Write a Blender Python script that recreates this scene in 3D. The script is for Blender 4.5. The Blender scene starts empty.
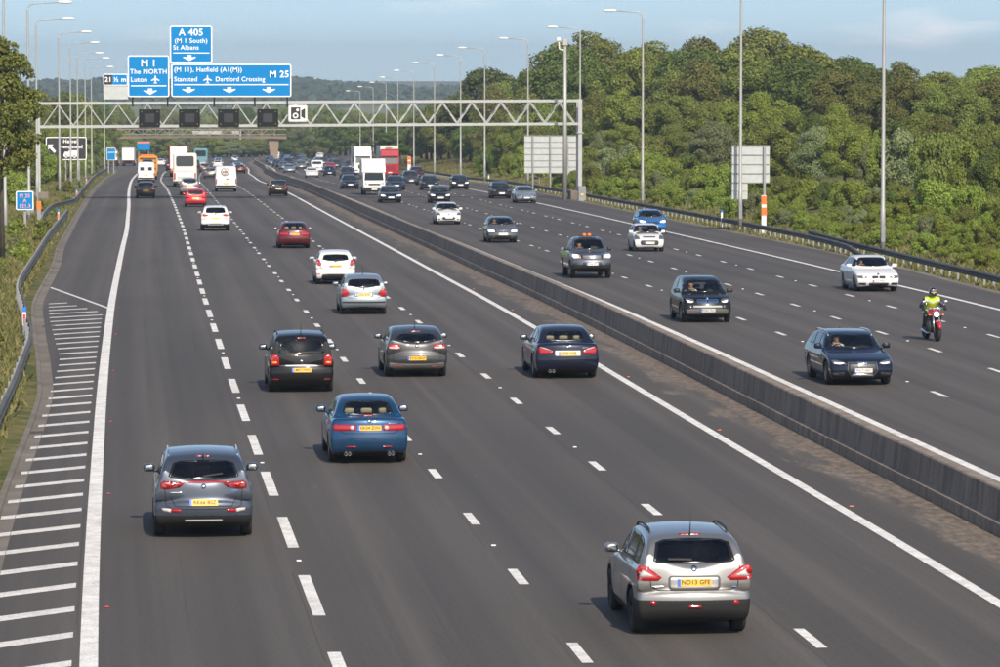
import bpy, math, random
import numpy as np
from mathutils import Vector, Matrix
from mathutils.bvhtree import BVHTree
from mathutils.geometry import delaunay_2d_cdt

# ------------------------------------------------------------------ scene, camera, sky, sun
SC = bpy.context.scene
COL = SC.collection
rad = math.radians
cam_d = bpy.data.cameras.new('camera'); cam = bpy.data.objects.new('camera', cam_d); COL.objects.link(cam)
cam_d.sensor_width = 36.0; cam_d.lens = 147.6; cam_d.clip_start = 1.0; cam_d.clip_end = 30000
cam.location = (0, 0, 8.7); cam.rotation_euler = (rad(90 - 3.7156), 0, rad(-5.5307))
SC.camera = cam
SUN_EL, SUN_AZ = 36.0, 171.0            # azimuth clockwise from +Y: behind the camera, a little to the right
W = bpy.data.worlds.new('World'); SC.world = W; W.use_nodes = True
wn, wl = W.node_tree.nodes, W.node_tree.links
bg = wn['Background']
sky = wn.new('ShaderNodeTexSky'); sky.sky_type = 'NISHITA'; sky.sun_disc = False
sky.sun_elevation = rad(SUN_EL); sky.sun_rotation = rad(SUN_AZ)
sky.altitude = 100; sky.air_density = 1.0; sky.dust_density = 1.8; sky.ozone_density = 1.6
# thin fair-weather cloud: soft noise over the whole dome
tc = wn.new('ShaderNodeTexCoord'); mp = wn.new('ShaderNodeMapping'); mp.inputs['Location'].default_value = (1.7, 0, 0); mp.inputs['Scale'].default_value = (9, 9, 52)
cn = wn.new('ShaderNodeTexNoise'); cn.inputs['Scale'].default_value = 2.2; cn.inputs['Detail'].default_value = 7
cr = wn.new('ShaderNodeValToRGB'); cr.color_ramp.elements[0].position = .58; cr.color_ramp.elements[1].position = .82
cr.color_ramp.elements[0].color = (0, 0, 0, 1); cr.color_ramp.elements[1].color = (.55, .55, .55, 1)
mxc = wn.new('ShaderNodeMix'); mxc.data_type = 'RGBA'; mxc.inputs['B'].default_value = (9.0, 8.3, 8.2, 1)
wl.new(tc.outputs['Generated'], mp.inputs[0]); wl.new(mp.outputs[0], cn.inputs['Vector']); wl.new(cn.outputs['Fac'], cr.inputs[0])
vs = wn.new('ShaderNodeSeparateXYZ'); vc = wn.new('ShaderNodeCombineXYZ'); va = wn.new('ShaderNodeMath'); va.operation = 'MULTIPLY_ADD'; va.inputs[1].default_value = .86; va.inputs[2].default_value = .10
wl.new(tc.outputs['Generated'], vs.inputs[0]); wl.new(vs.outputs['X'], vc.inputs['X']); wl.new(vs.outputs['Y'], vc.inputs['Y']); wl.new(vs.outputs['Z'], va.inputs[0]); wl.new(va.outputs[0], vc.inputs['Z']); wl.new(vc.outputs[0], sky.inputs['Vector'])
wl.new(cr.outputs[0], mxc.inputs['Factor']); wl.new(sky.outputs[0], mxc.inputs['A']); wl.new(mxc.outputs['Result'], bg.inputs['Color'])
bg.inputs['Strength'].default_value = 0.135
sd = bpy.data.lights.new('sun', 'SUN'); sd.energy = 4.8; sd.angle = rad(.53); sd.color = (1.0, .885, .73)
sun = bpy.data.objects.new('sun', sd); COL.objects.link(sun)
_sv = Vector((math.sin(rad(SUN_AZ)) * math.cos(rad(SUN_EL)), math.cos(rad(SUN_AZ)) * math.cos(rad(SUN_EL)), math.sin(rad(SUN_EL))))
sun.rotation_euler = _sv.to_track_quat('Z', 'Y').to_euler(); sun.location = (40, -60, 80)
SC.view_settings.view_transform = 'Standard'; SC.view_settings.look = 'None'
SC.view_settings.exposure = 0.17; SC.view_settings.gamma = 1.0; SC.view_settings.use_curve_mapping = False
SC.cycles.max_bounces = 6; SC.cycles.transparent_max_bounces = 12
SC.cycles.filter_width = 1.6

# ------------------------------------------------------------------ road frame: u metres across, Y metres along
ZR = [(0,0),(70,0),(97,-.08),(124,-.18),(151,-.35),(190,-.78),(231,-1.27),(264,-1.7),(300,-2.13),(338,-2.58),(375,-3.0),(420,-3.65),(460,-4.4),(500,-5.2),(560,-6.25),(640,-7.8),(745,-9.6),(860,-11.6),(1000,-14),(1150,-16),(1300,-17.5),(1600,-20),(2000,-22),(9000,-22)]
XO = [(0,0),(60,0),(100,.12),(150,.45),(190,.85),(230,1.3),(264,1.72),(300,2.1),(340,2.55),(380,2.95),(420,3.45),(470,4.2),(520,5.1),(580,6.6),(640,8.2),(720,11.),(800,13.2),(900,16),(1000,20.5),(1150,36),(1300,75),(1600,230),(2000,500),(9000,500)]
def pch(T):
    T = np.array(T, float); x, y = T[:,0], T[:,1]; d = np.diff(y)/np.diff(x); m = np.zeros(len(x)); m[0] = d[0]; m[-1] = d[-1]
    for i in range(1, len(x)-1): m[i] = 0 if d[i-1]*d[i] <= 0 else 2*d[i-1]*d[i]/(d[i-1]+d[i])
    def f(q):
        q = np.clip(np.asarray(q, float), x[0], x[-1]); i = np.clip(np.searchsorted(x, q)-1, 0, len(x)-2); h = x[i+1]-x[i]; t = (q-x[i])/h
        return y[i]*(1+2*t)*(1-t)**2+h*m[i]*t*(1-t)**2+y[i+1]*t*t*(3-2*t)+h*m[i+1]*t*t*(t-1)
    return f
zr, xo = pch(ZR), pch(XO)
def P(u, Y, h=0.0): return (float(u + xo(Y)), float(Y), float(zr(Y) + h))
def heading(Y): return math.atan(float(xo(Y+2)-xo(Y-2))/4)
def slope(Y): return math.atan(float(zr(Y+2)-zr(Y-2))/4)

# ------------------------------------------------------------------ materials
MATS = {}
def nodes_of(m): m.use_nodes = True; return m.node_tree.nodes, m.node_tree.links
def mat(name, col, rough=.6, metal=0., spec=.5, coat=0., emit=None, estr=0., noise=0., nscale=3., bump=0., bscale=40.):
    if name in MATS: return MATS[name]
    m = bpy.data.materials.new(name); n, l = nodes_of(m); b = n['Principled BSDF']
    b.inputs['Base Color'].default_value = (*col, 1); b.inputs['Roughness'].default_value = rough; b.inputs['Metallic'].default_value = metal
    b.inputs['Specular IOR Level'].default_value = spec; b.inputs['Coat Weight'].default_value = coat; b.inputs['Coat Roughness'].default_value = .04
    if emit: b.inputs['Emission Color'].default_value = (*emit, 1); b.inputs['Emission Strength'].default_value = estr
    if noise > 0:
        t = n.new('ShaderNodeTexCoord'); a = n.new('ShaderNodeTexNoise'); a.inputs['Scale'].default_value = nscale; a.inputs['Detail'].default_value = 6
        r = n.new('ShaderNodeMapRange'); r.inputs['From Min'].default_value = .3; r.inputs['From Max'].default_value = .7
        r.inputs['To Min'].default_value = 1-noise; r.inputs['To Max'].default_value = 1+noise
        x = n.new('ShaderNodeMix'); x.data_type = 'RGBA'; x.blend_type = 'MULTIPLY'; x.inputs['Factor'].default_value = 1
        x.inputs['A'].default_value = (*col, 1)
        l.new(t.outputs['Object'], a.inputs['Vector']); l.new(a.outputs['Fac'], r.inputs['Value']); l.new(r.outputs[0], x.inputs['B']); l.new(x.outputs['Result'], b.inputs['Base Color'])
    if bump > 0:
        t = n.new('ShaderNodeTexCoord'); a = n.new('ShaderNodeTexNoise'); a.inputs['Scale'].default_value = bscale
        bp = n.new('ShaderNodeBump'); bp.inputs['Strength'].default_value = bump; bp.inputs['Distance'].default_value = .02
        l.new(t.outputs['Object'], a.inputs['Vector']); l.new(a.outputs['Fac'], bp.inputs['Height']); l.new(bp.outputs[0], b.inputs['Normal'])
    MATS[name] = m; return m
def paint(name, col, metal=.35, rough=.34):
    """car paint with clear coat; the inner side of the shell is dark trim, a little road dust low down"""
    key = 'paint_' + name
    if key in MATS: return MATS[key]
    m = bpy.data.materials.new(key); n, l = nodes_of(m); b = n['Principled BSDF']; out = n['Material Output']
    b.inputs['Roughness'].default_value = rough; b.inputs['Metallic'].default_value = metal
    b.inputs['Specular IOR Level'].default_value = .15 if max(col) < .1 else .4
    b.inputs['Coat Weight'].default_value = .9 if max(col) > .02 else .65; b.inputs['Coat Roughness'].default_value = .05
    t = n.new('ShaderNodeTexCoord'); a = n.new('ShaderNodeTexNoise'); a.inputs['Scale'].default_value = 2.5; a.inputs['Detail'].default_value = 5
    sp = n.new('ShaderNodeSeparateXYZ'); r = n.new('ShaderNodeMapRange')
    r.inputs['From Min'].default_value = .75; r.inputs['From Max'].default_value = .2; r.inputs['To Min'].default_value = 0; r.inputs['To Max'].default_value = .30 if max(col) > .1 else .05
    mu = n.new('ShaderNodeMath'); mu.operation = 'MULTIPLY'
    x = n.new('ShaderNodeMix'); x.data_type = 'RGBA'; x.inputs['A'].default_value = (*col, 1); x.inputs['B'].default_value = (.085, .08, .072, 1)
    l.new(t.outputs['Object'], a.inputs['Vector']); l.new(t.outputs['Object'], sp.inputs[0]); l.new(sp.outputs['Z'], r.inputs['Value'])
    l.new(r.outputs[0], mu.inputs[0]); l.new(a.outputs['Fac'], mu.inputs[1]); l.new(mu.outputs[0], x.inputs['Factor']); l.new(x.outputs['Result'], b.inputs['Base Color'])
    g = n.new('ShaderNodeNewGeometry'); d = n.new('ShaderNodeBsdfDiffuse'); d.inputs['Color'].default_value = (.10, .098, .092, 1)
    ms = n.new('ShaderNodeMixShader'); l.new(g.outputs['Backfacing'], ms.inputs[0]); l.new(b.outputs[0], ms.inputs[1]); l.new(d.outputs[0], ms.inputs[2]); l.new(ms.outputs[0], out.inputs['Surface'])
    MATS[key] = m; return m
def glass_mat(name, tint, gloss=.05):
    if name in MATS: return MATS[name]
    m = bpy.data.materials.new(name); n, l = nodes_of(m); out = n['Material Output']; n.remove(n['Principled BSDF'])
    tr = n.new('ShaderNodeBsdfTransparent'); tr.inputs['Color'].default_value = (*tint, 1)
    gl = n.new('ShaderNodeBsdfGlossy'); gl.inputs['Roughness'].default_value = .03; gl.inputs['Color'].default_value = (.9, .95, 1, 1)
    fr = n.new('ShaderNodeFresnel'); fr.inputs['IOR'].default_value = 1.5
    ms = n.new('ShaderNodeMixShader'); l.new(fr.outputs[0], ms.inputs[0]); l.new(tr.outputs[0], ms.inputs[1]); l.new(gl.outputs[0], ms.inputs[2]); l.new(ms.outputs[0], out.inputs['Surface'])
    MATS[name] = m; return m
M_frit = mat('window_surround_black', (.008, .008, .009), .15)
M_glass = glass_mat('clear_car_glass', (.76, .81, .79)); M_privacy = glass_mat('privacy_car_glass', (.10, .11, .115))
M_dglass = mat('dark_car_glass', (.016, .022, .026), .05, spec=.6)
M_tyre = mat('tyre_rubber', (.016, .016, .017), .85); M_rim = mat('alloy_rim', (.30, .31, .32), .35, .8); M_dark = mat('black_plastic', (.018, .018, .019), .55)
M_clad = mat('grey_black_cladding', (.017, .017, .018), .6, spec=.25); M_under = mat('underbody_black', (.008, .008, .008), .9)
M_chrome = mat('chrome_trim', (.75, .76, .78), .12, 1.0); M_red = mat('red_lamp_lens', (.34, .005, .010), .12, coat=1); M_redd = mat('deep_red_lamp_lens', (.20, .004, .006), .15, coat=1)
M_clear = mat('clear_lamp_lens', (.50, .46, .45), .12, coat=1); M_head = mat('headlamp_lens', (.13, .14, .15), .08, .4, coat=1)
M_on = mat('lit_headlamp', (.9, .9, .86), .2, emit=(1, .93, .8), estr=1.1); M_amber = mat('amber_lamp_lens', (.75, .22, .03), .2, coat=1)
M_yel = mat('rear_plate_yellow', (.72, .40, .015), .4); M_wpl = mat('front_plate_white', (.72, .72, .70), .4); M_blk = mat('plate_black', (.01, .01, .01), .5)
M_blue = mat('plate_blue_band', (.02, .12, .55), .4); M_seat = mat('dark_seat_cloth', (.055, .055, .058), .8); M_beige = mat('beige_leather', (.36, .29, .19), .5); M_mirror = mat('mirror_silver', (.45, .48, .5), .1, 1.)
M_skin = mat('skin', (.48, .27, .19), .5); M_white = mat('white_gloss', (.75, .75, .74), .3, coat=.4)

# ------------------------------------------------------------------ mesh helpers
def mesh_from(name, V, F, smooth=False, mats=(), mi=None):
    me = bpy.data.meshes.new(name); me.from_pydata([tuple(map(float, v)) for v in V], [], [tuple(map(int, f)) for f in F])
    for m in mats: me.materials.append(m)
    if smooth and len(F): me.polygons.foreach_set('use_smooth', [True]*len(F))
    if mi is not None: me.polygons.foreach_set('material_index', list(map(int, mi)))
    me.update(); return me
def np_mesh(name, V, F, smooth=True, mats=()):
    """V (n,3) float, F (m,3|4) int"""
    me = bpy.data.meshes.new(name); V = np.ascontiguousarray(V, np.float32); F = np.ascontiguousarray(F, np.int32); k = F.shape[1]
    me.vertices.add(len(V)); me.vertices.foreach_set('co', V.ravel())
    me.loops.add(F.size); me.loops.foreach_set('vertex_index', F.ravel())
    me.polygons.add(len(F)); me.polygons.foreach_set('loop_start', np.arange(0, F.size, k, dtype=np.int32)); me.polygons.foreach_set('loop_total', np.full(len(F), k, np.int32))
    if smooth: me.polygons.foreach_set('use_smooth', np.ones(len(F), bool))
    for m in mats: me.materials.append(m)
    me.update(calc_edges=True); me.validate(); return me
class MB:
    def __init__(s): s.v = []; s.f = []; s.m = []
    def add(s, V, F, mi=0):
        o = len(s.v); s.v += [tuple(v) for v in V]; s.f += [tuple(i+o for i in f) for f in F]; s.m += [mi]*len(F); return s
    def box(s, x0, x1, y0, y1, z0, z1, mi=0, bev=0.):
        if bev <= 0:
            V = [(x,y,z) for z in (z0,z1) for y in (y0,y1) for x in (x0,x1)]
            return s.add(V, [(0,2,3,1),(4,5,7,6),(0,1,5,4),(2,6,7,3),(0,4,6,2),(1,3,7,5)], mi)
        b = bev; V = []; idx = {}
        for sx, x in ((0,x0),(1,x1)):
            for sy, y in ((0,y0),(1,y1)):
                for sz, z in ((0,z0),(1,z1)):
                    dx, dy, dz = (b if sx == 0 else -b), (b if sy == 0 else -b), (b if sz == 0 else -b)
                    for ax, p in enumerate(((x,y+dy,z+dz),(x+dx,y,z+dz),(x+dx,y+dy,z))): idx[sx,sy,sz,ax] = len(V); V.append(p)
        F = []; I = idx
        for k in (0,1):
            q = [I[k,0,0,0],I[k,1,0,0],I[k,1,1,0],I[k,0,1,0]]; F.append(q[::-1] if k == 0 else q)
            q = [I[0,k,0,1],I[1,k,0,1],I[1,k,1,1],I[0,k,1,1]]; F.append(q if k == 0 else q[::-1])
            q = [I[0,0,k,2],I[1,0,k,2],I[1,1,k,2],I[0,1,k,2]]; F.append(q[::-1] if k == 0 else q)
        for a in (0,1):
            for b_ in (0,1):
                F.append([I[a,b_,0,0],I[a,b_,1,0],I[a,b_,1,1],I[a,b_,0,1]]); F.append([I[a,0,b_,0],I[a,1,b_,0],I[a,1,b_,2],I[a,0,b_,2]]); F.append([I[0,a,b_,1],I[1,a,b_,1],I[1,a,b_,2],I[0,a,b_,2]])
                for c in (0,1): F.append([I[a,b_,c,0],I[a,b_,c,1],I[a,b_,c,2]])
        c = Vector(((x0+x1)/2,(y0+y1)/2,(z0+z1)/2)); G = []
        for f in F:
            p = [Vector(V[i]) for i in f]; nrm = (p[1]-p[0]).cross(p[2]-p[0]); ce = sum(p, Vector())/len(p)
            G.append(f if nrm.dot(ce-c) > 0 else f[::-1])
        return s.add(V, G, mi)
    def tube(s, pts, r, n=8, mi=0, cap=True):
        pts = [Vector(p) for p in pts]; rs = r if isinstance(r, (list, tuple)) else [r]*len(pts); V = []; up = None
        for i, p in enumerate(pts):
            t = (pts[min(i+1, len(pts)-1)]-pts[max(i-1, 0)]).normalized()
            a = Vector((0,0,1)) if abs(t.z) < .95 else Vector((1,0,0))
            if up is not None: a = up
            e1 = (a - t*a.dot(t)).normalized(); e2 = t.cross(e1); up = e1
            for k in range(n): g = 2*math.pi*(k+.5)/n; V.append(p + (e1*math.cos(g)+e2*math.sin(g))*rs[i])
        F = [(i*n+k, i*n+(k+1) % n, (i+1)*n+(k+1) % n, (i+1)*n+k) for i in range(len(pts)-1) for k in range(n)]
        if cap: F += [tuple(range(n))[::-1], tuple((len(pts)-1)*n+k for k in range(n))]
        return s.add(V, F, mi)
    def beam(s, a, b, w, h, mi=0, up=(0,0,1)):
        a, b = Vector(a), Vector(b); t = (b-a).normalized(); u = Vector(up); u = u if abs(t.dot(u)) < .98 else Vector((0,1,0))
        e1 = t.cross(u).normalized()*w/2; e2 = e1.cross(t).normalized()*h/2
        V = [a-e1-e2, a+e1-e2, a+e1+e2, a-e1+e2, b-e1-e2, b+e1-e2, b+e1+e2, b-e1+e2]
        return s.add(V, [(0,1,2,3),(7,6,5,4),(0,4,5,1),(1,5,6,2),(2,6,7,3),(3,7,4,0)], mi)
    def lathe(s, prof, n=20, axis='z', c=(0,0,0), mi=0):
        V = []; F = []
        for r, h in prof:
            for k in range(n):
                g = 2*math.pi*k/n; a, b = r*math.cos(g), r*math.sin(g)
                p = (a, b, h) if axis == 'z' else ((a, h, b) if axis == 'y' else (h, a, b)); V.append((p[0]+c[0], p[1]+c[1], p[2]+c[2]))
        for i in range(len(prof)-1):
            for k in range(n): F.append((i*n+k, i*n+(k+1) % n, (i+1)*n+(k+1) % n, (i+1)*n+k))
        return s.add(V, F, mi)
    def sq(s, c, r, e=.5, n=14, m=8, mi=0):
        """superellipsoid: e=1 ellipsoid, e->0 box"""
        f = lambda w, q: math.copysign(abs(w)**q, w); V = []
        for j in range(m+1):
            ph = -math.pi/2+math.pi*j/m
            for k in range(n):
                th = 2*math.pi*k/n; cp = f(math.cos(ph), e) if 0 < j < m else 0.
                V.append((c[0]+r[0]*cp*f(math.cos(th), e), c[1]+r[1]*cp*f(math.sin(th), e), c[2]+r[2]*f(math.sin(ph), e)))
        F = [(j*n+k, j*n+(k+1) % n, (j+1)*n+(k+1) % n, (j+1)*n+k) for j in range(m) for k in range(n)]
        return s.add(V, F, mi)
    def prism(s, poly, axis, a, b, mi=0):
        """extrude a 2-D polygon along axis ('x': poly in y,z; 'y': poly in x,z; 'z': poly in x,y)"""
        g = {'x': lambda p, q: (q, p[0], p[1]), 'y': lambda p, q: (p[0], q, p[1]), 'z': lambda p, q: (p[0], p[1], q)}[axis]; n = len(poly)
        V = [g(p, a) for p in poly]+[g(p, b) for p in poly]
        return s.add(V, [tuple(range(n))[::-1], tuple(range(n, 2*n))]+[(k, (k+1) % n, n+(k+1) % n, n+k) for k in range(n)], mi)
    def mesh(s, name, mats, smooth=False, fix=True):
        me = mesh_from(name, s.v, s.f, smooth, mats, s.m)
        if fix:
            import bmesh
            bm = bmesh.new(); bm.from_mesh(me); bmesh.ops.recalc_face_normals(bm, faces=bm.faces); bm.to_mesh(me); bm.free()
        return me
def obj(name, me, parent=None, loc=(0,0,0), rot=(0,0,0), scale=None):
    o = bpy.data.objects.new(name, me); COL.objects.link(o); o.location = loc; o.rotation_euler = rot
    if scale is not None: o.scale = scale
    if parent: o.parent = parent
    return o
def tag(o, label, cat, group=None):
    o['label'] = label; o['category'] = cat
    if group: o['group'] = group
    return o
def empty(name, loc=(0,0,0), rot=(0,0,0)):
    o = bpy.data.objects.new(name, None); COL.objects.link(o); o.location = loc; o.rotation_euler = rot; o.empty_display_size = .3; return o
def struct(o): o['kind'] = 'structure'; return o
_TC = {}
def text_mesh(body, size, m, bold=.012, spacing=1.0, align='CENTER', sx=1.0):
    key = (body, size, m.name, bold, spacing, align, sx)
    if key in _TC: return _TC[key]
    cu = bpy.data.curves.new('txt', 'FONT'); cu.body = body; cu.size = size; cu.align_x = align; cu.align_y = 'CENTER'; cu.offset = bold*size; cu.space_character = spacing; cu.resolution_u = 3; cu.fill_mode = 'FRONT' if hasattr(cu, 'fill_mode') else cu.fill_mode
    t = bpy.data.objects.new('txt', cu); COL.objects.link(t); dg = bpy.context.evaluated_depsgraph_get(); dg.update()
    me = bpy.data.meshes.new_from_object(t.evaluated_get(dg)); bpy.data.objects.remove(t); bpy.data.curves.remove(cu)
    me.materials.clear(); me.materials.append(m); me.transform(Matrix.Diagonal((sx, 1, 1, 1))); _TC[key] = me; return me

# ------------------------------------------------------------------ solid modelling on a grid (car bodies, figures)
def chaikin(pts, it=2):
    p = np.array(pts, float)
    for _ in range(it):
        q = np.roll(p, -1, 0); a = .8*p+.2*q; b = .2*p+.8*q; p = np.empty((2*len(a), 2)); p[0::2] = a; p[1::2] = b
    return p
def sd_poly(x, z, poly):
    poly = np.asarray(poly, float); shp = np.broadcast(x, z).shape; x = np.broadcast_to(x, shp); z = np.broadcast_to(z, shp)
    d = np.full(shp, 1e9); s = np.ones(shp); n = len(poly)
    for i in range(n):
        ax, az = poly[i]; bx, bz = poly[i-1]; ex, ez = bx-ax, bz-az; wx, wz = x-ax, z-az
        t = np.clip((wx*ex+wz*ez)/(ex*ex+ez*ez+1e-12), 0, 1); d = np.minimum(d, (wx-ex*t)**2+(wz-ez*t)**2)
        c1 = z >= az; c2 = z < bz; c3 = ex*wz > ez*wx
        s = np.where((c1 & c2 & c3) | (~c1 & ~c2 & ~c3), -s, s)
    return s*np.sqrt(d)
def smin(a, b, k): h = np.maximum(k-np.abs(a-b), 0)/k; return np.minimum(a, b)-h*h*k*.25
def smax(a, b, k): return -smin(-a, -b, k)
def lut2(poly, x0, x1, z0, z1, h):
    xs = np.arange(x0, x1+h, h); zs = np.arange(z0, z1+h, h); g = sd_poly(xs[:,None], zs[None,:], poly)
    def f(x, z):
        a = np.clip((x-x0)/h, 0, len(xs)-1.001); b = np.clip((z-z0)/h, 0, len(zs)-1.001); i = a.astype(int); j = b.astype(int); a = a-i; b = b-j
        return g[i,j]*(1-a)*(1-b)+g[i+1,j]*a*(1-b)+g[i,j+1]*(1-a)*b+g[i+1,j+1]*a*b
    return f
def tri(d, o, h, p):
    q = (p-o)/h; i = np.clip(np.floor(q).astype(int), 0, np.array(d.shape)-2); f = q-i; r = 0
    for a in (0,1):
        for b in (0,1):
            for c in (0,1): r = r+d[i[:,0]+a, i[:,1]+b, i[:,2]+c]*np.where(a, f[:,0], 1-f[:,0])*np.where(b, f[:,1], 1-f[:,1])*np.where(c, f[:,2], 1-f[:,2])
    return r
def snets(d, o, h):
    o = np.array(o, float); s = d < 0; c = [s[a:a+s.shape[0]-1, b:b+s.shape[1]-1, e:e+s.shape[2]-1] for a in (0,1) for b in (0,1) for e in (0,1)]
    al = np.logical_and.reduce(c); an = np.logical_or.reduce(c); mk = an & ~al; I = np.argwhere(mk); N = len(I)
    acc = np.zeros((N,3)); cnt = np.zeros(N)
    cor = [(a,b,e) for a in (0,1) for b in (0,1) for e in (0,1)]; dv = {q: d[I[:,0]+q[0], I[:,1]+q[1], I[:,2]+q[2]] for q in cor}
    for q in cor:
        for ax in range(3):
            if q[ax]: continue
            r = list(q); r[ax] = 1; a, b = dv[q], dv[tuple(r)]; m = (a < 0) != (b < 0); t = np.where(m, a/np.where(m, a-b, 1), 0)
            p = np.tile(np.array(q, float), (N,1)); p[:,ax] = t; acc += p*m[:,None]; cnt += m
    V = o+h*(I+acc/cnt[:,None]); idx = np.full(mk.shape, -1, np.int64); idx[mk] = np.arange(N); F = []
    for ax in range(3):
        b, c_ = (ax+1) % 3, (ax+2) % 3; sl0 = [slice(None)]*3; sl1 = [slice(None)]*3; sl0[ax] = slice(0,-1); sl1[ax] = slice(1,None)
        e = np.argwhere(s[tuple(sl0)] != s[tuple(sl1)]); e = e[(e[:,b] > 0) & (e[:,c_] > 0) & (e[:,b] < s.shape[b]-1) & (e[:,c_] < s.shape[c_]-1)]
        ins = s[e[:,0], e[:,1], e[:,2]]
        def cell(db, dc): q = e.copy(); q[:,b] += db; q[:,c_] += dc; return idx[q[:,0], q[:,1], q[:,2]]
        q = np.stack([cell(-1,-1), cell(0,-1), cell(0,0), cell(-1,0)], 1); q[~ins] = q[~ins][:,::-1]; F.append(q)
    F = np.concatenate(F)
    def grad(p):
        g = np.zeros_like(p)
        for k in range(3): e = np.zeros(3); e[k] = h*.6; g[:,k] = tri(d,o,h,p+e)-tri(d,o,h,p-e)
        return g
    g = grad(V); gn = g/(np.linalg.norm(g, axis=1)[:,None]+1e-9); dd = tri(d,o,h,V); sl = np.linalg.norm(g, axis=1)/(1.2*h)+1e-6
    V = V-gn*np.clip(dd/sl, -.25*h, .25*h)[:,None]; g = grad(V); gn = g/(np.linalg.norm(g, axis=1)[:,None]+1e-9)
    return V, F, gn
def sub_mesh(name, V, F, N, mask, m):
    f = F[mask]; u, inv = np.unique(f, return_inverse=True); me = np_mesh(name, V[u], inv.reshape(f.shape), True, (m,))
    if N is not None and len(me.vertices) == len(u): me.normals_split_custom_set_from_vertices(N[u].tolist())
    return me
# ------------------------------------------------------------------ vehicles
M_PAINT = mat('paint_placeholder', (.5, .5, .5)); M_eng0 = mat('exhaust_metal', (.22, .22, .22), .35, .8)
def top_of(poly):
    p = np.asarray(poly)
    def f(x):
        best = -1.
        for i in range(len(p)):
            (ax, az), (bx, bz) = p[i-1], p[i]
            if min(ax, bx) <= x <= max(ax, bx) and abs(ax-bx) > 1e-9: best = max(best, az+(bz-az)*(x-ax)/(bx-ax))
        return best
    return f
class Shell:
    """body surface to which windows, lamps and seams are fitted"""
    def __init__(s, V, F, L): s.b = BVHTree.FromPolygons([tuple(v) for v in V], [tuple(map(int, f)) for f in F]); s.L = L
    def hit(s, view, a, b):
        if view == 'rear': o, d = (-1.5, a, b), (1,0,0)
        elif view == 'front': o, d = (s.L+1.5, a, b), (-1,0,0)
        elif view == 'top': o, d = (a, b, 9), (0,0,-1)
        else: sg = 1 if view == 'side' else -1; o, d = (a, sg*4, b), (0,-sg,0)
        p, n, i, t = s.b.ray_cast(Vector(o), Vector(d))
        if p is None:
            q = Vector(o)+Vector(d)*(1.6 if view in ('rear','front') else 3.2); p, n, i, t = s.b.find_nearest(q)
            p = Vector((p.x, a, b)) if view in ('rear','front') else (Vector((a, p.y, b)) if view != 'top' else Vector((a, b, p.z)))
        if n.dot(Vector(d)) > 0: n = -n
        return p, n
    def decal(s, name, poly, view, mats, off=.006, h=.06, inner=None, skirt=.012):
        poly = [tuple(map(float, p)) for p in poly]; n = len(poly)
        pts = []
        for i in range(n):
            a, b = np.array(poly[i]), np.array(poly[(i+1) % n]); k = max(1, int(math.ceil(np.linalg.norm(b-a)/h)))
            for j in range(k): pts.append(a+(b-a)*j/k)
        nb = len(pts); E = [(i, (i+1) % nb) for i in range(nb)]
        if inner is not None:
            q0 = len(pts)
            for p in inner: pts.append(np.array(p, float))
            m = len(inner); E += [(q0+i, q0+(i+1) % m) for i in range(m)]
        P_ = np.array(poly); lo, hi = P_.min(0), P_.max(0)
        gx, gy = np.meshgrid(np.arange(lo[0], hi[0], h), np.arange(lo[1], hi[1], h)); G = np.stack([gx.ravel(), gy.ravel()], 1)
        if len(G):
            dd = sd_poly(G[:,0], G[:,1], poly); ok = dd < -.4*h
            if inner is not None: ok &= np.abs(sd_poly(G[:,0], G[:,1], inner)) > .3*h
            pts += list(G[ok])
        r = delaunay_2d_cdt([Vector(p) for p in pts], E, [list(range(nb))], 1, 1e-5, False)
        v2, F = r[0], [list(f) for f in r[2]]
        V = []; NN = []
        for p in v2: q, nr = s.hit(view, p.x, p.y); V.append(q); NN.append(nr)
        c = [V[i]+NN[i]*off for i in range(len(V))]
        flip = {'rear': -1, 'front': 1, 'side': -1, 'sideR': 1, 'top': 1}[view]
        mi = []; G = []
        for f in F:
            a, b, d = (v2[i] for i in f[:3]); ar = (b.x-a.x)*(d.y-a.y)-(b.y-a.y)*(d.x-a.x)
            G.append(f if ar*flip > 0 else f[::-1]); cx = sum(v2[i].x for i in f)/len(f); cy = sum(v2[i].y for i in f)/len(f)
            mi.append(1 if inner is not None and float(sd_poly(np.array(cx), np.array(cy), inner)) < 0 else 0)
        cnt = {}
        for f in G:
            for i in range(len(f)): cnt[f[i], f[(i+1) % len(f)]] = 1
        base = len(c); mp_ = {}
        if skirt:
            for (a, b) in list(cnt):
                if (b, a) not in cnt:
                    for q in (a, b):
                        if q not in mp_: mp_[q] = len(c); c.append(V[q]-NN[q]*skirt)
                    G.append([b, a, mp_[a], mp_[b]]); mi.append(0)
        return mesh_from(name, c, G, True, mats, mi)
    def ribbon(s, name, pts, view, m, w=.014, off=.003, h=.06):
        pts = [np.array(p, float) for p in pts]; q = [pts[0]]
        for a, b in zip(pts[:-1], pts[1:]):
            k = max(1, int(np.linalg.norm(b-a)/h))
            for j in range(1, k+1): q.append(a+(b-a)*j/k)
        V = []; F = []
        for i, p in enumerate(q):
            t = q[min(i+1, len(q)-1)]-q[max(i-1, 0)]; t = t/(np.linalg.norm(t)+1e-9); n = np.array([-t[1], t[0]])*w/2
            for sgn in (-1, 1): a, nr = s.hit(view, *(p+sgn*n)); V.append(a+nr*off)
            if i: F.append((2*i-2, 2*i, 2*i+1, 2*i-1))
        return mesh_from(name, V, F, False, (m,))
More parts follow.
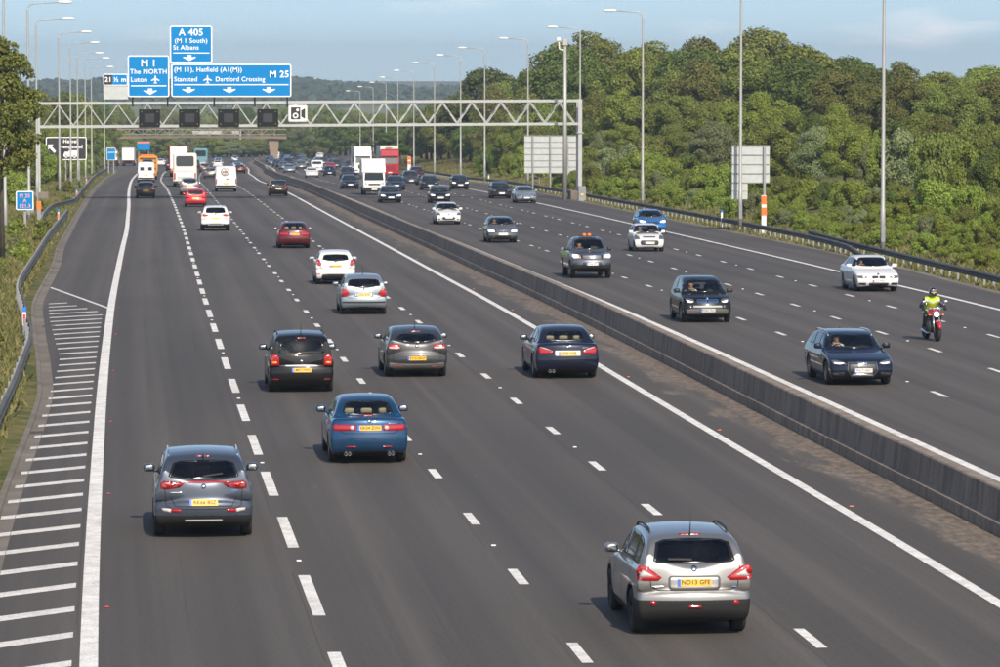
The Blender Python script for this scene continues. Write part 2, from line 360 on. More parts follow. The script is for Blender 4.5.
def rr(y0, y1, z0, z1, r=.03, n=3):
    r = min(r, abs(y1-y0)/2.01, abs(z1-z0)/2.01); out = []
    for cx, cz, a0 in ((y1-r, z0+r, -90), (y1-r, z1-r, 0), (y0+r, z1-r, 90), (y0+r, z0+r, 180)):
        for k in range(n+1): a = rad(a0+90*k/n); out.append((cx+r*math.cos(a), cz+r*math.sin(a)))
    return out
def mir(p): return [(-a, b) for a, b in p][::-1]
def circ(y, z, r, n=12): return [(y+r*math.cos(2*math.pi*k/n), z+r*math.sin(2*math.pi*k/n)) for k in range(n)]
_WH = {}
def wheel_meshes(r, w, lod, dark=False):
    k = (r, w, lod, dark)
    if k in _WH: return _WH[k]
    n = 28 if lod == 0 else 16
    t = MB().lathe([(r*.62, -w*.46), (r*.72, -w*.5), (r*.92, -w*.49), (r*.985, -w*.38), (r, -w*.2), (r, w*.2), (r*.985, w*.38), (r*.92, w*.49), (r*.72, w*.5), (r*.62, w*.46), (r*.6, 0), (r*.62, -w*.46)], n, 'y')
    q = MB(); q.lathe([(r*.64, w*.42), (r*.61, w*.46), (r*.57, w*.38), (r*.55, w*.1)], n, 'y', mi=0); q.lathe([(r*.56, w*.08), (.001, w*.08)], n, 'y', mi=1); q.lathe([(r*.14, w*.3), (r*.12, w*.40), (.001, w*.40)], n, 'y', mi=0)
    ns = 5 if lod == 0 else 5
    for i in range(ns):
        a = 2*math.pi*i/ns; da = .16; V = []
        for rr_, dd, hh in ((r*.10, .30, w*.38), (r*.60, da, w*.40)):
            for s_ in (-1, 1):
                V.append((rr_*math.cos(a+s_*dd), hh, rr_*math.sin(a+s_*dd))); V.append((rr_*math.cos(a+s_*dd), w*.12, rr_*math.sin(a+s_*dd)))
        q.add(V, [(0,2,6,4),(0,4,5,1),(2,3,7,6)], 0)
    _WH[k] = (t.mesh('wheel', (M_tyre,), True), q.mesh('rim', (M_dark if dark else M_rim, M_under), False)); return _WH[k]

def build_car(S, h=.03, lod=0):
    """returns a list of (part name, mesh, parent index) in a frame with x forward, origin on the ground at mid length"""
    L, Wd, H = S['L'], S['W'], S['H']; hw0 = Wd/2; belt = S['belt']; xr, xf, rw = S['xr'], S['xf'], S['rw']; ra = S.get('ra', rw+.055)
    low = chaikin(S['low']); cab = chaikin(S['cab']) if S.get('cab') else None
    xs = np.arange(-.12, L+.13, h); ny = int((hw0+.08)/h)+1; ys = np.arange(-ny, ny+1)*h; zs = np.arange(.06, H+.1, h)
    X, Y, Z = np.meshgrid(xs, ys, zs, indexing='ij'); aY = np.abs(Y); n = aY/hw0; s_ = (X-L/2)/(L/2)
    fl = lut2(low, -.8, L+.8, -.2, H+.4, .025)
    br, bf = S.get('bowr', .16), S.get('bowf', .28)
    Xb = X+np.where(s_ < 0, -br, bf)*np.abs(s_)**3*n**2.3
    dp = fl(Xb, Z+S.get('crown', .04)*n**2)
    hw = hw0*(1-S.get('pf', .07)*np.clip((X-.72*L)/(.28*L), 0, 1)**2-S.get('pr', .04)*np.clip((.25*L-X)/(.25*L), 0, 1)**2)
    hz = S.get('hz') or [(.1, .90), (.2, .925), (.34, .975), (.55, 1.0), (.7, .992), (.82, .975), (belt, .945), (belt+.12, .86)]
    fz = pch(hz)(np.clip(zs, hz[0][0], hz[-1][0]))[None,None,:]
    d = smax(dp, (aY-hw*fz)*.95, S.get('kr', .06))
    wb, tum = S.get('wb', .90)*hw0, S.get('tum', .30)
    if cab is not None:
        fc = lut2(cab, -.8, L+.8, -.2, H+.4, .025); cx = S['cab'][0][0]*.5+S['cab'][-1][0]*.5; hc = abs(S['cab'][-1][0]-S['cab'][0][0])/2+1e-6; sc = (X-cx)/hc
        Xc = X+np.where(sc < 0, -S.get('cbr', .14), S.get('cbf', .24))*np.clip(np.abs(sc), 0, 1.2)**2*n**2
        dc = smax(fc(Xc, Z+.05*n**2), (aY-(wb-tum*np.maximum(Z-belt, -.2)))*.95, .11); d = smin(d, dc, S.get('ks', .04))
    for fn in S.get('mod', ()): d = fn(d, X, Y, Z)
    for xw in (xr, xf):
        if xw is None: continue
        dw = np.hypot(X-xw, Z-rw)-ra; d = smax(d, -np.maximum(dw, (hw0-.30)-aY), .012)
    V, F, N = snets(d, (xs[0], ys[0], zs[0]), h)
    sh = Shell(V, F, L); fcn = V[F].mean(1); fn_ = N[F].mean(1)
    arch = np.zeros(len(F), bool)
    for xw in (xr, xf):
        if xw is not None: arch |= (np.hypot(fcn[:,0]-xw, fcn[:,2]-rw) < ra+.01) & (np.abs(fcn[:,1]) < hw0*.965) & (fcn[:,2] < rw+ra-.0)
    arch |= (fn_[:,2] < -.75) & (fcn[:,2] < .45)
    clad = S['clad'](fcn[:,0], fcn[:,1], fcn[:,2]) & ~arch if S.get('clad') else np.zeros(len(F), bool)
    gone = np.zeros(len(F), bool); parts = []
    def add(name, me, par=None): parts.append((name, me, par)); return len(parts)-1
    # windows
    glass = []; see = lod == 0
    tp = top_of(cab) if cab is not None else None
    def inset(poly, k):
        c = np.mean(poly, 0); p = np.array(poly); e = p-c; return [tuple(c+q*(1-k/ (np.linalg.norm(q)+1e-6))) for q in e]
    for key, view, sg in (('rwin', 'rear', -1), ('ws', 'front', 1)):
        if not S.get(key): continue
        z0, z1, w0, w1 = S[key][:4]; bulge = S[key][4] if len(S[key]) > 4 else .02
        poly = chaikin([(-w0, z0+.02), (-w0*.5, z0-bulge*.5), (0, z0-bulge), (w0*.5, z0-bulge*.5), (w0, z0+.02), ((w0+w1)/2, (z0+z1)/2), (w1, z1), (0, z1+.015), (-w1, z1), (-(w0+w1)/2, (z0+z1)/2)], 1)
        glass.append(('rear_window' if key == 'rwin' else 'windscreen', view, [tuple(p) for p in poly], M_privacy if (key == 'rwin' and S.get('privacy')) else M_glass))
        if see: gone |= (sd_poly(fcn[:,1], fcn[:,2], poly) < -.018) & (fn_[:,0]*sg > .15) & (np.abs(fcn[:,0]-(0 if sg < 0 else L)) < L*.5)
    for (x0, x1, pv) in S.get('side', ()):
        k = 8; zz = [min(tp(x0+(x1-x0)*i/k)-S.get('rail', .085), 9) if tp else S['sidetop'] for i in range(k+1)]
        poly = [(x0+(x1-x0)*i/k, belt+.035+S.get('rise', .0)*(1-(x0+(x1-x0)*i/k)/L)) for i in range(k+1)]+[(x0+(x1-x0)*i/k, zz[i]) for i in range(k, -1, -1)]
        poly = [p for p in poly if p[1] > belt+.03]
        for view, sg in (('side', 1), ('sideR', -1)):
            glass.append(('side_window', view, poly, M_privacy if pv else M_glass))
            if see: gone |= (sd_poly(fcn[:,0], fcn[:,2], poly) < -.016) & (fn_[:,1]*sg > .4)
    keep = ~gone
    b = add('body', sub_mesh('body', V, F, N, keep & ~arch & ~clad, M_PAINT))
    if clad.any(): add('lower_cladding', sub_mesh('lower_cladding', V, F, N, clad & keep, S.get('cladm', M_clad)))
    if arch.any(): add('underside', sub_mesh('underside', V, F, N, arch & keep, M_under))
    for nm, view, poly, gm in glass:
        if see: add(nm, sh.decal(nm, poly, view, (M_frit, gm), .006, .07, inset(poly, .045)))
        else: add(nm, sh.decal(nm, poly, view, (M_dglass,), .006, .10 if lod == 1 else .2))
    dh = .05 if lod == 0 else (.09 if lod == 1 else .15)
    # lamps, plates, trim
    R_ = S.get('rear', {}); Fr = S.get('front', {})
    for view, D in (('rear', R_), ('front', Fr)):
        for it in D.get('patch', ()):                       # (name, poly, material, mirrored, sub-patches)
            for k in ((0, 1) if it[3] else (0,)):
                i = add(it[0], sh.decal(it[0], mir(it[1]) if k else it[1], view, (it[2],), it[5] if len(it) > 5 else .006, dh))
                for sp in (it[4] if len(it) > 4 and it[4] else ()):
                    add(sp[0], sh.decal(sp[0], mir(sp[1]) if k else sp[1], view, (sp[2],), .012 if view == 'rear' else .022, dh), i)
        if D.get('plate'):
            pz, ptxt = D['plate'][:2]; pn, _ = sh.hit(view, 0, pz); pt, _ = sh.hit(view, 0, pz+.05); pb, _ = sh.hit(view, 0, pz-.05); pl_, _ = sh.hit(view, .25, pz); sg = -1 if view == 'rear' else 1
            xe = min(pt.x, pb.x, pn.x) if sg < 0 else max(pt.x, pb.x, pn.x); th = (pt.x-pb.x)/.1; xe += sg*.012
            ph_ = D.get('ph', .111); pw_ = D.get('pw', .52)
            def pp(a, c, e): return (pn.x+sg*(D.get('po', .012)+e)+th*c, a*(-1 if sg < 0 else 1), pz+c)
            q = MB(); V4 = [pp(a, c, e) for e in (-.02, 0) for a, c in ((-pw_/2, -ph_/2), (pw_/2, -ph_/2), (pw_/2, ph_/2), (-pw_/2, ph_/2))]
            q.add(V4, [(3,2,1,0),(4,5,6,7),(0,1,5,4),(1,2,6,5),(2,3,7,6),(3,0,4,7)]); i = add('number_plate', q.mesh('number_plate', (M_yel if sg < 0 else M_wpl,)))
            if lod < 2:
                q = MB(); q.add([pp(a, c, .003) for a, c in ((-pw_/2, -ph_/2), (-pw_/2+.045, -ph_/2), (-pw_/2+.045, ph_/2), (-pw_/2, ph_/2))], [(0,1,2,3)]); add('blue_band', q.mesh('blue_band', (M_blue,)), i)
                if ptxt:
                    tm = text_mesh(ptxt, .098, M_blk, .018, 1.02); V5 = np.zeros(len(tm.vertices)*3); tm.vertices.foreach_get('co', V5); V5 = V5.reshape(-1, 3); k = min(1, (pw_-.07)/(V5[:,0].max()-V5[:,0].min()))
                    add('lettering', mesh_from('lettering', [pp(v[0]*k+.02, v[1]*.95, .004) for v in V5], [tuple(p.vertices) for p in tm.polygons], False, (M_blk,)), i)
        for y, z, r in D.get('exhaust', ()):
            p, _ = sh.hit('rear', y, z+.04); add('exhaust_pipe', MB().lathe([(r, 0), (r, -.09), (r*.8, -.09), (r*.78, .0), (.001, .0)], 12, 'x', (p.x+.06, y, z)).mesh('exhaust_pipe', (M_eng0,), True))
    if lod == 0:
        for view, pts in S.get('seams', ()): add('panel_gap', sh.ribbon('panel_gap', pts, view, M_under))
    for view, pts, m, w in S.get('trim', ()): add('trim_strip', sh.ribbon('trim_strip', pts, view, m, w, .008, dh))
    if R_.get('wiper') and lod == 0:
        y0, z0, y1, z1 = R_['wiper']; add('wiper', sh.ribbon('wiper', [(y0, z0), (y1, z1)], 'rear', M_dark, .028, .02))
    # rails, aerial, mirrors
    if S.get('rails') and lod < 2:
        x0, x1, yy, m = S['rails']
        for sg in (1, -1):
            pts = []
            for i in range(11):
                x = x0+(x1-x0)*i/10; p, _ = sh.hit('top', x, sg*yy); pts.append((x, sg*yy, p.z+(.045 if 0 < i < 10 else -.01)))
            add('roof_rail', MB().tube(pts, .018, 6).mesh('roof_rail', (m,), True))
    if S.get('aerial') and lod < 2:
        x, lean, ln = S['aerial']; p, _ = sh.hit('top', x, 0)
        if ln > .1: add('aerial', MB().tube([(x, 0, p.z-.01), (x-.01, 0, p.z+.03), (x-lean*ln, 0, p.z+ln)], [.02, .012, .004], 6).mesh('aerial', (M_dark,), True))
        else: add('aerial', MB().sq((x, 0, p.z+.015), (.09, .022, .045), .8, 8, 6).mesh('aerial', (M_dark,), True))
    if S.get('mirror'):
        mx, mz = S['mirror']
        for sg in (1, -1):
            yy = sg*(hw0*.93+.115)
            i = add('door_mirror', MB().sq((mx, yy, mz), (.085, .115, .078), .55, 12, 8).tube([(mx+.02, yy-sg*.06, mz-.05), (mx+.03, sg*(hw0*.86), mz-.07)], .03, 6).mesh('door_mirror', (S.get('mirm', M_PAINT),), True))
            if lod == 0: add('mirror_glass', MB().sq((mx-.08, yy, mz), (.012, .088, .055), .5, 12, 6).mesh('mirror_glass', (M_mirror,), True), i)
    # wheels
    ww = S.get('ww', .215); tm, rm = wheel_meshes(round(rw, 3), ww, 0 if lod == 0 else 1, S.get('darkrim', False)); off = hw0-.02-ww/2
    for xw in (xr, xf):
        if xw is None: continue
        for sg in (1, -1):
            i = len(parts); parts.append(('wheel', tm, None, (xw-L/2, sg*off, rw), 0 if sg > 0 else math.pi)); parts.append(('rim', rm, i, (0,0,0), 0))
    u = MB().box(.35, L-.35, -hw0+.28, hw0-.28, max(S.get('gc', .2)-.02, .13), .42, bev=.05); add('chassis', u.mesh('chassis', (M_under,)))
    if lod == 0 and S.get('seats'):
        sm = S.get('seatm', M_seat); fx, rx, zs_ = S['seats']
        for x, yl in ((fx, (.36, -.36)), (rx, (.40, 0, -.40))):
            for y in yl:
                i = add('seat', MB().sq((x, y, zs_-(.24 if x == fx else .36)), (.10, .24 if x == fx else .21, .34), .5).sq((x+.24, y, zs_-.5), (.28, .25, .1), .5).mesh('seat', (sm,), True))
                add('headrest', MB().sq((x-.04, y, zs_+(.19 if x == fx else .06)), (.05, .13, .08 if x == fx else .06), .5).mesh('headrest', (sm,), True), i)
        add('dashboard', MB().sq((S['ws_x']-.12, 0, belt-.08), (.35, hw0*.78, .13), .5).mesh('dashboard', (M_seat,), True))
        r = MB(); r.tube([(fx+.5+.03*math.cos(a), -.36+.18*math.cos(a), zs_-.18+.18*math.sin(a)) for a in np.linspace(0, 2*math.pi, 17)], .014, 6, cap=False); add('steering_wheel', r.mesh('steering_wheel', (M_dark,), True))
    out = []
    seen = set()
    for p in parts:
        if len(p) == 3:
            if p[1].name not in seen: p[1].transform(Matrix.Translation((-L/2, 0, 0))); seen.add(p[1].name)
            out.append((p[0], p[1], p[2], (0,0,0), 0))
        else: out.append(p)
    return dict(parts=out, L=L, xr=xr, xf=xf)
def place(proto, name, u, Y, dirn, pm, label, cat, group, at='axle', yaw=0., h=0.):
    """dirn +1 = driving away (rear axle stands at Y), -1 = oncoming (front axle stands at Y)"""
    L = proto['L']; ax = (proto['xr'] if dirn > 0 else proto['xf']) or L*.5
    Yc = Y+(L/2-ax if dirn > 0 else (ax-L/2)); a = heading(Yc)
    o = empty(name, P(u, Yc, h), (0, -slope(Yc)*dirn, (math.pi/2 if dirn > 0 else -math.pi/2)-a+yaw)); tag(o, label, cat, group)
    made = []
    for nm, me, par, loc, rz in proto['parts']:
        c = obj(nm, me, made[par] if par is not None else o, loc, (0,0,rz))
        for i, sl in enumerate(c.material_slots):
            if sl.material is M_PAINT: sl.link = 'OBJECT'; sl.material = pm
        made.append(c)
    return o

# ---- body types (metres; x runs from the rear bumper to the nose)
def SUV(**k):
    d = dict(L=4.32, W=1.79, H=1.60, belt=1.04, xr=.86, xf=3.49, rw=.345, gc=.22, tum=.30, wb=.905,
      low=[(.14,.27),(.02,.40),(.0,.55),(.01,.68),(.07,.74),(.10,.98),(.15,1.09),(.6,1.08),(1.8,1.05),(3.05,1.02),(3.5,.96),(4.0,.86),(4.2,.74),(4.30,.56),(4.30,.40),(4.2,.25),(4.0,.22),(.5,.22)],
      cab=[(.10,.85),(.16,1.08),(.24,1.16),(.46,1.44),(.62,1.535),(.95,1.58),(1.4,1.60),(2.0,1.59),(2.4,1.53),(2.7,1.40),(3.12,1.05),(3.2,.9),(3.2,.75),(.12,.75)],
      side=[(.58,1.02,1),(1.08,1.86,1),(1.96,2.75,0)], ws=(1.10,1.48,.66,.56), mirror=(2.72,1.10), seats=(1.95,1.12,1.12), ws_x=2.95, rail=.10)
    d['rwin'] = (1.14,1.47,.64,.56); d.update(k); return finish(d)
def SALOON(**k):
    d = dict(L=4.66, W=1.77, H=1.44, belt=.97, xr=1.0, xf=3.68, rw=.315, gc=.18, tum=.44, wb=.90, bowr=.20, ks=.05,
      low=[(.16,.24),(.03,.36),(.0,.52),(.01,.66),(.04,.80),(.06,.96),(.11,1.03),(.25,1.045),(.75,1.04),(1.6,1.0),(3.25,.95),(3.8,.89),(4.35,.77),(4.55,.66),(4.65,.50),(4.64,.34),(4.5,.21),(4.2,.19),(.5,.19)],
      cab=[(.50,.80),(.62,1.02),(.78,1.10),(1.22,1.34),(1.5,1.415),(1.95,1.44),(2.4,1.42),(2.7,1.36),(3.1,1.13),(3.38,.97),(3.45,.85),(3.4,.7),(.6,.7)],
      side=[(1.0,1.42,0),(1.48,2.15,0),(2.24,3.02,0)], ws=(1.02,1.35,.66,.52), mirror=(2.88,1.03), seats=(2.05,1.25,1.05), ws_x=3.05, rail=.09, hlz=.61)
    d['rwin'] = (1.075,1.35,.60,.48); d.update(k); return finish(d)
def HATCH(**k):
    d = dict(L=4.03, W=1.72, H=1.47, belt=.98, xr=.70, xf=3.22, rw=.305, gc=.18, tum=.32, wb=.90,
      low=[(.13,.25),(.02,.36),(.0,.50),(.01,.62),(.07,.72),(.10,.92),(.14,1.0),(.6,1.02),(1.6,1.0),(2.85,.96),(3.3,.90),(3.7,.79),(3.92,.66),(4.02,.48),(4.0,.32),(3.88,.21),(3.6,.19),(.4,.19)],
      cab=[(.08,.82),(.14,1.0),(.22,1.06),(.42,1.31),(.6,1.40),(.95,1.455),(1.35,1.47),(1.85,1.455),(2.2,1.39),(2.55,1.24),(2.98,.98),(3.05,.85),(3.05,.7),(.1,.7)],
      side=[(.50,.86,0),(.92,1.62,0),(1.70,2.62,0)], ws=(1.03,1.375,.65,.55), mirror=(2.5,1.04), seats=(1.75,1.0,1.07), ws_x=2.75, rail=.09)
    d['rwin'] = (1.01,1.29,.62,.53); d.update(k); return finish(d)
def MPV(**k):
    d = dict(L=4.47, W=1.80, H=1.63, belt=1.03, xr=.82, xf=3.52, rw=.32, gc=.18, tum=.26, wb=.915,
      low=[(.12,.25),(.02,.36),(.0,.52),(.01,.66),(.05,.73),(.07,.95),(.10,1.06),(.6,1.07),(1.8,1.03),(3.2,.99),(3.7,.93),(4.15,.82),(4.38,.67),(4.46,.5),(4.44,.33),(4.3,.21),(4.0,.19),(.4,.19)],
      cab=[(.06,.85),(.10,1.05),(.15,1.13),(.27,1.43),(.40,1.55),(.7,1.605),(1.4,1.63),(2.1,1.61),(2.5,1.54),(2.85,1.38),(3.4,1.04),(3.48,.9),(3.48,.75),(.08,.75)],
      side=[(.42,.98,1),(1.06,1.88,1),(1.97,2.95,0)], ws=(1.08,1.51,.68,.58), mirror=(2.85,1.09), seats=(2.05,1.2,1.14), ws_x=3.15, rail=.10)
    d['rwin'] = (1.08,1.43,.63,.57); d.update(k); return finish(d)
def COUPE(**k):
    return HATCH(**{**dict(L=4.30, W=1.80, H=1.42, belt=.99, xr=.80, xf=3.44, rw=.325,
      low=[(.15,.24),(.02,.36),(.0,.52),(.02,.66),(.07,.76),(.10,.92),(.15,1.02),(.6,1.045),(1.6,1.01),(3.0,.96),(3.5,.90),(3.95,.78),(4.18,.66),(4.28,.48),(4.26,.32),(4.12,.21),(3.9,.19),(.4,.19)],
      cab=[(.10,.82),(.18,1.02),(.30,1.09),(.66,1.27),(.95,1.36),(1.3,1.41),(1.65,1.42),(2.1,1.40),(2.45,1.33),(2.8,1.17),(3.18,.97),(3.25,.85),(3.25,.7),(.1,.7)],
      side=[(.85,1.55,1),(1.68,2.85,0)], ws=(1.03,1.335,.66,.55), mirror=(2.68,1.05), seats=(1.9,1.15,1.0), ws_x=2.95), **k})
def ESTATE(**k):
    return SALOON(**{**dict(L=4.72, W=1.84, H=1.43, belt=.96, xr=.98, xf=3.80, rw=.33,
      low=[(.16,.24),(.03,.36),(.0,.52),(.02,.66),(.06,.80),(.10,.95),(.16,1.0),(.7,1.02),(1.8,.99),(3.35,.93),(3.9,.87),(4.42,.76),(4.62,.66),(4.71,.50),(4.70,.34),(4.56,.21),(4.3,.19),(.5,.19)],
      cab=[(.12,.80),(.20,1.0),(.30,1.06),(.62,1.29),(.85,1.37),(1.3,1.42),(1.9,1.43),(2.45,1.41),(2.75,1.34),(3.12,1.13),(3.45,.95),(3.52,.85),(3.5,.7),(.2,.7)],
      side=[(.74,1.30,1),(1.38,2.16,1),(2.26,3.08,0)], ws=(.995,1.33,.70,.57), mirror=(2.95,1.02), seats=(2.1,1.3,1.04), ws_x=3.1), **k})
def VAN(**k):
    d = dict(L=5.5, W=2.05, H=2.48, belt=1.45, xr=1.05, xf=4.65, rw=.345, gc=.25, pf=.10, pr=.01, bowr=.05, bowf=.25, kr=.10, crown=.05,
      low=[(.10,.36),(.0,.45),(.0,.62),(.03,.70),(.06,2.30),(.14,2.44),(.4,2.48),(3.5,2.48),(3.9,2.40),(4.2,2.15),(4.75,1.42),(5.2,1.22),(5.42,1.0),(5.5,.7),(5.48,.42),(5.3,.28),(.4,.28)], cab=None,
      hz=[(.1,.93),(.4,.97),(.9,1.0),(1.4,.99),(2.0,.955),(2.6,.90)], side=(), ws=(1.52,2.15,.78,.70), mirror=(4.35,1.65), mirm=M_dark)
    d.update(k); return finish(d)
def finish(d):
    """default lamps, plates and seams where a car does not name its own"""
    L, hw, b = d['L'], d['W']/2, d['belt']
    if 'rear' not in d:
        d['rear'] = dict(patch=[('tail_light', [(.60*hw,b-.26),(.90*hw,b-.24),(.93*hw,b-.05),(.74*hw,b-.06),(.62*hw,b-.12)], M_red, True)], plate=(b-.28, None))
    if 'front' not in d:
        z = d.get('hlz', .66)
        d['front'] = dict(patch=[('headlight', [(.50*hw,z-.03),(.72*hw,z-.06),(.90*hw,z-.03),(.94*hw,z+.07),(.78*hw,z+.08),(.56*hw,z+.03)], d.get('hlm', M_head), True),
            ('grille', rr(-.40*hw,.40*hw,z-.16,z-.03,.03), M_dark, False), ('lower_grille', rr(-.60*hw,.60*hw,.27,.40,.04), M_dark, False), ('fog_light_recess', rr(.66*hw,.84*hw,.29,.39,.03), M_dark, True)], plate=(.46, None))
    if 'seams' not in d and d.get('cab'):
        sd_ = [s for s in d['side']]; se = []
        for v in ('side', 'sideR'):
            for s in sd_[-2:]: se.append((v, [(s[0]-.04, .32), (s[0]-.05, b+.02)]))
            se.append((v, [(sd_[-1][1]+.12, .42), (sd_[-1][1]+.1, b-.05)])); se.append((v, [(d['xr']+.45, .3), (d['xf']-.45, .3)]))
        w = .78*hw; zb = d['rear']['plate'][0]-.12
        se.append(('rear', [(-w, b+.06), (-w*.95, zb+.06), (-w*.8, zb), (w*.8, zb), (w*.95, zb+.06), (w, b+.06)])); d['seams'] = se
    return d
# ------------------------------------------------------------------ the ground and the roads
kerbL = pch([(0,-2.4),(50,-2.3),(83,-2.17),(109,-1.95),(121,-2.2),(141,-2.8),(162,-3.3),(194,-3.4),(232,-3.85),(304,-4.2),(410,-4.4),(552,-5.6),(674,-7.4),(800,-13),(1000,-15),(2000,-15),(9000,-15)])
kerbR = pch([(0,34.2),(50,34.4),(165,35.95),(193,36.95),(246,37.6),(332,37.9),(439,38.5),(600,38.6),(1000,38.2),(9000,38.2)])
u_left = pch([(0,-.25),(60,-.25),(240,-.2),(384,-.6),(525,-1.5),(640,-2.8),(800,-4.5),(9000,-4.5)])
u_12 = pch([(0,3.4),(60,3.38),(235,3.45),(384,3.2),(520,2.2),(651,1.1),(800,-.5),(9000,-.5)])
rx = pch([(0,0),(110,0),(150,.15),(210,.55),(300,.9),(400,.6),(520,.2),(9000,0)])      # the far carriageway drifts out a little
def attr_mat(name):
    m = bpy.data.materials.new(name); n, l = nodes_of(m); return m, n, l, n['Principled BSDF']
def noise(n, l, vec, scale, detail=4, rough=.55):
    t = n.new('ShaderNodeTexNoise'); t.inputs['Scale'].default_value = scale; t.inputs['Detail'].default_value = detail; t.inputs['Roughness'].default_value = rough
    if vec is not None: l.new(vec, t.inputs['Vector'])
    return t.outputs['Fac']
def ramp(n, l, fac, a, b, c0=(0,0,0), c1=(1,1,1)):
    r = n.new('ShaderNodeValToRGB'); r.color_ramp.elements[0].position = a; r.color_ramp.elements[1].position = b
    r.color_ramp.elements[0].color = (*c0, 1); r.color_ramp.elements[1].color = (*c1, 1); l.new(fac, r.inputs[0]); return r.outputs[0]
def mixc(n, l, fac, a, b, mode='MIX'):
    x = n.new('ShaderNodeMix'); x.data_type = 'RGBA'; x.blend_type = mode
    for k, v in (('Factor', fac), ('A', a), ('B', b)):
        if isinstance(v, (int, float)): x.inputs[k].default_value = v
        elif isinstance(v, tuple): x.inputs[k].default_value = (*v, 1)
        else: l.new(v, x.inputs[k])
    return x.outputs['Result']
def mth(n, l, op, a, b=None, c=None):
    x = n.new('ShaderNodeMath'); x.operation = op
    for i, v in enumerate((a, b, c)):
        if v is None: continue
        if isinstance(v, (int, float)): x.inputs[i].default_value = v
        else: l.new(v, x.inputs[i])
    return x.outputs[0]
def asphalt(name, dirt):
    m, n, l, b = attr_mat(name); uv = n.new('ShaderNodeUVMap'); uv.uv_map = 'uv'; sp = n.new('ShaderNodeSeparateXYZ'); l.new(uv.outputs[0], sp.inputs[0])
    def scl(sx, sy):
        v = n.new('ShaderNodeVectorMath'); v.operation = 'MULTIPLY'; v.inputs[1].default_value = (sx, sy, 1); l.new(uv.outputs[0], v.inputs[0]); return v.outputs[0]
    fine = noise(n, l, scl(1, 1), 14, 3); coarse = noise(n, l, scl(.5, .06), 1.0, 5); streak = noise(n, l, scl(2.6, .012), 1.0, 4); patch = noise(n, l, scl(.05, .012), 1.0, 3)
    col = mixc(n, l, ramp(n, l, coarse, .3, .7), (.066, .0590, .0540), (.085, .0760, .0695))
    col = mixc(n, l, ramp(n, l, streak, .35, .75), col, (.104, .0930, .084)); col = mixc(n, l, mth(n, l, 'MULTIPLY', ramp(n, l, patch, .5, .62), .5), col, (.046, .044, .0425))
    col = mixc(n, l, .35, col, ramp(n, l, fine, .35, .7, (.6, .6, .6), (1.45, 1.43, 1.4)), 'MULTIPLY')
    # oil and soot darken the middle of the wheel tracks: a lane-wide wave
    wv = mth(n, l, 'SINE', mth(n, l, 'MULTIPLY', mth(n, l, 'SUBTRACT', sp.outputs['X'], -.25 if dirt else 18.7), 2*math.pi/(3.65 if dirt else 3.5)*2))
    col = mixc(n, l, mth(n, l, 'MULTIPLY', mth(n, l, 'ADD', wv, 1.0), .17), col, (.036, .034, .033))
    lw, l0 = (3.65, -.25) if dirt else (3.5, 18.7)
    fr_ = mth(n, l, 'FRACT', mth(n, l, 'DIVIDE', mth(n, l, 'SUBTRACT', sp.outputs['X'], l0-.22), lw)); seam = mth(n, l, 'MULTIPLY', mth(n, l, 'LESS_THAN', fr_, .012), mth(n, l, 'GREATER_THAN', noise(n, l, scl(.3, .05), 1.0, 2), .47))
    col = mixc(n, l, mth(n, l, 'MULTIPLY', seam, .28), col, (.022, .021, .020))
    skid = noise(n, l, scl(5.5, .035), 1.0, 3); gate = noise(n, l, scl(.12, .02), 1.0, 2); col = mixc(n, l, mth(n, l, 'MULTIPLY', mth(n, l, 'MULTIPLY', ramp(n, l, skid, .62, .74), ramp(n, l, gate, .45, .62)), .55), col, (.028, .027, .026))
    blot = noise(n, l, scl(.8, .35), 1.0, 5, .7); col = mixc(n, l, mth(n, l, 'MULTIPLY', ramp(n, l, blot, .66, .76), .4), col, (.030, .029, .028))
    for (a, bb, thr, cc) in dirt or ():
        e0 = n.new('ShaderNodeMapRange'); e0.inputs['From Min'].default_value = a; e0.inputs['From Max'].default_value = bb; l.new(sp.outputs['X'], e0.inputs['Value'])
        dn = noise(n, l, scl(1.3, .22), 1.0, 7, .65); f = mth(n, l, 'ADD', mth(n, l, 'MULTIPLY', e0.outputs[0], thr), mth(n, l, 'MULTIPLY', mth(n, l, 'SUBTRACT', dn, .5), 1.7))
        grit = noise(n, l, scl(5, 2.2), 1.0, 6, .75); cc2 = mixc(n, l, ramp(n, l, grit, .42, .62), (cc[0]*.45, cc[1]*.45, cc[2]*.46), cc)
        col = mixc(n, l, mth(n, l, 'MULTIPLY', ramp(n, l, f, .30, .48), .9), col, cc2)
    l.new(col, b.inputs['Base Color']); b.inputs['Roughness'].default_value = .82; b.inputs['Specular IOR Level'].default_value = .32
    bp = n.new('ShaderNodeBump'); bp.inputs['Strength'].default_value = .35; bp.inputs['Distance'].default_value = .02; l.new(fine, bp.inputs['Height']); l.new(bp.outputs[0], b.inputs['Normal']); return m
M_roadL = asphalt('asphalt_near_carriageway', [(14.7, 16.3, .66, (.235, .190, .150)), (-2.6, -4.4, .45, (.15, .13, .105))]); M_roadR = asphalt('asphalt_far_carriageway', None)
def ywalk(y0, y1, near=3., far=12.):
    out = [y0]
    while out[-1] < y1: out.append(out[-1]+(near if out[-1] < 420 else far))
    out[-1] = y1; return out
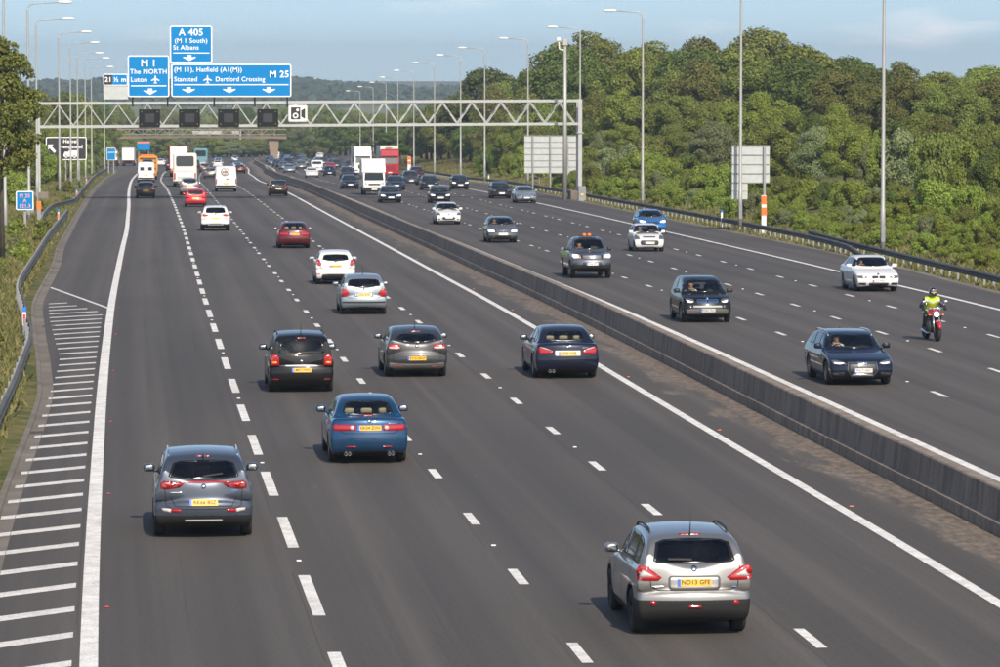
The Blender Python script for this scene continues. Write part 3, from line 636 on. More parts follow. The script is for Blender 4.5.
def sheet(name, ys, cols, h, m, smooth=True):
    """cols: functions of Y giving u; h: height over the road or list of heights per column"""
    V = []; F = []; UV = []; nc = len(cols)
    for Y in ys:
        for j, c in enumerate(cols):
            u = c(Y) if callable(c) else c; V.append(P(u, Y, h[j] if isinstance(h, (list, tuple)) else h)); UV.append((float(u), float(Y)))
    for i in range(len(ys)-1):
        for j in range(nc-1): a = i*nc+j; F.append((a, a+1, a+nc+1, a+nc))
    me = mesh_from(name, V, F, smooth, (m,)); lay = me.uv_layers.new(name='uv')
    lay.data.foreach_set('uv', [c for f in F for i in f for c in UV[i]]); return me
YS = ywalk(30, 1500, 3, 10)
roadL = struct(obj('road_northbound', sheet('road', YS, [lambda y: kerbL(y)+.30, 2, 7, 12, 16.9], 0, M_roadL)))
roadR = struct(obj('road_southbound', sheet('road', YS, [16.8, 22, 28, lambda y: kerbR(y)], -.002, M_roadR)))
M_conc = mat('weathered_concrete', (.15, .13, .108), .9, noise=.3, nscale=.5, bump=.12, bscale=25)
struct(obj('kerb_strip', sheet('kerb', YS, [lambda y: kerbL(y)-.05, lambda y: kerbL(y)-.02, lambda y: kerbL(y)+.10, lambda y: kerbL(y)+.12, lambda y: kerbL(y)+.42], [-.1, .05, .045, -.01, .008], M_conc, False)))
struct(obj('shoulder_edge', sheet('edge', YS, [lambda y: kerbR(y)-.35, lambda y: kerbR(y)+.1], [.006, .0], M_conc, False)))
# ground
def grass_mat(name):
    m, n, l, b = attr_mat(name); t = n.new('ShaderNodeTexCoord'); o = t.outputs['Object']
    a = noise(n, l, o, .18, 6, .65); c = noise(n, l, o, 1.6, 5); f = noise(n, l, o, 9, 3)
    col = mixc(n, l, ramp(n, l, a, .38, .62), (.12, .115, .045), (.060, .082, .022)); col = mixc(n, l, ramp(n, l, c, .45, .7), col, (.19, .155, .075)); col = mixc(n, l, .5, col, ramp(n, l, f, .3, .75, (.5, .5, .5), (1.5, 1.5, 1.5)), 'MULTIPLY')
    l.new(col, b.inputs['Base Color']); b.inputs['Roughness'].default_value = .95; b.inputs['Specular IOR Level'].default_value = .1
    bp = n.new('ShaderNodeBump'); bp.inputs['Strength'].default_value = .6; bp.inputs['Distance'].default_value = .25; l.new(c, bp.inputs['Height']); l.new(bp.outputs[0], b.inputs['Normal']); return m
M_grass = grass_mat('verge_grass')
OL = [(0,.03),(.4,.06),(1,.08),(3,.10),(8,.2),(18,.8),(40,1.5),(90,1.2),(250,0),(9000,0)]; OR = [(0,-.04),(.5,-.15),(1.2,-.2),(2,-.1),(3.5,.2),(6,.8),(10,1.3),(18,2.2),(35,3.6),(60,4.6),(100,5),(250,4),(9000,4)]
oL, oR = pch(OL), pch(OR)
def ground_h(u, Y):
    kl, kr = float(kerbL(Y)), float(kerbR(Y)); f = 1.0 if Y < 1000 else max(0., 1-(Y-1000)/600.)
    if u < kl: return float(oL(kl-u))*(f if kl-u > 10 else 1)
    if u > kr: return float(oR(u-kr))*(f if u-kr > 10 else 1)
    return -.2
cl = [0,.4,1,2,3,5,8,12,18,26,40,60,90,140,250,500,1200,3000][::-1]; cr_ = [0,.5,1.2,2,3.5,6,9,13,18,25,35,50,70,100,150,250,500,1200,3000]
gy = list(np.arange(20, 1200, 6))+list(np.arange(1200, 2000, 40))+[2200,2600,3200,4200,5500,7500,9000]
V = []; F = []
for Y in gy:
    kl, kr = float(kerbL(Y)), float(kerbR(Y)); k = 1 if Y < 1400 else 0
    us = [kl-c for c in cl]+[kl+.5, kr-.5]+[kr+c for c in cr_]
    for u in us:
        h = ground_h(u, Y) if not (kl <= u <= kr) else (-.22 if kl < u < kr else ground_h(u-.001 if u <= kl else u+.001, Y)); x, y, z = P(u, Y, h)
        if Y > 1400: x = u
        V.append((x, y, z+(0 if Y < 1300 else 0)))
nc = len(cl)+len(cr_)+2
for i in range(len(gy)-1):
    for j in range(nc-1): a = i*nc+j; F.append((a, a+1, a+nc+1, a+nc))
struct(obj('ground', mesh_from('ground', V, F, True, (M_grass,))))

# ------------------------------------------------------------------ painted markings
def line_paint(name, wear):
    m, n, l, b = attr_mat(name); t = n.new('ShaderNodeTexCoord'); f = noise(n, l, t.outputs['Object'], 2.2, 8, .7); g = noise(n, l, t.outputs['Object'], 22, 3, .7)
    col = mixc(n, l, ramp(n, l, f, .40-wear*.08, .66, (.0,)*3, (1,)*3), (.80, .79, .76), (.52, .50, .47)); col = mixc(n, l, mth(n, l, 'MULTIPLY', ramp(n, l, g, .56-wear*.03, .66), .7), col, (.20, .19, .18))
    l.new(col, b.inputs['Base Color']); b.inputs['Roughness'].default_value = .7; return m
M_line = line_paint('road_paint', .3); M_hatch = line_paint('worn_road_paint', 1.5)
def strip(name, uf, y0, y1, w, par, m=None, h=.007, step=3.):
    ys = [y0+(y1-y0)*i/max(1, int((y1-y0)/step)) for i in range(max(1, int((y1-y0)/step))+1)] if y1-y0 > step else [y0, y1]
    return obj(name, sheet(name, ys, [lambda y: uf(y)-w/2, lambda y: uf(y)+w/2], h, m or M_line, False), par)
strip('edge_line', u_left, 40, 900, .27, roadL); strip('edge_line', lambda y: 14.45, 40, 900, .23, roadL)
strip('edge_line', lambda y: 18.85, 40, 900, .24, roadR); strip('edge_line', lambda y: 32.7+rx(y), 60, 900, .22, roadR)
M_stud = mat('road_stud_white', (.75, .75, .75), .3, coat=.5); stud_me = MB().box(-.045, .045, -.05, .05, 0, .022, bev=.008).mesh('road_stud', (M_stud,))
M_studr = mat('road_stud_red', (.5, .03, .03), .3, coat=.5); M_studa = mat('road_stud_amber', (.75, .2, .03), .3, coat=.5)
studr = MB().box(-.04, .04, -.04, .04, 0, .02, bev=.012).mesh('road_stud', (M_studr,)); studa = MB().box(-.045, .045, -.045, .045, 0, .022, bev=.012).mesh('road_stud', (M_studa,))
rs = random.Random(5)
def dashes(uf, y0, sp, ln, w, par, y1=690):
    Y = y0; k = 0
    while Y < y1:
        strip('lane_dash', uf, Y-ln/2, Y+ln/2, w*(1+.15*max(0, Y-250)/250), par); k += 1
        if k % 2 == 0: obj('road_stud', stud_me, par, P(uf(Y)+rs.uniform(-.02, .02), Y+sp/2, .003), (0, 0, -heading(Y)))
        Y += sp
dashes(u_12, 58.0, 9.3, 5.2, .20, roadL); dashes(lambda y: 7.02, 60.2, 9.17, 2.1, .17, roadL); dashes(lambda y: 10.7, 61.4, 9.24, 2.1, .17, roadL)
dashes(lambda y: 22.3+rx(y)*.3, 81.5, 9.1, 2.0, .15, roadR); dashes(lambda y: 25.75+rx(y)*.55, 99., 9.3, 2.0, .15, roadR); dashes(lambda y: 29.1+rx(y)*.9, 105.5, 9.5, 2.0, .15, roadR)
for k in range(20): obj('road_stud', studr, roadL, P(.02+float(u_left(66+18*k))+.25, 66+18*k, .004)); obj('road_stud', studa, roadL, P(14.72, 62+18*k, .004)); obj('road_stud', studr, roadR, P(32.5+float(rx(70+18*k)), 70+18*k, .004))
# hatched area at the left
hl = pch([(40,-2.35),(79,-2.05),(88,-1.88),(98,-1.77),(109,-1.65),(123,-1.59),(135,-1.93),(147,-2.34),(164,-2.74),(175,-2.9)])
hy = [58.2]
while hy[-1] < 163: hy.append(hy[-1]+(3.05 if hy[-1] < 105 else 2.6))
for Y in hy:
    a = float(hl(Y)); e = -.50 if Y < 150 else -.5-(Y-150)*.16; t = .62 if Y < 110 else .5; V = []; q = 6
    if e-a < .4: continue
    for i in range(q+1):
        u = a+(e-a)*i/q; y = Y+(u-a)*.95; V += [P(u, y-t/2, .007), P(u, y+t/2, .007)]
    obj('hatch_bar', mesh_from('hatch_bar', V, [(2*i, 2*i+2, 2*i+3, 2*i+1) for i in range(q)], False, (M_hatch,)), roadL)
V = []
for i in range(9): f = i/8; u = -2.9+2.55*f; y = 174-18.5*f; V += [P(u, y-.55, .007), P(u, y+.55, .007)]
obj('hatch_boundary_line', mesh_from('hatch_line', V, [(2*i, 2*i+2, 2*i+3, 2*i+1) for i in range(8)], False, (M_hatch,)), roadL)
# drain covers and repair patches
M_iron = mat('cast_iron', (.05, .045, .04), .7, noise=.3)
for u, Y in ((-2.02, 99), (-2.6, 143), (-3.4, 205)): obj('drain_cover', MB().box(-.22, .22, -.3, .3, -.02, .018, bev=.006).mesh('drain_cover', (M_iron,)), roadL, P(u+.3, Y))

# ------------------------------------------------------------------ central concrete barrier
def conc_mat():
    m, n, l, b = attr_mat('barrier_concrete'); t = n.new('ShaderNodeTexCoord'); v = n.new('ShaderNodeVectorMath'); v.operation = 'MULTIPLY'; v.inputs[1].default_value = (1, 1.0, .10); l.new(t.outputs['Object'], v.inputs[0])
    a = noise(n, l, v.outputs[0], 2.6, 6, .7); c = noise(n, l, t.outputs['Object'], .5, 5); f = noise(n, l, t.outputs['Object'], 16, 4)
    col = mixc(n, l, ramp(n, l, c, .35, .7), (.215, .172, .136), (.275, .225, .180)); col = mixc(n, l, mth(n, l, 'MULTIPLY', ramp(n, l, a, .44, .66), .75), col, (.085, .072, .061)); col = mixc(n, l, .4, col, ramp(n, l, f, .3, .7, (.6,)*3, (1.35,)*3), 'MULTIPLY')
    l.new(col, b.inputs['Base Color']); b.inputs['Roughness'].default_value = .9; bp = n.new('ShaderNodeBump'); bp.inputs['Strength'].default_value = .5; bp.inputs['Distance'].default_value = .02; l.new(f, bp.inputs['Height']); l.new(bp.outputs[0], b.inputs['Normal']); return m
M_barr = conc_mat()
def barrier(y0, y1, uc, label, widen=0):
    prof = [(-.33,-.05),(-.32,.19),(-.31,.235),(-.20,.25),(-.19,.28),(-.145,.79),(-.12,.82),(.12,.82),(.145,.79),(.19,.28),(.20,.25),(.31,.235),(.32,.19),(.33,-.05)]
    ys = ywalk(y0, y1, 2.5, 8); V = []; F = []; n = len(prof)
    for Y in ys:
        w = 1+widen*max(0, 1-(Y-y0)/3.)
        for p in prof: V.append(P(uc+p[0]*w, Y, p[1]))
    for i in range(len(ys)-1):
        for j in range(n-1): a = i*n+j; F.append((a, a+1, a+n+1, a+n))
    F += [tuple(range(n))[::-1], tuple((len(ys)-1)*n+k for k in range(n))]
    o = empty('concrete_barrier', P(uc, y0)); me = mesh_from('barrier_wall', V, F, False, (M_barr,)); c = obj('barrier_wall', me, o); c.matrix_parent_inverse = Matrix.Translation(-o.location)
    
    tag(o, label, 'barrier'); return o
barrier(40, 462, 16.82, 'long weathered concrete median wall with stepped foot, nearer stretch'); barrier(463, 1050, 17.25, 'concrete median wall beyond the joint, running on towards the footbridge', .25)

# ------------------------------------------------------------------ steel guardrails
M_galv = mat('galvanised_steel', (.25, .26, .27), .55, .5, noise=.25, nscale=.8); M_galvd = mat('weathered_rail_steel', (.085, .082, .079), .7, .0, noise=.3, nscale=.6)
post_me = {}
def guardrail(pts, top, label, side, ramp_end=None, zoff=None):
    uf = pch([(y, u) for u, y in pts] if pts[0][0] < pts[0][1] and False else pts); y0, y1 = pts[0][0], pts[-1][0]
    prof = [(.0,-.31),(.035,-.30),(.075,-.25),(.075,-.21),(.01,-.17),(.01,-.14),(.075,-.10),(.075,-.06),(.035,-.01),(0,0),(-.02,0),(-.02,-.31)]
    ys = ywalk(y0, y1, 1.6, 8); V = []; F = []; n = len(prof)
    o = empty('guardrail', P(float(uf(y0)), y0))
    for Y in ys:
        t = top
        if ramp_end and abs(Y-ramp_end[0]) < ramp_end[1]: t = .12+(top-.12)*(abs(Y-ramp_end[0])/ramp_end[1])
        for p in prof: V.append(P(float(uf(Y))+side*p[0], Y, t+p[1]))
    for i in range(len(ys)-1):
        for j in range(n): a = i*n+j; b = i*n+(j+1) % n; F.append((a, b, b+n, a+n))
    F += [tuple(range(n)), tuple((len(ys)-1)*n+k for k in range(n))]
    c = obj('beam', MB().add(V, F).mesh('beam', (M_galvd,)), o); c.matrix_parent_inverse = Matrix.Translation(-o.location)
    if top not in post_me: post_me[top] = MB().box(-.05, .05, -.03, .03, -1.1, 0, bev=.008).mesh('post', (M_galv,))
    Y = y0+1.2; sp = 2.4; Z0 = o.location
    while Y < min(y1, 640):
        t = top
        if ramp_end and abs(Y-ramp_end[0]) < ramp_end[1]: t = .12+(top-.12)*(abs(Y-ramp_end[0])/ramp_end[1])
        p = Vector(P(float(uf(Y))-side*.075, Y, t-.03)); obj('post', post_me[top], o, p-Z0); Y += sp if Y < 350 else 3.6
    tag(o, label, 'guardrail'); return o
guardrail([(60,-2.75),(96,-2.6),(111,-2.5),(123,-2.5),(129,-2.58),(137,-2.9),(148,-3.3),(160,-3.8),(167,-3.95),(181,-4.05),(201,-4.15),(223,-4.3),(256,-4.45),(294,-4.5)], .72, 'grey steel crash rail beside the hatched strip, with a kink by the marker post', 1)
guardrail([(256,-5.5),(270,-5.75),(284,-5.95),(300,-6.0),(310,-5.9),(320,-5.4),(331,-4.75),(353,-4.7),(390,-4.75),(504,-5.85),(624,-7.6),(700,-9),(800,-13.7)], .72, 'grey steel crash rail behind, bending towards the lamp posts and the gantry', 1)
guardrail([(95,34.0),(130,35.0),(150,35.9),(168,36.7),(184,37.35),(203,38.1),(215,38.6),(226,39.2),(238,39.9)], .52, 'grey steel crash rail at the right edge, nearest the camera', -1)
guardrail([(201,36.95),(208,37.3),(220,37.95),(234,38.4),(264,38.9),(290,39.1),(343,39.0),(392,38.9),(500,39.6),(585,39.8),(700,39.7),(1000,39.4)], .55, 'long grey steel crash rail whose near end slopes to the ground', -1, (201, 9.))

# ------------------------------------------------------------------ lamp columns
M_col = mat('grey_lamp_column', (.36, .36, .35), .5, .25, noise=.12, nscale=.5); M_lan = mat('lantern_white', (.72, .72, .70), .3)
def lamp_proto(sg):
    H = 15.0; pts = [(0,0,0),(0,0,2.2),(0,0,2.25),(0,0,8),(0,0,H-.5),(sg*.05,0,H-.25),(sg*.18,0,H-.08),(sg*.4,0,H),(sg*2.1,0,H+.08)]
    a = MB().tube(pts[:6], [.135,.13,.11,.09,.065,.06], 10).mesh('column', (M_col,), True); b = MB().tube(pts[4:], [.064,.058,.052,.048,.036], 8).mesh('bracket_arm', (M_col,), True)
    c = MB().sq((sg*2.55, 0, H+.11), (.52, .19, .105), .8, 14, 8).mesh('lantern', (M_lan,), True); d = MB().box(-.1, .1, -.145, -.13, .5, 1.3).mesh('access_door', (M_galv,)); return a, b, c, d
LP = {1: lamp_proto(1), -1: lamp_proto(-1)}
def lamp(u, Y, sg, label, h=0.):
    o = empty('lamp_post', P(u, Y, h), (0, 0, -heading(Y)))
    for nm, me in zip(('column', 'bracket_arm', 'lantern', 'access_door'), LP[sg]): obj(nm, me, o)
    return tag(o, label, 'lamp post', 'lamp posts along the left verge' if sg > 0 else 'lamp posts along the right verge')
ordn = ['nearest', 'second', 'third', 'fourth', 'fifth', 'sixth', 'seventh', 'eighth', 'ninth', 'tenth', 'eleventh', 'twelfth', 'thirteenth']
for i, (u, Y) in enumerate([(-7.2,243),(-7.0,284),(-7.7,331),(-7.0,384),(-6.9,430),(-7.2,478),(-6.9,505),(-7.7,565),(-7.9,640)]): lamp(u, Y, 1, 'tall grey lamp post on the left verge, %s from the camera' % ordn[i])
for i, (u, Y) in enumerate([(38.7,207),(38.4,256),(39.2,314),(40.7,374),(40.2,421),(39.,463),(38.8,499),(38.6,550),(38.6,606),(38.8,668),(39,730),(39,790),(39,860)]): lamp(u, Y, -1, 'tall grey lamp post on the right verge, %s from the camera' % ordn[i], .25)

# ------------------------------------------------------------------ sign gantry
M_gal = mat('gantry_grey_paint', (.36, .375, .375), .5, .1, noise=.08); M_sb = mat('motorway_sign_blue', (.0, .175, .45), .6, spec=.15, noise=.04, nscale=.6); M_sw = mat('sign_white', (.78, .79, .80), .45)
M_sgrey = mat('sign_back_grey', (.40, .43, .43), .55, .15, noise=.08); M_sblk = mat('sign_black', (.012, .012, .013), .5); M_signal = mat('signal_matt_black', (.008, .009, .010), .7, spec=.2)
GY = 355.; GZ = float(zr(GY)); GX = float(xo(GY))
g = empty('sign_gantry', (GX-8.05, GY, GZ)); g0 = g.location.copy()
def gp(name, mb, m, par=None): o = obj(name, mb.mesh(name, (m,)), par or g, (0,0,0) if par else tuple(-g0)); return o
ZB, ZT, DY = GZ+6.35, GZ+8.36, 1.3; XL, XR = GX-8.05, GX+38.5; RISE = .20
def gz(x): return RISE*(x-XL)/(XR-XL)
for yy in (GY, GY+DY):
    for z in (ZB, ZT): gp('chord', MB().beam((XL, yy, z), (XR, yy, z+RISE), .22, .22), M_gal)
    n = 18; pw = (XR-XL-.6)/n
    for i in range(n):
        x0 = XL+.3+i*pw; xm = x0+pw/2
        gp('brace', MB().beam((x0, yy, ZB+.1+gz(x0)), (xm, yy, ZT-.1+gz(xm)), .075, .10, up=(0,1,0)), M_gal); gp('brace', MB().beam((xm, yy, ZT-.1+gz(xm)), (x0+pw, yy, ZB+.1+gz(x0+pw)), .075, .10, up=(0,1,0)), M_gal)
for i in range(19):
    x = XL+.3+i*(XR-XL-.6)/18
    gp('cross_member', MB().beam((x, GY+.11, ZT+gz(x)), (x, GY+DY-.11, ZT+gz(x)), .08, .08), M_gal)
    if i < 18: x2 = x+(XR-XL-.6)/36; gp('cross_member', MB().beam((x2, GY+.11, ZB+gz(x2)), (x2, GY+DY-.11, ZB+gz(x2)), .08, .08), M_gal)
for x, s in ((XL, -1), (XR, 1)):
    for yy in (GY, GY+DY):
        gp('leg', MB().beam((x+s*.17, yy, GZ-.3), (x+s*.17, yy, ZT+.13+gz(x)), .34, .30, up=(0,1,0)), M_gal)
    gp('leg_brace', MB().beam((x+s*.17, GY+.15, GZ+3.), (x+s*.17, GY+DY-.15, GZ+3.), .12, .12), M_gal); gp('flange', MB().box(x-.3+s*.17, x+.3+s*.17, GY-.25, GY+DY+.25, ZB-.62, ZB-.54), M_gal)
    gp('plinth', MB().box(x-.7, x+.7, GY-.6, GY+DY+.6, GZ-.4, GZ+.75, bev=.04), M_conc)
tag(g, 'grey steel lattice gantry spanning both carriageways', 'gantry')
def face_text(o, base, txt, size, x, z, y, m=M_sw, bold=.008, align='CENTER', sx=1.0, sp=1.05):
    t = obj('lettering', text_mesh(txt, size, m, bold, sp, align, sx), o, (x-base[0], y-base[1], z-base[2]), (math.pi/2, 0, 0)); return t
def sign(name, x0, x1, z0, z1, Y, label, m=None, border=.09, posts=(), r=.18, group=None, back=True):
    base = ((x0+x1)/2, Y, z0); o = empty(name, base)
    mb = MB().prism([(a-base[0], c-base[2]) for a, c in rr(x0, x1, z0, z1, r, 4)], 'y', 0, .10); obj('border', mb.mesh('border', (M_sw,)), o)
    mb = MB().prism([(a-base[0], c-base[2]) for a, c in rr(x0+border, x1-border, z0+border, z1-border, max(r-border, .02), 4)], 'y', -.012, .02); obj('face', mb.mesh('face', (m or M_sb,)), o)
    for px, zb in posts: obj('post', MB().beam((px-base[0], .22, zb-base[2]), (px-base[0], .22, z1-.1-base[2]), .15, .2, up=(0,1,0)).mesh('post', (M_galv,)), o)
    return tag(o, label, 'sign', group), base
def flat(o, base, name, poly, Y, m=M_sw, dz=-.016):
    n = len(poly); mb = MB().prism([(a-base[0], c-base[2]) for a, c in poly], 'y', Y-base[1]+dz-.004, Y-base[1]+dz+.003); return obj(name, mb.mesh(name, (m,)), o)
def arrow(o, base, x, z, w, h, Y): return flat(o, base, 'arrow', [(x-.16*w, z+h/2), (x+.16*w, z+h/2), (x+.16*w, z+.12*h), (x+w/2, z+.2*h), (x+w/2*.98, z+.08*h), (x, z-h/2), (x-w/2*.98, z+.08*h), (x-w/2, z+.2*h), (x-.16*w, z+.12*h)], Y)
def plane_icon(o, base, x, z, s, Y):
    pl = [(0,.5),(.06,.42),(.07,.16),(.5,-.08),(.5,-.17),(.07,-.06),(.055,-.32),(.19,-.42),(.19,-.49),(0,-.44)]
    poly = [(x+a*s, z+c*s) for a, c in pl]+[(x-a*s, z+c*s) for a, c in pl[::-1] if a > 0]; return flat(o, base, 'aeroplane_symbol', poly[::-1], Y)
SY = GY-.35; YT = SY-.022
def X_(u): return GX+u
def H_(h): return GZ+h
s, b = sign('motorway_sign', X_(-.5), X_(3.04), H_(8.92), H_(12.48), SY, 'square blue M1 The NORTH direction sign on the gantry')
face_text(s, b, 'M 1', .82, X_(1.27), H_(11.80), YT, bold=.018); face_text(s, b, 'The NORTH', .58, X_(1.27), H_(11.08), YT, sx=.98); face_text(s, b, 'Luton', .58, X_(-.28), H_(10.40), YT, align='LEFT'); plane_icon(s, b, X_(1.85), H_(10.42), .72, SY)
flat(s, b, 'rule', [(X_(-.25), H_(9.83)), (X_(2.8), H_(9.83)), (X_(2.8), H_(9.91)), (X_(-.25), H_(9.91))], SY); arrow(s, b, X_(1.40), H_(9.38), 1.15, .52, SY)
s, b = sign('motorway_sign', X_(3.12), X_(6.74), H_(11.85), H_(15.02), SY, 'blue A405 St Albans direction sign, highest on the gantry')
face_text(s, b, 'A 405', .82, X_(4.93), H_(14.45), YT, bold=.018); face_text(s, b, '(M 1 South)', .56, X_(4.93), H_(13.74), YT); face_text(s, b, 'St Albans', .56, X_(3.38), H_(13.15), YT, align='LEFT')
flat(s, b, 'rule', [(X_(3.38), H_(12.66)), (X_(6.5), H_(12.66)), (X_(6.5), H_(12.73)), (X_(3.38), H_(12.73))], SY); arrow(s, b, X_(4.78), H_(12.26), 1.1, .5, SY)
s, b = sign('motorway_sign', X_(3.22), X_(13.54), H_(8.92), H_(11.75), SY-.01, 'long blue M25 Dartford Crossing direction sign on the gantry')
face_text(s, b, '(M 11), Hatfield (A1(M))', .56, X_(3.45), H_(11.25), YT-.01, align='LEFT', sx=1.0); face_text(s, b, 'Stansted', .56, X_(3.45), H_(10.43), YT-.01, align='LEFT'); plane_icon(s, b, X_(6.33), H_(10.43), .74, SY-.01); face_text(s, b, 'Dartford Crossing', .56, X_(7.0), H_(10.43), YT-.01, align='LEFT', sx=.97); face_text(s, b, 'M 25', .80, X_(12.5), H_(10.85), YT-.01, bold=.018)
flat(s, b, 'rule', [(X_(3.45), H_(9.93)), (X_(13.3), H_(9.93)), (X_(13.3), H_(10.01)), (X_(3.45), H_(10.01))], SY-.01)
for u in (4.70, 8.20, 11.6): arrow(s, b, X_(u), H_(9.50), 1.1, .5, SY-.01)
s, b = sign('junction_sign', X_(-2.6), X_(-.52), H_(9.9), H_(10.9), SY, 'small junction 21 half mile panel beside the M1 sign', border=.07, r=.08)
flat(s, b, 'number_panel', rr(X_(-2.53), X_(-1.85), H_(9.97), H_(10.83), .03), SY, M_sblk); face_text(s, b, '21', .58, X_(-2.19), H_(10.40), YT-.004, bold=.018); face_text(s, b, '½ m', .56, X_(-1.2), H_(10.40), YT-.004, bold=.02)
o = empty('blank_board', (X_(-1.5), SY, H_(8.72))); obj('board', MB().box(-1.1, 1.0, .0, .08, 0, 1.13).mesh('board', (M_sgrey,)), o); tag(o, 'plain grey board hanging under the junction panel', 'board')
for u in (-.1, 2.9, 6.9, 10.4, 13.2): gp('sign_bracket', MB().beam((X_(u), GY-.14, ZT-.3), (X_(u), GY-.14, H_(9.3)), .13, .10, up=(0,1,0)), M_signal)
M_led = mat('amber_lantern', (.45, .22, .03), .4)
for i, u in enumerate((1.33, 4.77, 8.13, 11.51)):
    base = (X_(u), GY-.32, H_(6.36)); o = empty('lane_signal', base)
    obj('housing', MB().box(-.9, .9, -.0, .16, 0, 1.5, bev=.03).mesh('housing', (M_signal,)), o); obj('display', MB().box(-.42, .42, -.02, .02, .38, 1.12).mesh('display', (mat('display_dark', (.018, .022, .024), .35),)), o)
    for x in (-.68, .68):
        for z in (.22, 1.28): obj('lantern', MB().lathe([(.04, 0), (.035, -.04), (.001, -.04)], 10, 'y', (x, 0, z)).mesh('lantern', (M_led,)), o)
    tag(o, 'black lane signal box hung on the gantry truss, %s from the left' % ordn[i].replace('nearest', 'first'), 'lane signal', 'lane signals on the gantry')
s, b = sign('camera_sign', X_(13.3), X_(14.91), H_(6.78), H_(8.2), GY-.3, 'white speed camera sign on the gantry truss', M_sblk, .05, r=.12); ys_ = GY-.3
flat(s, b, 'white_field', rr(X_(13.38), X_(14.83), H_(6.86), H_(8.12), .06), ys_, M_sw); flat(s, b, 'camera_body', rr(X_(13.50), X_(14.32), H_(6.96), H_(8.02), .06), ys_, M_sblk, -.024)
flat(s, b, 'lens', circ(X_(13.9), H_(7.30), .24, 16), ys_, M_sw, -.032); flat(s, b, 'lens_centre', circ(X_(13.9), H_(7.30), .13, 16), ys_, M_sblk, -.04); flat(s, b, 'flash', circ(X_(14.08), H_(7.78), .12, 12), ys_, M_sw, -.032); flat(s, b, 'hood', [(X_(14.38), H_(7.2)), (X_(14.74), H_(7.0)), (X_(14.74), H_(7.95)), (X_(14.38), H_(7.75))], ys_, M_sblk, -.024)
# ------------------------------------------------------------------ roadside signs
Y = 490.; zx = float(zr(Y)); xx = float(xo(Y))
s, b = sign('lorry_route_sign', xx-11.24, xx-6.43, zx+2.72, zx+5.44, Y, 'black lorry route sign on the left verge with white arrow', M_sblk, .10, [(xx-10.3, zx), (xx-8.9, zx), (xx-7.3, zx)], .2)
face_text(s, b, 'Hemel', .62, xx-8.35, zx+4.92, Y-.022, bold=.02); face_text(s, b, 'Hempstead', .58, xx-8.3, zx+4.28, Y-.022, bold=.02)
ax, az = xx-10.55, zx+4.05; flat(s, b, 'arrow', [(ax-.42, az+.5), (ax+.18, az+.5), (ax-.02, az+.28), (ax+.5, az-.3), (ax+.28, az-.5), (ax-.24, az+.08), (ax-.42, az-.1)][::-1], Y)
lx, lz = xx-8.4, zx+2.98; flat(s, b, 'lorry_symbol', [(lx-.75, lz+.12), (lx+.85, lz+.12), (lx+.85, lz+.86), (lx-.15, lz+.86), (lx-.15, lz+.62), (lx-.2, lz+.62), (lx-.2, lz+.70), (lx-.62, lz+.70), (lx-.75, lz+.4)], Y)
for q in (-.45, .55): flat(s, b, 'wheel_symbol', circ(lx+q, lz+.12, .15, 12), Y)
Y = 262.; zx = float(zr(Y)); xx = float(xo(Y))
s, b = sign('location_sign', xx-7.2, xx-6.09, zx+1.33, zx+2.53, Y, 'small blue M25 A 121.3 marker sign on a post at the left', None, .06, [(xx-6.63, zx)], .1); M_pink = mat('faded_sign_red', (.75, .32, .28), .5)
for t, z in (('M 25', 2.22), ('A', 1.92), ('121.3', 1.58)): face_text(s, b, t, .32, xx-6.64, zx+z, Y-.022, M_pink, .015)
Y = 640.; zx = float(zr(Y)); xx = float(xo(Y))
s, b = sign('direction_sign', xx-7.6, xx-6.2, zx+2.1, zx+4.0, Y, 'small far blue sign by the left verge before the footbridge', None, .07, [(xx-7.3, zx), (xx-6.5, zx)], .1); face_text(s, b, 'A414', .4, xx-6.9, zx+3.3, Y-.022)
def back_board(x0, x1, z0, z1, Y, rows, posts, label, extra=None):
    base = ((x0+x1)/2, Y, z0); o = empty('reverse_side_sign', base); n = rows
    for i in range(n): obj('panel', MB().box(x0-base[0], x1-base[0], 0, .04, (z1-z0)*i/n+.012, (z1-z0)*(i+1)/n-.012).mesh('panel', (M_sgrey,)), o)
    for i in range(n+1): obj('rail', MB().box(x0-base[0]+.02, x1-base[0]-.02, -.05, .02, (z1-z0)*i/n-.03, (z1-z0)*i/n+.03).mesh('rail', (M_galv,)), o)
    for px, zb in posts: obj('post', MB().beam((px-base[0], -.14, zb-z0), (px-base[0], -.14, z1-z0), .14, .16, up=(0,1,0)).mesh('post', (M_galv,)), o)
    if extra:
        a, c, d, e = extra; k = 2
        for i in range(k): obj('panel', MB().box(a-base[0], c-base[0], 0, .04, d-z0+(e-d)*i/k+.012, d-z0+(e-d)*(i+1)/k-.02).mesh('panel', (M_sgrey,)), o)
    return tag(o, label, 'sign')
Y = 395.; zx = float(zr(Y)); xx = float(xo(Y)); back_board(xx+37.5, xx+42.6, zx+1.75, zx+5.35, Y, 6, [(xx+38.3, zx), (xx+40.0, zx), (xx+41.7, zx)], 'large grey sign back behind the right leg of the gantry')
Y = 257.; zx = float(zr(Y)); xx = float(xo(Y)); back_board(xx+38.0, xx+40.4, zx+3.02, zx+5.35, Y, 4, [(xx+40.05, zx)], 'smaller grey stepped sign back beside a lamp post at the right', (xx+38.0, xx+39.0, zx+1.95, zx+3.0))
M_or = mat('orange_reflector', (.85, .16, .03), .4)
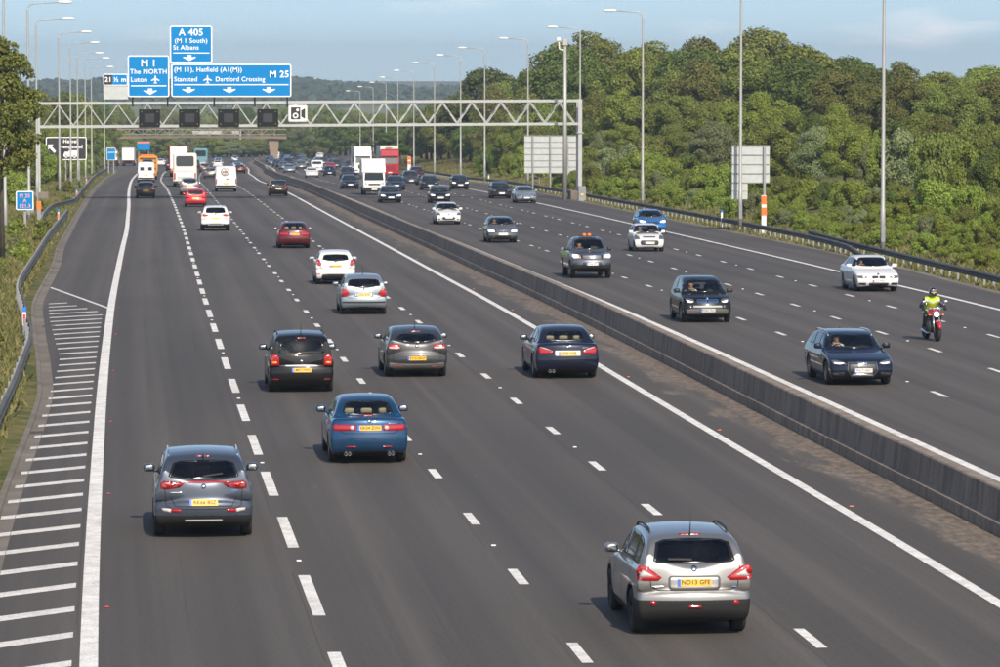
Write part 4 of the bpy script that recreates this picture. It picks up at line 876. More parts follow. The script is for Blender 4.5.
def marker(u, Y, label, h=1.9, w=.26):
    o = empty('marker_post', P(u, Y)); obj('post', MB().box(-w/2, w/2, -.05, .05, -.3, h, bev=.01).mesh('post', (M_white if u > 0 else M_galv,)), o)
    obj('reflector', MB().box(-w/2-.01, w/2+.01, -.065, -.052, h-.55, h-.03).mesh('reflector', (M_or,)), o); u > 0 and obj('reflector', MB().box(-w/2-.01, w/2+.01, -.065, -.052, h-1.25, h-.75).mesh('reflector', (M_or,)), o); tag(o, label, 'marker post')
marker(39.3, 252, 'white post with two orange bands under the stepped sign back', 2.3, .3); marker(-5.75, 262, 'white post with orange band by the small blue sign', 1.9); marker(36.5+3, 640, 'far orange and white post by the right verge near the lorries', 2.6, .5)
M_bluer = mat('blue_reflector', (.03, .16, .55), .4); M_redr = mat('red_reflector', (.6, .03, .03), .4)
for u, Y, lab in ((-2.95,136,'white marker post with red patch against the kinked left rail'),(-4.8,275,'white marker post behind the end of the left rail'),(-4.9,352,'white marker post by the gantry shadow on the left verge'),(-5.3,430,'small white marker post further along the left verge'),(38.9,268,'white marker post with blue top behind the right rail'),(40.,470,'white marker post on the right verge near the black hatchback')):
    o = empty('verge_marker', P(u, Y, .05)); obj('post', MB().box(-.06, .06, -.03, .03, -.2, 1.0, bev=.01).mesh('post', (M_white,)), o); obj('cap', MB().box(-.062, .062, -.034, .034, .83, 1.003).mesh('cap', (M_bluer,)), o)
    if u < 0: obj('reflector', MB().box(-.04, .04, -.036, -.031, .42, .76).mesh('reflector', (M_redr,)), o)
    tag(o, lab, 'marker post')
o = empty('camera_mast', P(37.05, 352, 0)); obj('mast', MB().tube([(0,0,-.2),(0,0,13.6)], [.2,.13], 12).mesh('mast', (M_col,), True), o); obj('head', MB().box(-.22, .22, -.22, .22, 13.3, 13.9, bev=.03).mesh('head', (M_col,)), o)
obj('camera', MB().box(-.75, -.4, -.2, .2, 13.7, 14.0, bev=.04).tube([(-.55,0,13.75),(-.5,0,13.0),(-.1,0,12.9)], .06, 6).mesh('camera', (M_white,)), o); tag(o, 'tall mast with a traffic camera beside the right gantry leg', 'camera mast')
for u, Y, h, lab in ((36.0,349,1.15,'grey roadside cabinet with yellow label below the large sign back'),(-7.4,300,.9,'grey cabinet in the grass left of the gantry leg')):
    o = empty('cabinet', P(u+2.2 if u > 0 else u, Y, .0)); obj('housing', MB().box(-.32, .32, -.25, .25, -.1, h+.1, bev=.02).mesh('housing', (M_galv,)), o); obj('label', MB().box(-.1, .1, -.262, -.252, .45, .62).mesh('label', (mat('label_yellow', (.7, .5, .02), .5),)), o); tag(o, lab, 'cabinet')
# hand rail by the far right rail
o = empty('handrail', P(39.9, 405, 0)); mb = MB()
for x0, y0, x1, y1 in ((0,0,0,7),): mb.tube([(0,0,.0),(0,0,1.2),(.1,7,1.0),(.1,7,0)], .04, 6).tube([(0,.2,.65),(.1,7,.5)], .03, 6)
obj('rails', mb.mesh('rails', (M_galv,), True), o); tag(o, 'low galvanised hand rail behind the right guardrail', 'handrail')

# ------------------------------------------------------------------ footbridge far ahead
BY = 1000.; bx, bz = float(xo(BY)), float(zr(BY)); M_bc = mat('bridge_concrete', (.24, .18, .13), .85, noise=.12, nscale=.3); M_br = mat('bridge_rail', (.20, .17, .14), .7)
o = empty('footbridge', (bx-24, BY, bz)); O = o.location.copy()
def bp_(name, mb, m): return obj(name, mb.mesh(name, (m,)), o, tuple(-O))
x0, x1 = bx-30, bx+24; V = []; F = []; nb = 24
for i in range(nb+1):
    x = x0+(x1-x0)*i/nb; c = (x-(bx+2))/24.; zt = bz+6.0-.25*c*c*.5; zb = zt-.4-.55*min(1, c*c)*.5
    V += [(x, BY-2, zb), (x, BY-2.2, zt), (x, BY+2.2, zt), (x, BY+2, zb)]
for i in range(nb):
    for j in range(4): a = 4*i+j; b_ = 4*i+(j+1) % 4; F.append((a, b_, b_+4, a+4))
bp_('deck', MB().add(V, F), M_bc)
for yy in (BY-2.1, BY+2.1):
    bp_('handrail', MB().beam((x0, yy, bz+7.75), (x1, yy, bz+7.6), .16, .18), M_br); bp_('handrail', MB().beam((x0, yy, bz+6.5), (x1, yy, bz+6.35), .12, .12), M_br)
    for i in range(17):
        xa = x0+i*3.2; bp_('parapet_post', MB().beam((xa, yy, bz+5.8), (xa, yy, bz+7.7), .10, .10, up=(0,1,0)), M_br)
    for i in range(16):
        xa = x0+i*3.2; bp_('lattice_bar', MB().beam((xa+.1, yy, bz+6.45), (xa+1.6, yy, bz+7.6), .09, .12, up=(0,1,0)), M_br); bp_('lattice_bar', MB().beam((xa+1.6, yy, bz+7.6), (xa+3.1, yy, bz+6.45), .09, .12, up=(0,1,0)), M_br)
for u in (20.8, -27.): bp_('pier', MB().add([(bx+u-1.2, BY-1.2, bz+5.2), (bx+u+1.4, BY-1.2, bz+5.2), (bx+u+1.0, BY-1.0, bz-1), (bx+u-.4, BY-1.0, bz-1), (bx+u-1.2, BY+1.2, bz+5.2), (bx+u+1.4, BY+1.2, bz+5.2), (bx+u+1.0, BY+1, bz-1), (bx+u-.4, BY+1, bz-1)], [(0,1,2,3),(7,6,5,4),(0,4,5,1),(1,5,6,2),(2,6,7,3),(3,7,4,0)]), M_bc)
tag(o, 'pale concrete footbridge with railings far ahead beyond the gantry', 'bridge')
o = empty('far_gantry', P(-8, 1120)); O2 = o.location.copy(); mb = MB(); zz = float(zr(1120))
obj('beam', MB().beam((0,0,6.6), (13.5,0,6.6), .6, 1.0).mesh('beam', (M_gal,)), o); obj('leg', MB().beam((13.5,0,-1), (13.5,0,7.2), .5, .6, up=(0,1,0)).mesh('leg', (M_gal,)), o); obj('leg', MB().beam((-.3,0,-1), (-.3,0,7.2), .5, .6, up=(0,1,0)).mesh('leg', (M_gal,)), o); tag(o, 'second grey gantry seen far away under the footbridge', 'gantry')
# ------------------------------------------------------------------ vegetation
def leaf_mat(name, c0, c1, c2):
    m = bpy.data.materials.new(name); n, l = nodes_of(m); out = n['Material Output']; b = n['Principled BSDF']
    a = n.new('ShaderNodeAttribute'); a.attribute_name = 'tone'; oi = n.new('ShaderNodeObjectInfo'); t = n.new('ShaderNodeTexCoord')
    big = noise(n, l, t.outputs['Object'], .55, 3); col = mixc(n, l, a.outputs['Fac'], c0, c1); col = mixc(n, l, mth(n, l, 'MULTIPLY', ramp(n, l, big, .45, .75), .6), col, c2)
    hs = n.new('ShaderNodeHueSaturation'); l.new(col, hs.inputs['Color']); v = mth(n, l, 'MULTIPLY_ADD', oi.outputs['Random'], .5, .75); l.new(v, hs.inputs['Value']); l.new(mth(n, l, 'MULTIPLY_ADD', oi.outputs['Random'], .03, .485), hs.inputs['Hue'])
    l.new(hs.outputs[0], b.inputs['Base Color']); b.inputs['Roughness'].default_value = .6; b.inputs['Specular IOR Level'].default_value = .25
    tr = n.new('ShaderNodeBsdfTranslucent'); l.new(hs.outputs[0], tr.inputs['Color']); ms = n.new('ShaderNodeMixShader'); ms.inputs[0].default_value = .25
    l.new(b.outputs[0], ms.inputs[1]); l.new(tr.outputs[0], ms.inputs[2]); l.new(ms.outputs[0], out.inputs['Surface']); return m
LEAF = [leaf_mat('leaf_dark_green', (0.074, 0.113, 0.024), (0.139, 0.187, 0.038), (0.097, 0.132, 0.032)), leaf_mat('leaf_olive', (0.114, 0.142, 0.028), (0.200, 0.231, 0.050), (0.152, 0.161, 0.036)),
        leaf_mat('leaf_brown_olive', (0.111, 0.122, 0.029), (0.189, 0.196, 0.047), (0.149, 0.142, 0.038)), leaf_mat('leaf_fresh_green', (0.139, 0.185, 0.026), (0.253, 0.305, 0.058), (0.187, 0.225, 0.044)), leaf_mat('leaf_grey_green', (0.145, 0.179, 0.071), (0.242, 0.278, 0.130), (0.187, 0.214, 0.097))]
M_farleaf = leaf_mat('far_wood_leaf', (.032, .050, .022), (.060, .082, .034), (.045, .062, .028))
M_bark = mat('bark', (.055, .045, .035), .9, noise=.4, nscale=2.5)
def crown_mesh(seed, R, H, z0, lobes, per, size, flat=.8, nz=.55, rl=(.15, .36)):
    r = np.random.default_rng(seed); C = []; rad_ = []
    for i in range(lobes):
        k = (i+r.uniform(.1, .9))/lobes; w = .72+.28*k/.38 if k < .38 else math.sqrt(max(.0, 1-((k-.38)/.66)**2)); q = R*r.uniform(*rl); f = math.sqrt(r.uniform(.2, 1.))*r.uniform(.9, 1.18); t = r.uniform(0, 6.283)
        e = max(R*w-q*.8, R*.08)*f; C.append(np.array([e*math.cos(t), e*math.sin(t), z0+q*.5+k*(H-q*1.1)*r.uniform(.93, 1.07)])); rad_.append(q)
    C = np.array(C); rad_ = np.array(rad_); ctr = np.array([0, 0, z0+H*.42]); V = []; T = []
    for c, q in zip(C, rad_):
        n = int(per*(q/(R*.28))**2); d = r.normal(size=(n,3)); d /= np.linalg.norm(d, axis=1)[:,None]
        o = c-np.array([0, 0, min(c[2]-.01, z0+H*.55)]); o = o/(np.linalg.norm(o)+1e-6); keep = (d@o > -.5); d = d[keep]; n = len(d)
        p = c+d*q*np.array([1, 1, flat])*(r.uniform(.70, 1.05, (n,1))+np.abs(r.normal(0, .09, (n,1))))
        nr = d*.95+r.normal(size=(n,3))*nz+np.array([0, 0, .2]); nr /= np.linalg.norm(nr, axis=1)[:,None]
        a = np.cross(nr, r.normal(size=(n,3))); a /= np.linalg.norm(a, axis=1)[:,None]; b = np.cross(nr, a); s = size*r.uniform(.6, 1.35, (n,1))
        a *= s*.5; b *= s*.36
        Q = np.stack([p-a, p-b*1.0+a*.1, p+a, p+b*1.0+a*.1], 1); V.append(Q.reshape(-1, 3)); T.append(np.repeat(np.clip(.5+r.normal(size=n)*.28+(r.uniform(-.2, .2)), 0, 1), 4))
    V = np.concatenate(V); T = np.concatenate(T); F = np.arange(len(V)).reshape(-1, 4); me = np_mesh('crown', V, F, False, (LEAF[0],))
    at = me.attributes.new('tone', 'FLOAT', 'POINT'); at.data.foreach_set('value', T.astype(np.float32)); return me
def trunk_mesh(seed, H, R, z0, r0):
    r = random.Random(seed); b = MB(); pts = [(0, 0, -.4)]; rs_ = [r0*1.25]
    for i in range(1, 6): f = i/5; pts.append((r.uniform(-.1, .1)*f*R*.4, r.uniform(-.1, .1)*f*R*.4, z0*.5+(z0*.5+H*.75)*f)); rs_.append(r0*(1-.8*f))
    b.tube(pts, rs_, 9)
    for k in range(9):
        a = r.uniform(0, 6.28); z = z0+H*r.uniform(.0, .5); e = R*r.uniform(.5, .85); up_ = H*r.uniform(.12, .3)
        b.tube([(0, 0, z*.8), (e*.45*math.cos(a), e*.45*math.sin(a), z+up_*.45), (e*math.cos(a), e*math.sin(a), z+up_)], [r0*.5, r0*.3, r0*.06], 6)
    return b.mesh('trunk', (M_bark,), True)
PT = [(crown_mesh(1, 4.0, 8.6, 1.2, 50, 720, .23), trunk_mesh(1, 8.6, 4, 1.4, .24), 10., 8.4), (crown_mesh(2, 3.6, 8.8, 1.0, 46, 720, .21, .75), trunk_mesh(2, 8.8, 3.6, 1.2, .2), 10., 7.6), (crown_mesh(3, 4.4, 8.2, 1.3, 52, 720, .24, .7), trunk_mesh(3, 8.2, 4.4, 1.6, .26), 9.8, 9.2), (crown_mesh(4, 3.8, 9.2, .7, 42, 780, .25, .9), trunk_mesh(4, 9.2, 3.8, .8, .2), 10., 8.)]
PS = [(crown_mesh(11, 2.0, 3.0, -.1, 36, 420, .15), trunk_mesh(11, 2.6, 1.8, .1, .07), 3., 4.3), (crown_mesh(12, 1.8, 3.2, -.15, 32, 440, .14, .9), trunk_mesh(12, 2.7, 1.6, .1, .06), 3.1, 3.9), (crown_mesh(13, 2.2, 2.7, -.15, 38, 420, .16, .7), trunk_mesh(13, 2.2, 2., .1, .07), 2.7, 4.7)]
COLN = ['dark green', 'olive green', 'brownish olive', 'fresh green', 'grey green']
tr_ = random.Random(8)
def plant(loc, h, w, k, shrub, where, group):
    me, tm, ph, pw = tr_.choice(PS if shrub else PT)
    o = empty('shrub' if shrub else 'tree', loc, (0, 0, tr_.uniform(0, 6.28))); s = (w/pw, w/pw, h/ph)
    c = obj('crown', me, o, scale=s); c.material_slots[0].link = 'OBJECT'; c.material_slots[0].material = LEAF[k]; obj('stems' if shrub else 'trunk', tm, o, scale=s)
    tag(o, '%s leafy %s %s' % (COLN[k], 'shrub' if shrub else 'tree', where), 'shrub' if shrub else 'tree', group)
TR = [(51.2, 704.0, 10.1, 9.7, 1), (53.2, 658.0, 14.5, 16.2, 0), (61.2, 673.0, 14.1, 15.8, 1), (62.1, 592.0, 17.9, 20.2, 1), (70.5, 572.0, 15.3, 16.7, 1), (72.4, 527.0, 14.4, 14.4, 2), (78.6, 516.0, 14.9, 14.4, 2), (82.6, 498.0, 11.0, 9.5, 0), (84.6, 485.0, 10.5, 11.1, 0), (84.8, 457.0, 9.5, 9.8, 1), (88.8, 449.0, 8.3, 9.3, 3), (89.2, 427.0, 8.1, 9.4, 3), (94.0, 428.0, 8.5, 9.5, 1), (48.9, 637.0, 6.8, 7.4, 0), (51.8, 623.0, 11.4, 9.8, 2), (52.5, 564.0, 9.7, 7.6, 2), (57.3, 581.0, 12.8, 11.8, 3), (56.1, 514.0, 13.8, 10.7, 0), (60.4, 508.0, 13.8, 10.7, 3), (63.9, 498.0, 10.6, 9.4, 1), (64.7, 469.0, 11.1, 10.4, 2), (66.4, 440.0, 11.2, 11.1, 1), (70.3, 433.0, 10.0, 9.4, 0), (70.5, 408.0, 8.3, 7.9, 2), (72.1, 399.0, 7.1, 6.9, 1), (74.1, 391.0, 7.2, 5.6, 2), (73.6, 372.0, 6.1, 5.8, 1), (75.1, 366.0, 6.3, 6.0, 1), (78.3, 368.0, 6.6, 6.3, 2), (77.4, 351.0, 5.5, 4.7, 0), (80.5, 355.0, 6.5, 5.6, 1), (53.8, 640.0, 12.1, 9.9, 1), (57.9, 629.0, 12.2, 10.2, 0), (57.5, 568.0, 15.3, 15.8, 0), (63.6, 560.0, 15.5, 15.7, 1), (65.1, 516.0, 12.5, 10.6, 1), (68.4, 504.0, 13.4, 14.2, 0), (72.9, 496.0, 12.5, 13.4, 1), (76.1, 468.0, 11.9, 11.9, 3), (77.2, 438.0, 9.0, 7.8, 0), (79.0, 431.0, 8.5, 8.6, 0), (81.8, 420.0, 6.7, 7.0, 3), (80.8, 397.0, 6.9, 5.7, 1), (84.4, 401.0, 7.2, 7.7, 1), (85.1, 388.0, 6.6, 6.0, 2), (86.4, 381.0, 6.9, 7.1, 0), (48.5, 607.0, 3.1, 3.0, 0), (48.9, 591.0, 6.8, 5.5, 1), (49.3, 561.0, 5.7, 5.5, 0), (48.7, 525.0, 6.8, 5.0, 4), (49.5, 504.0, 8.5, 6.9, 1), (52.7, 505.0, 8.7, 7.3, 0), (51.6, 462.0, 8.4, 7.9, 1), (52.8, 445.0, 8.5, 7.7, 3), (56.5, 447.0, 6.7, 5.7, 1), (57.0, 430.0, 7.6, 7.1, 1), (57.3, 409.0, 6.8, 5.0, 1), (59.3, 406.0, 6.0, 5.0, 3), (57.5, 376.0, 7.1, 5.4, 3), (60.7, 379.0, 6.1, 5.6, 3), (58.3, 348.0, 5.0, 3.7, 0), (58.6, 339.0, 5.8, 4.4, 3), (59.1, 331.0, 4.2, 3.2, 3), (62.8, 343.0, 3.4, 3.0, 3), (62.9, 336.0, 4.2, 3.9, 0), (64.2, 332.0, 4.6, 3.8, 1), (62.0, 311.0, 4.5, 3.6, 2), (63.3, 307.0, 4.2, 3.5, 1), (62.6, 296.0, 4.0, 4.1, 1), (63.6, 291.0, 3.7, 3.5, 2), (65.5, 291.0, 3.7, 3.6, 0), (47.0, 545.0, 4.8, 4.7, 1), (46.9, 513.0, 6.8, 6.0, 3), (47.6, 491.0, 5.6, 6.3, 1), (48.5, 467.0, 5.0, 5.0, 1), (48.5, 446.0, 5.8, 5.4, 0), (49.4, 432.0, 4.7, 4.0, 4), (50.5, 424.0, 5.2, 5.7, 3), (50.7, 403.0, 4.4, 4.8, 1), (53.2, 403.0, 4.6, 4.1, 1), (52.6, 382.0, 3.5, 3.8, 1), (51.2, 361.0, 5.3, 5.5, 4), (51.5, 343.0, 3.8, 3.4, 1), (51.1, 328.0, 5.3, 5.8, 1), (53.4, 326.0, 3.8, 3.1, 1), (53.3, 316.0, 4.7, 4.7, 4), (53.8, 307.0, 4.7, 4.3, 3), (55.4, 306.0, 3.1, 2.6, 4), (55.1, 298.0, 3.4, 3.1, 3), (55.5, 292.0, 4.2, 4.4, 4), (54.8, 276.0, 4.4, 4.3, 1), (55.7, 270.0, 3.5, 3.1, 3), (54.0, 254.0, 3.3, 3.3, 0), (54.1, 246.0, 4.0, 4.2, 3), (56.5, 247.0, 3.5, 3.2, 0), (44.1, 541.0, 2.5, 3.0, 3), (43.8, 517.0, 3.5, 4.7, 0), (44.1, 493.0, 2.9, 3.2, 3), (44.7, 483.0, 2.9, 3.2, 3), (44.5, 467.0, 4.2, 4.3, 3), (44.8, 445.0, 4.2, 4.8, 3), (45.8, 430.0, 3.4, 3.6, 3), (45.8, 416.0, 3.5, 3.7, 1), (45.5, 395.0, 3.3, 4.4, 4), (46.4, 386.0, 3.6, 4.5, 4), (46.5, 368.0, 3.3, 3.9, 3), (46.5, 352.0, 2.8, 3.5, 3), (47.3, 346.0, 2.9, 3.4, 0), (47.7, 337.0, 2.1, 2.5, 4), (47.2, 324.0, 1.5, 1.9, 0), (47.4, 319.0, 2.3, 2.7, 4), (48.2, 317.0, 1.1, 1.2, 3), (48.4, 314.0, 1.0, 1.3, 3), (47.9, 302.0, 1.1, 1.3, 1), (47.5, 296.0, 1.8, 1.9, 3), (48.1, 294.0, 1.4, 1.8, 1), (48.4, 291.0, 1.4, 1.4, 3), (48.0, 284.0, 1.5, 1.8, 3), (47.6, 277.0, 1.7, 2.3, 1), (47.9, 273.0, 1.7, 1.7, 3), (47.8, 268.0, 1.8, 1.9, 3), (47.9, 264.0, 1.4, 1.7, 3), (48.4, 263.0, 1.4, 1.4, 4), (48.1, 258.0, 1.4, 1.5, 3), (48.1, 255.0, 1.9, 2.4, 1), (48.7, 251.0, 0.9, 1.0, 1), (49.1, 251.0, 1.1, 1.3, 1), (49.4, 248.0, 1.2, 1.1, 0), (48.5, 241.0, 1.9, 1.9, 3), (48.6, 237.0, 1.0, 1.2, 3), (49.5, 238.0, 1.7, 1.9, 3), (48.6, 228.0, 1.7, 2.2, 1), (49.0, 225.0, 1.3, 1.8, 1), (49.6, 224.0, 1.1, 1.3, 4), (49.3, 219.0, 1.7, 2.2, 3), (49.1, 214.0, 1.4, 1.7, 3), (42.5, 382.0, 2.4, 3.3, 1), (43.0, 373.0, 1.4, 1.6, 3), (43.0, 366.0, 1.1, 1.6, 3), (43.3, 360.0, 1.8, 2.2, 1), (43.7, 355.0, 2.0, 2.6, 1), (43.5, 345.0, 1.9, 2.0, 1), (43.6, 338.0, 2.1, 2.5, 4), (43.7, 331.0, 1.6, 2.2, 3), (43.9, 323.0, 1.8, 2.1, 1), (43.5, 312.0, 2.1, 3.1, 3), (43.6, 300.0, 1.5, 1.7, 3), (44.6, 297.0, 1.3, 1.7, 3), (44.6, 293.0, 0.9, 1.3, 3), (43.8, 280.0, 1.4, 1.8, 1), (44.6, 279.0, 1.1, 1.5, 3), (44.2, 269.0, 1.2, 1.3, 3), (44.6, 259.0, 1.0, 1.5, 3), (45.2, 251.0, 1.0, 1.4, 3), (45.0, 247.0, 1.0, 1.4, 3), (45.0, 244.0, 1.1, 1.4, 3), (45.1, 241.0, 1.1, 1.2, 3), (44.3, 233.0, 1.5, 2.0, 3), (44.8, 227.0, 1.4, 1.7, 3), (45.1, 224.0, 1.3, 1.8, 3), (44.9, 217.0, 1.5, 2.1, 1), (45.2, 214.0, 1.2, 1.4, 1), (45.5, 213.0, 1.2, 1.8, 3), (44.7, 204.0, 1.7, 1.8, 3), (44.8, 201.0, 1.4, 1.6, 3), (45.8, 202.0, 1.4, 1.6, 1), (45.6, 198.0, 1.3, 1.8, 3), (41.2, 397.0, 1.5, 2.4, 3), (41.7, 390.0, 2.0, 2.5, 1), (42.2, 383.0, 1.0, 1.4, 3), (42.1, 375.0, 1.4, 1.9, 3), (41.4, 361.0, 1.6, 2.6, 3), (41.7, 353.0, 1.8, 2.8, 3), (41.5, 339.0, 2.0, 2.9, 3), (42.4, 333.0, 1.0, 1.5, 1), (42.1, 325.0, 1.6, 2.2, 3), (41.6, 312.0, 1.7, 2.3, 3), (42.7, 311.0, 1.3, 1.7, 4), (42.1, 301.0, 1.4, 1.9, 3), (42.8, 298.0, 1.6, 2.2, 3), (41.9, 286.0, 1.2, 1.5, 3), (41.7, 281.0, 1.7, 2.6, 3), (42.6, 278.0, 1.7, 2.3, 4), (42.0, 268.0, 1.5, 1.9, 3), (42.0, 262.0, 1.0, 1.3, 3), (42.9, 265.0, 0.9, 1.4, 1), (42.6, 260.0, 1.4, 1.8, 3), (41.8, 248.0, 1.0, 1.5, 3), (42.1, 243.0, 1.6, 2.0, 1), (42.9, 243.0, 1.3, 1.7, 4), (43.0, 238.0, 1.1, 1.5, 4), (42.6, 232.0, 1.2, 1.4, 3), (42.7, 228.0, 1.0, 1.4, 3), (42.5, 223.0, 0.9, 1.2, 3), (42.9, 221.0, 1.3, 2.2, 3), (42.2, 213.0, 1.6, 1.9, 4), (42.9, 212.0, 1.4, 1.7, 3), (43.1, 209.0, 1.0, 1.4, 3), (42.6, 203.0, 1.4, 1.7, 3), (42.5, 199.0, 1.4, 1.9, 3), (43.1, 197.0, 0.9, 1.5, 3), (43.1, 194.0, 1.4, 1.7, 3), (42.4, 187.0, 1.4, 1.9, 4), (42.6, 184.0, 1.4, 2.3, 4), (43.4, 366.0, 2.8, 3.0, 3), (44.2, 359.0, 3.4, 4.7, 3), (44.2, 339.0, 3.1, 3.9, 3), (45.2, 332.0, 2.2, 2.6, 3), (44.9, 321.0, 2.7, 3.5, 3), (44.7, 307.0, 2.9, 3.4, 3), (44.7, 298.0, 2.7, 3.0, 0), (45.9, 295.0, 2.1, 2.8, 3), (46.0, 286.0, 2.2, 2.9, 1), (45.4, 274.0, 2.2, 3.1, 3), (46.1, 269.0, 2.0, 2.1, 0), (45.2, 259.0, 1.9, 2.1, 3), (45.9, 257.0, 2.2, 2.8, 3), (45.5, 247.0, 1.7, 2.3, 1), (46.4, 246.0, 1.6, 1.7, 0), (46.1, 240.0, 1.8, 2.4, 3), (46.3, 236.0, 1.8, 2.0, 3), (46.5, 233.0, 2.5, 3.6, 3), (46.0, 221.0, 2.5, 3.0, 3), (46.4, 216.0, 1.8, 2.4, 3), (46.5, 212.0, 1.9, 2.0, 3), (46.7, 208.0, 2.0, 2.8, 3), (40.8, 260.0, 1.6, 2.4, 3), (41.6, 258.0, 1.1, 2.0, 4), (41.6, 253.0, 1.0, 1.3, 3), (41.1, 247.0, 1.1, 1.9, 3), (40.9, 241.0, 1.1, 1.5, 3), (41.2, 239.0, 1.0, 1.3, 3), (41.0, 234.0, 1.1, 1.8, 3), (41.0, 229.0, 1.1, 1.8, 3), (40.8, 220.0, 1.2, 2.1, 3), (40.9, 215.0, 1.0, 1.8, 3), (40.6, 205.0, 1.2, 1.9, 3), (40.7, 200.0, 1.2, 1.8, 3), (40.4, 193.0, 1.1, 1.7, 3), (40.0, 187.0, 1.1, 1.7, 3), (40.8, 187.0, 0.9, 1.7, 3), (40.1, 179.0, 1.5, 2.4, 3), (40.2, 175.0, 1.2, 1.6, 3)]
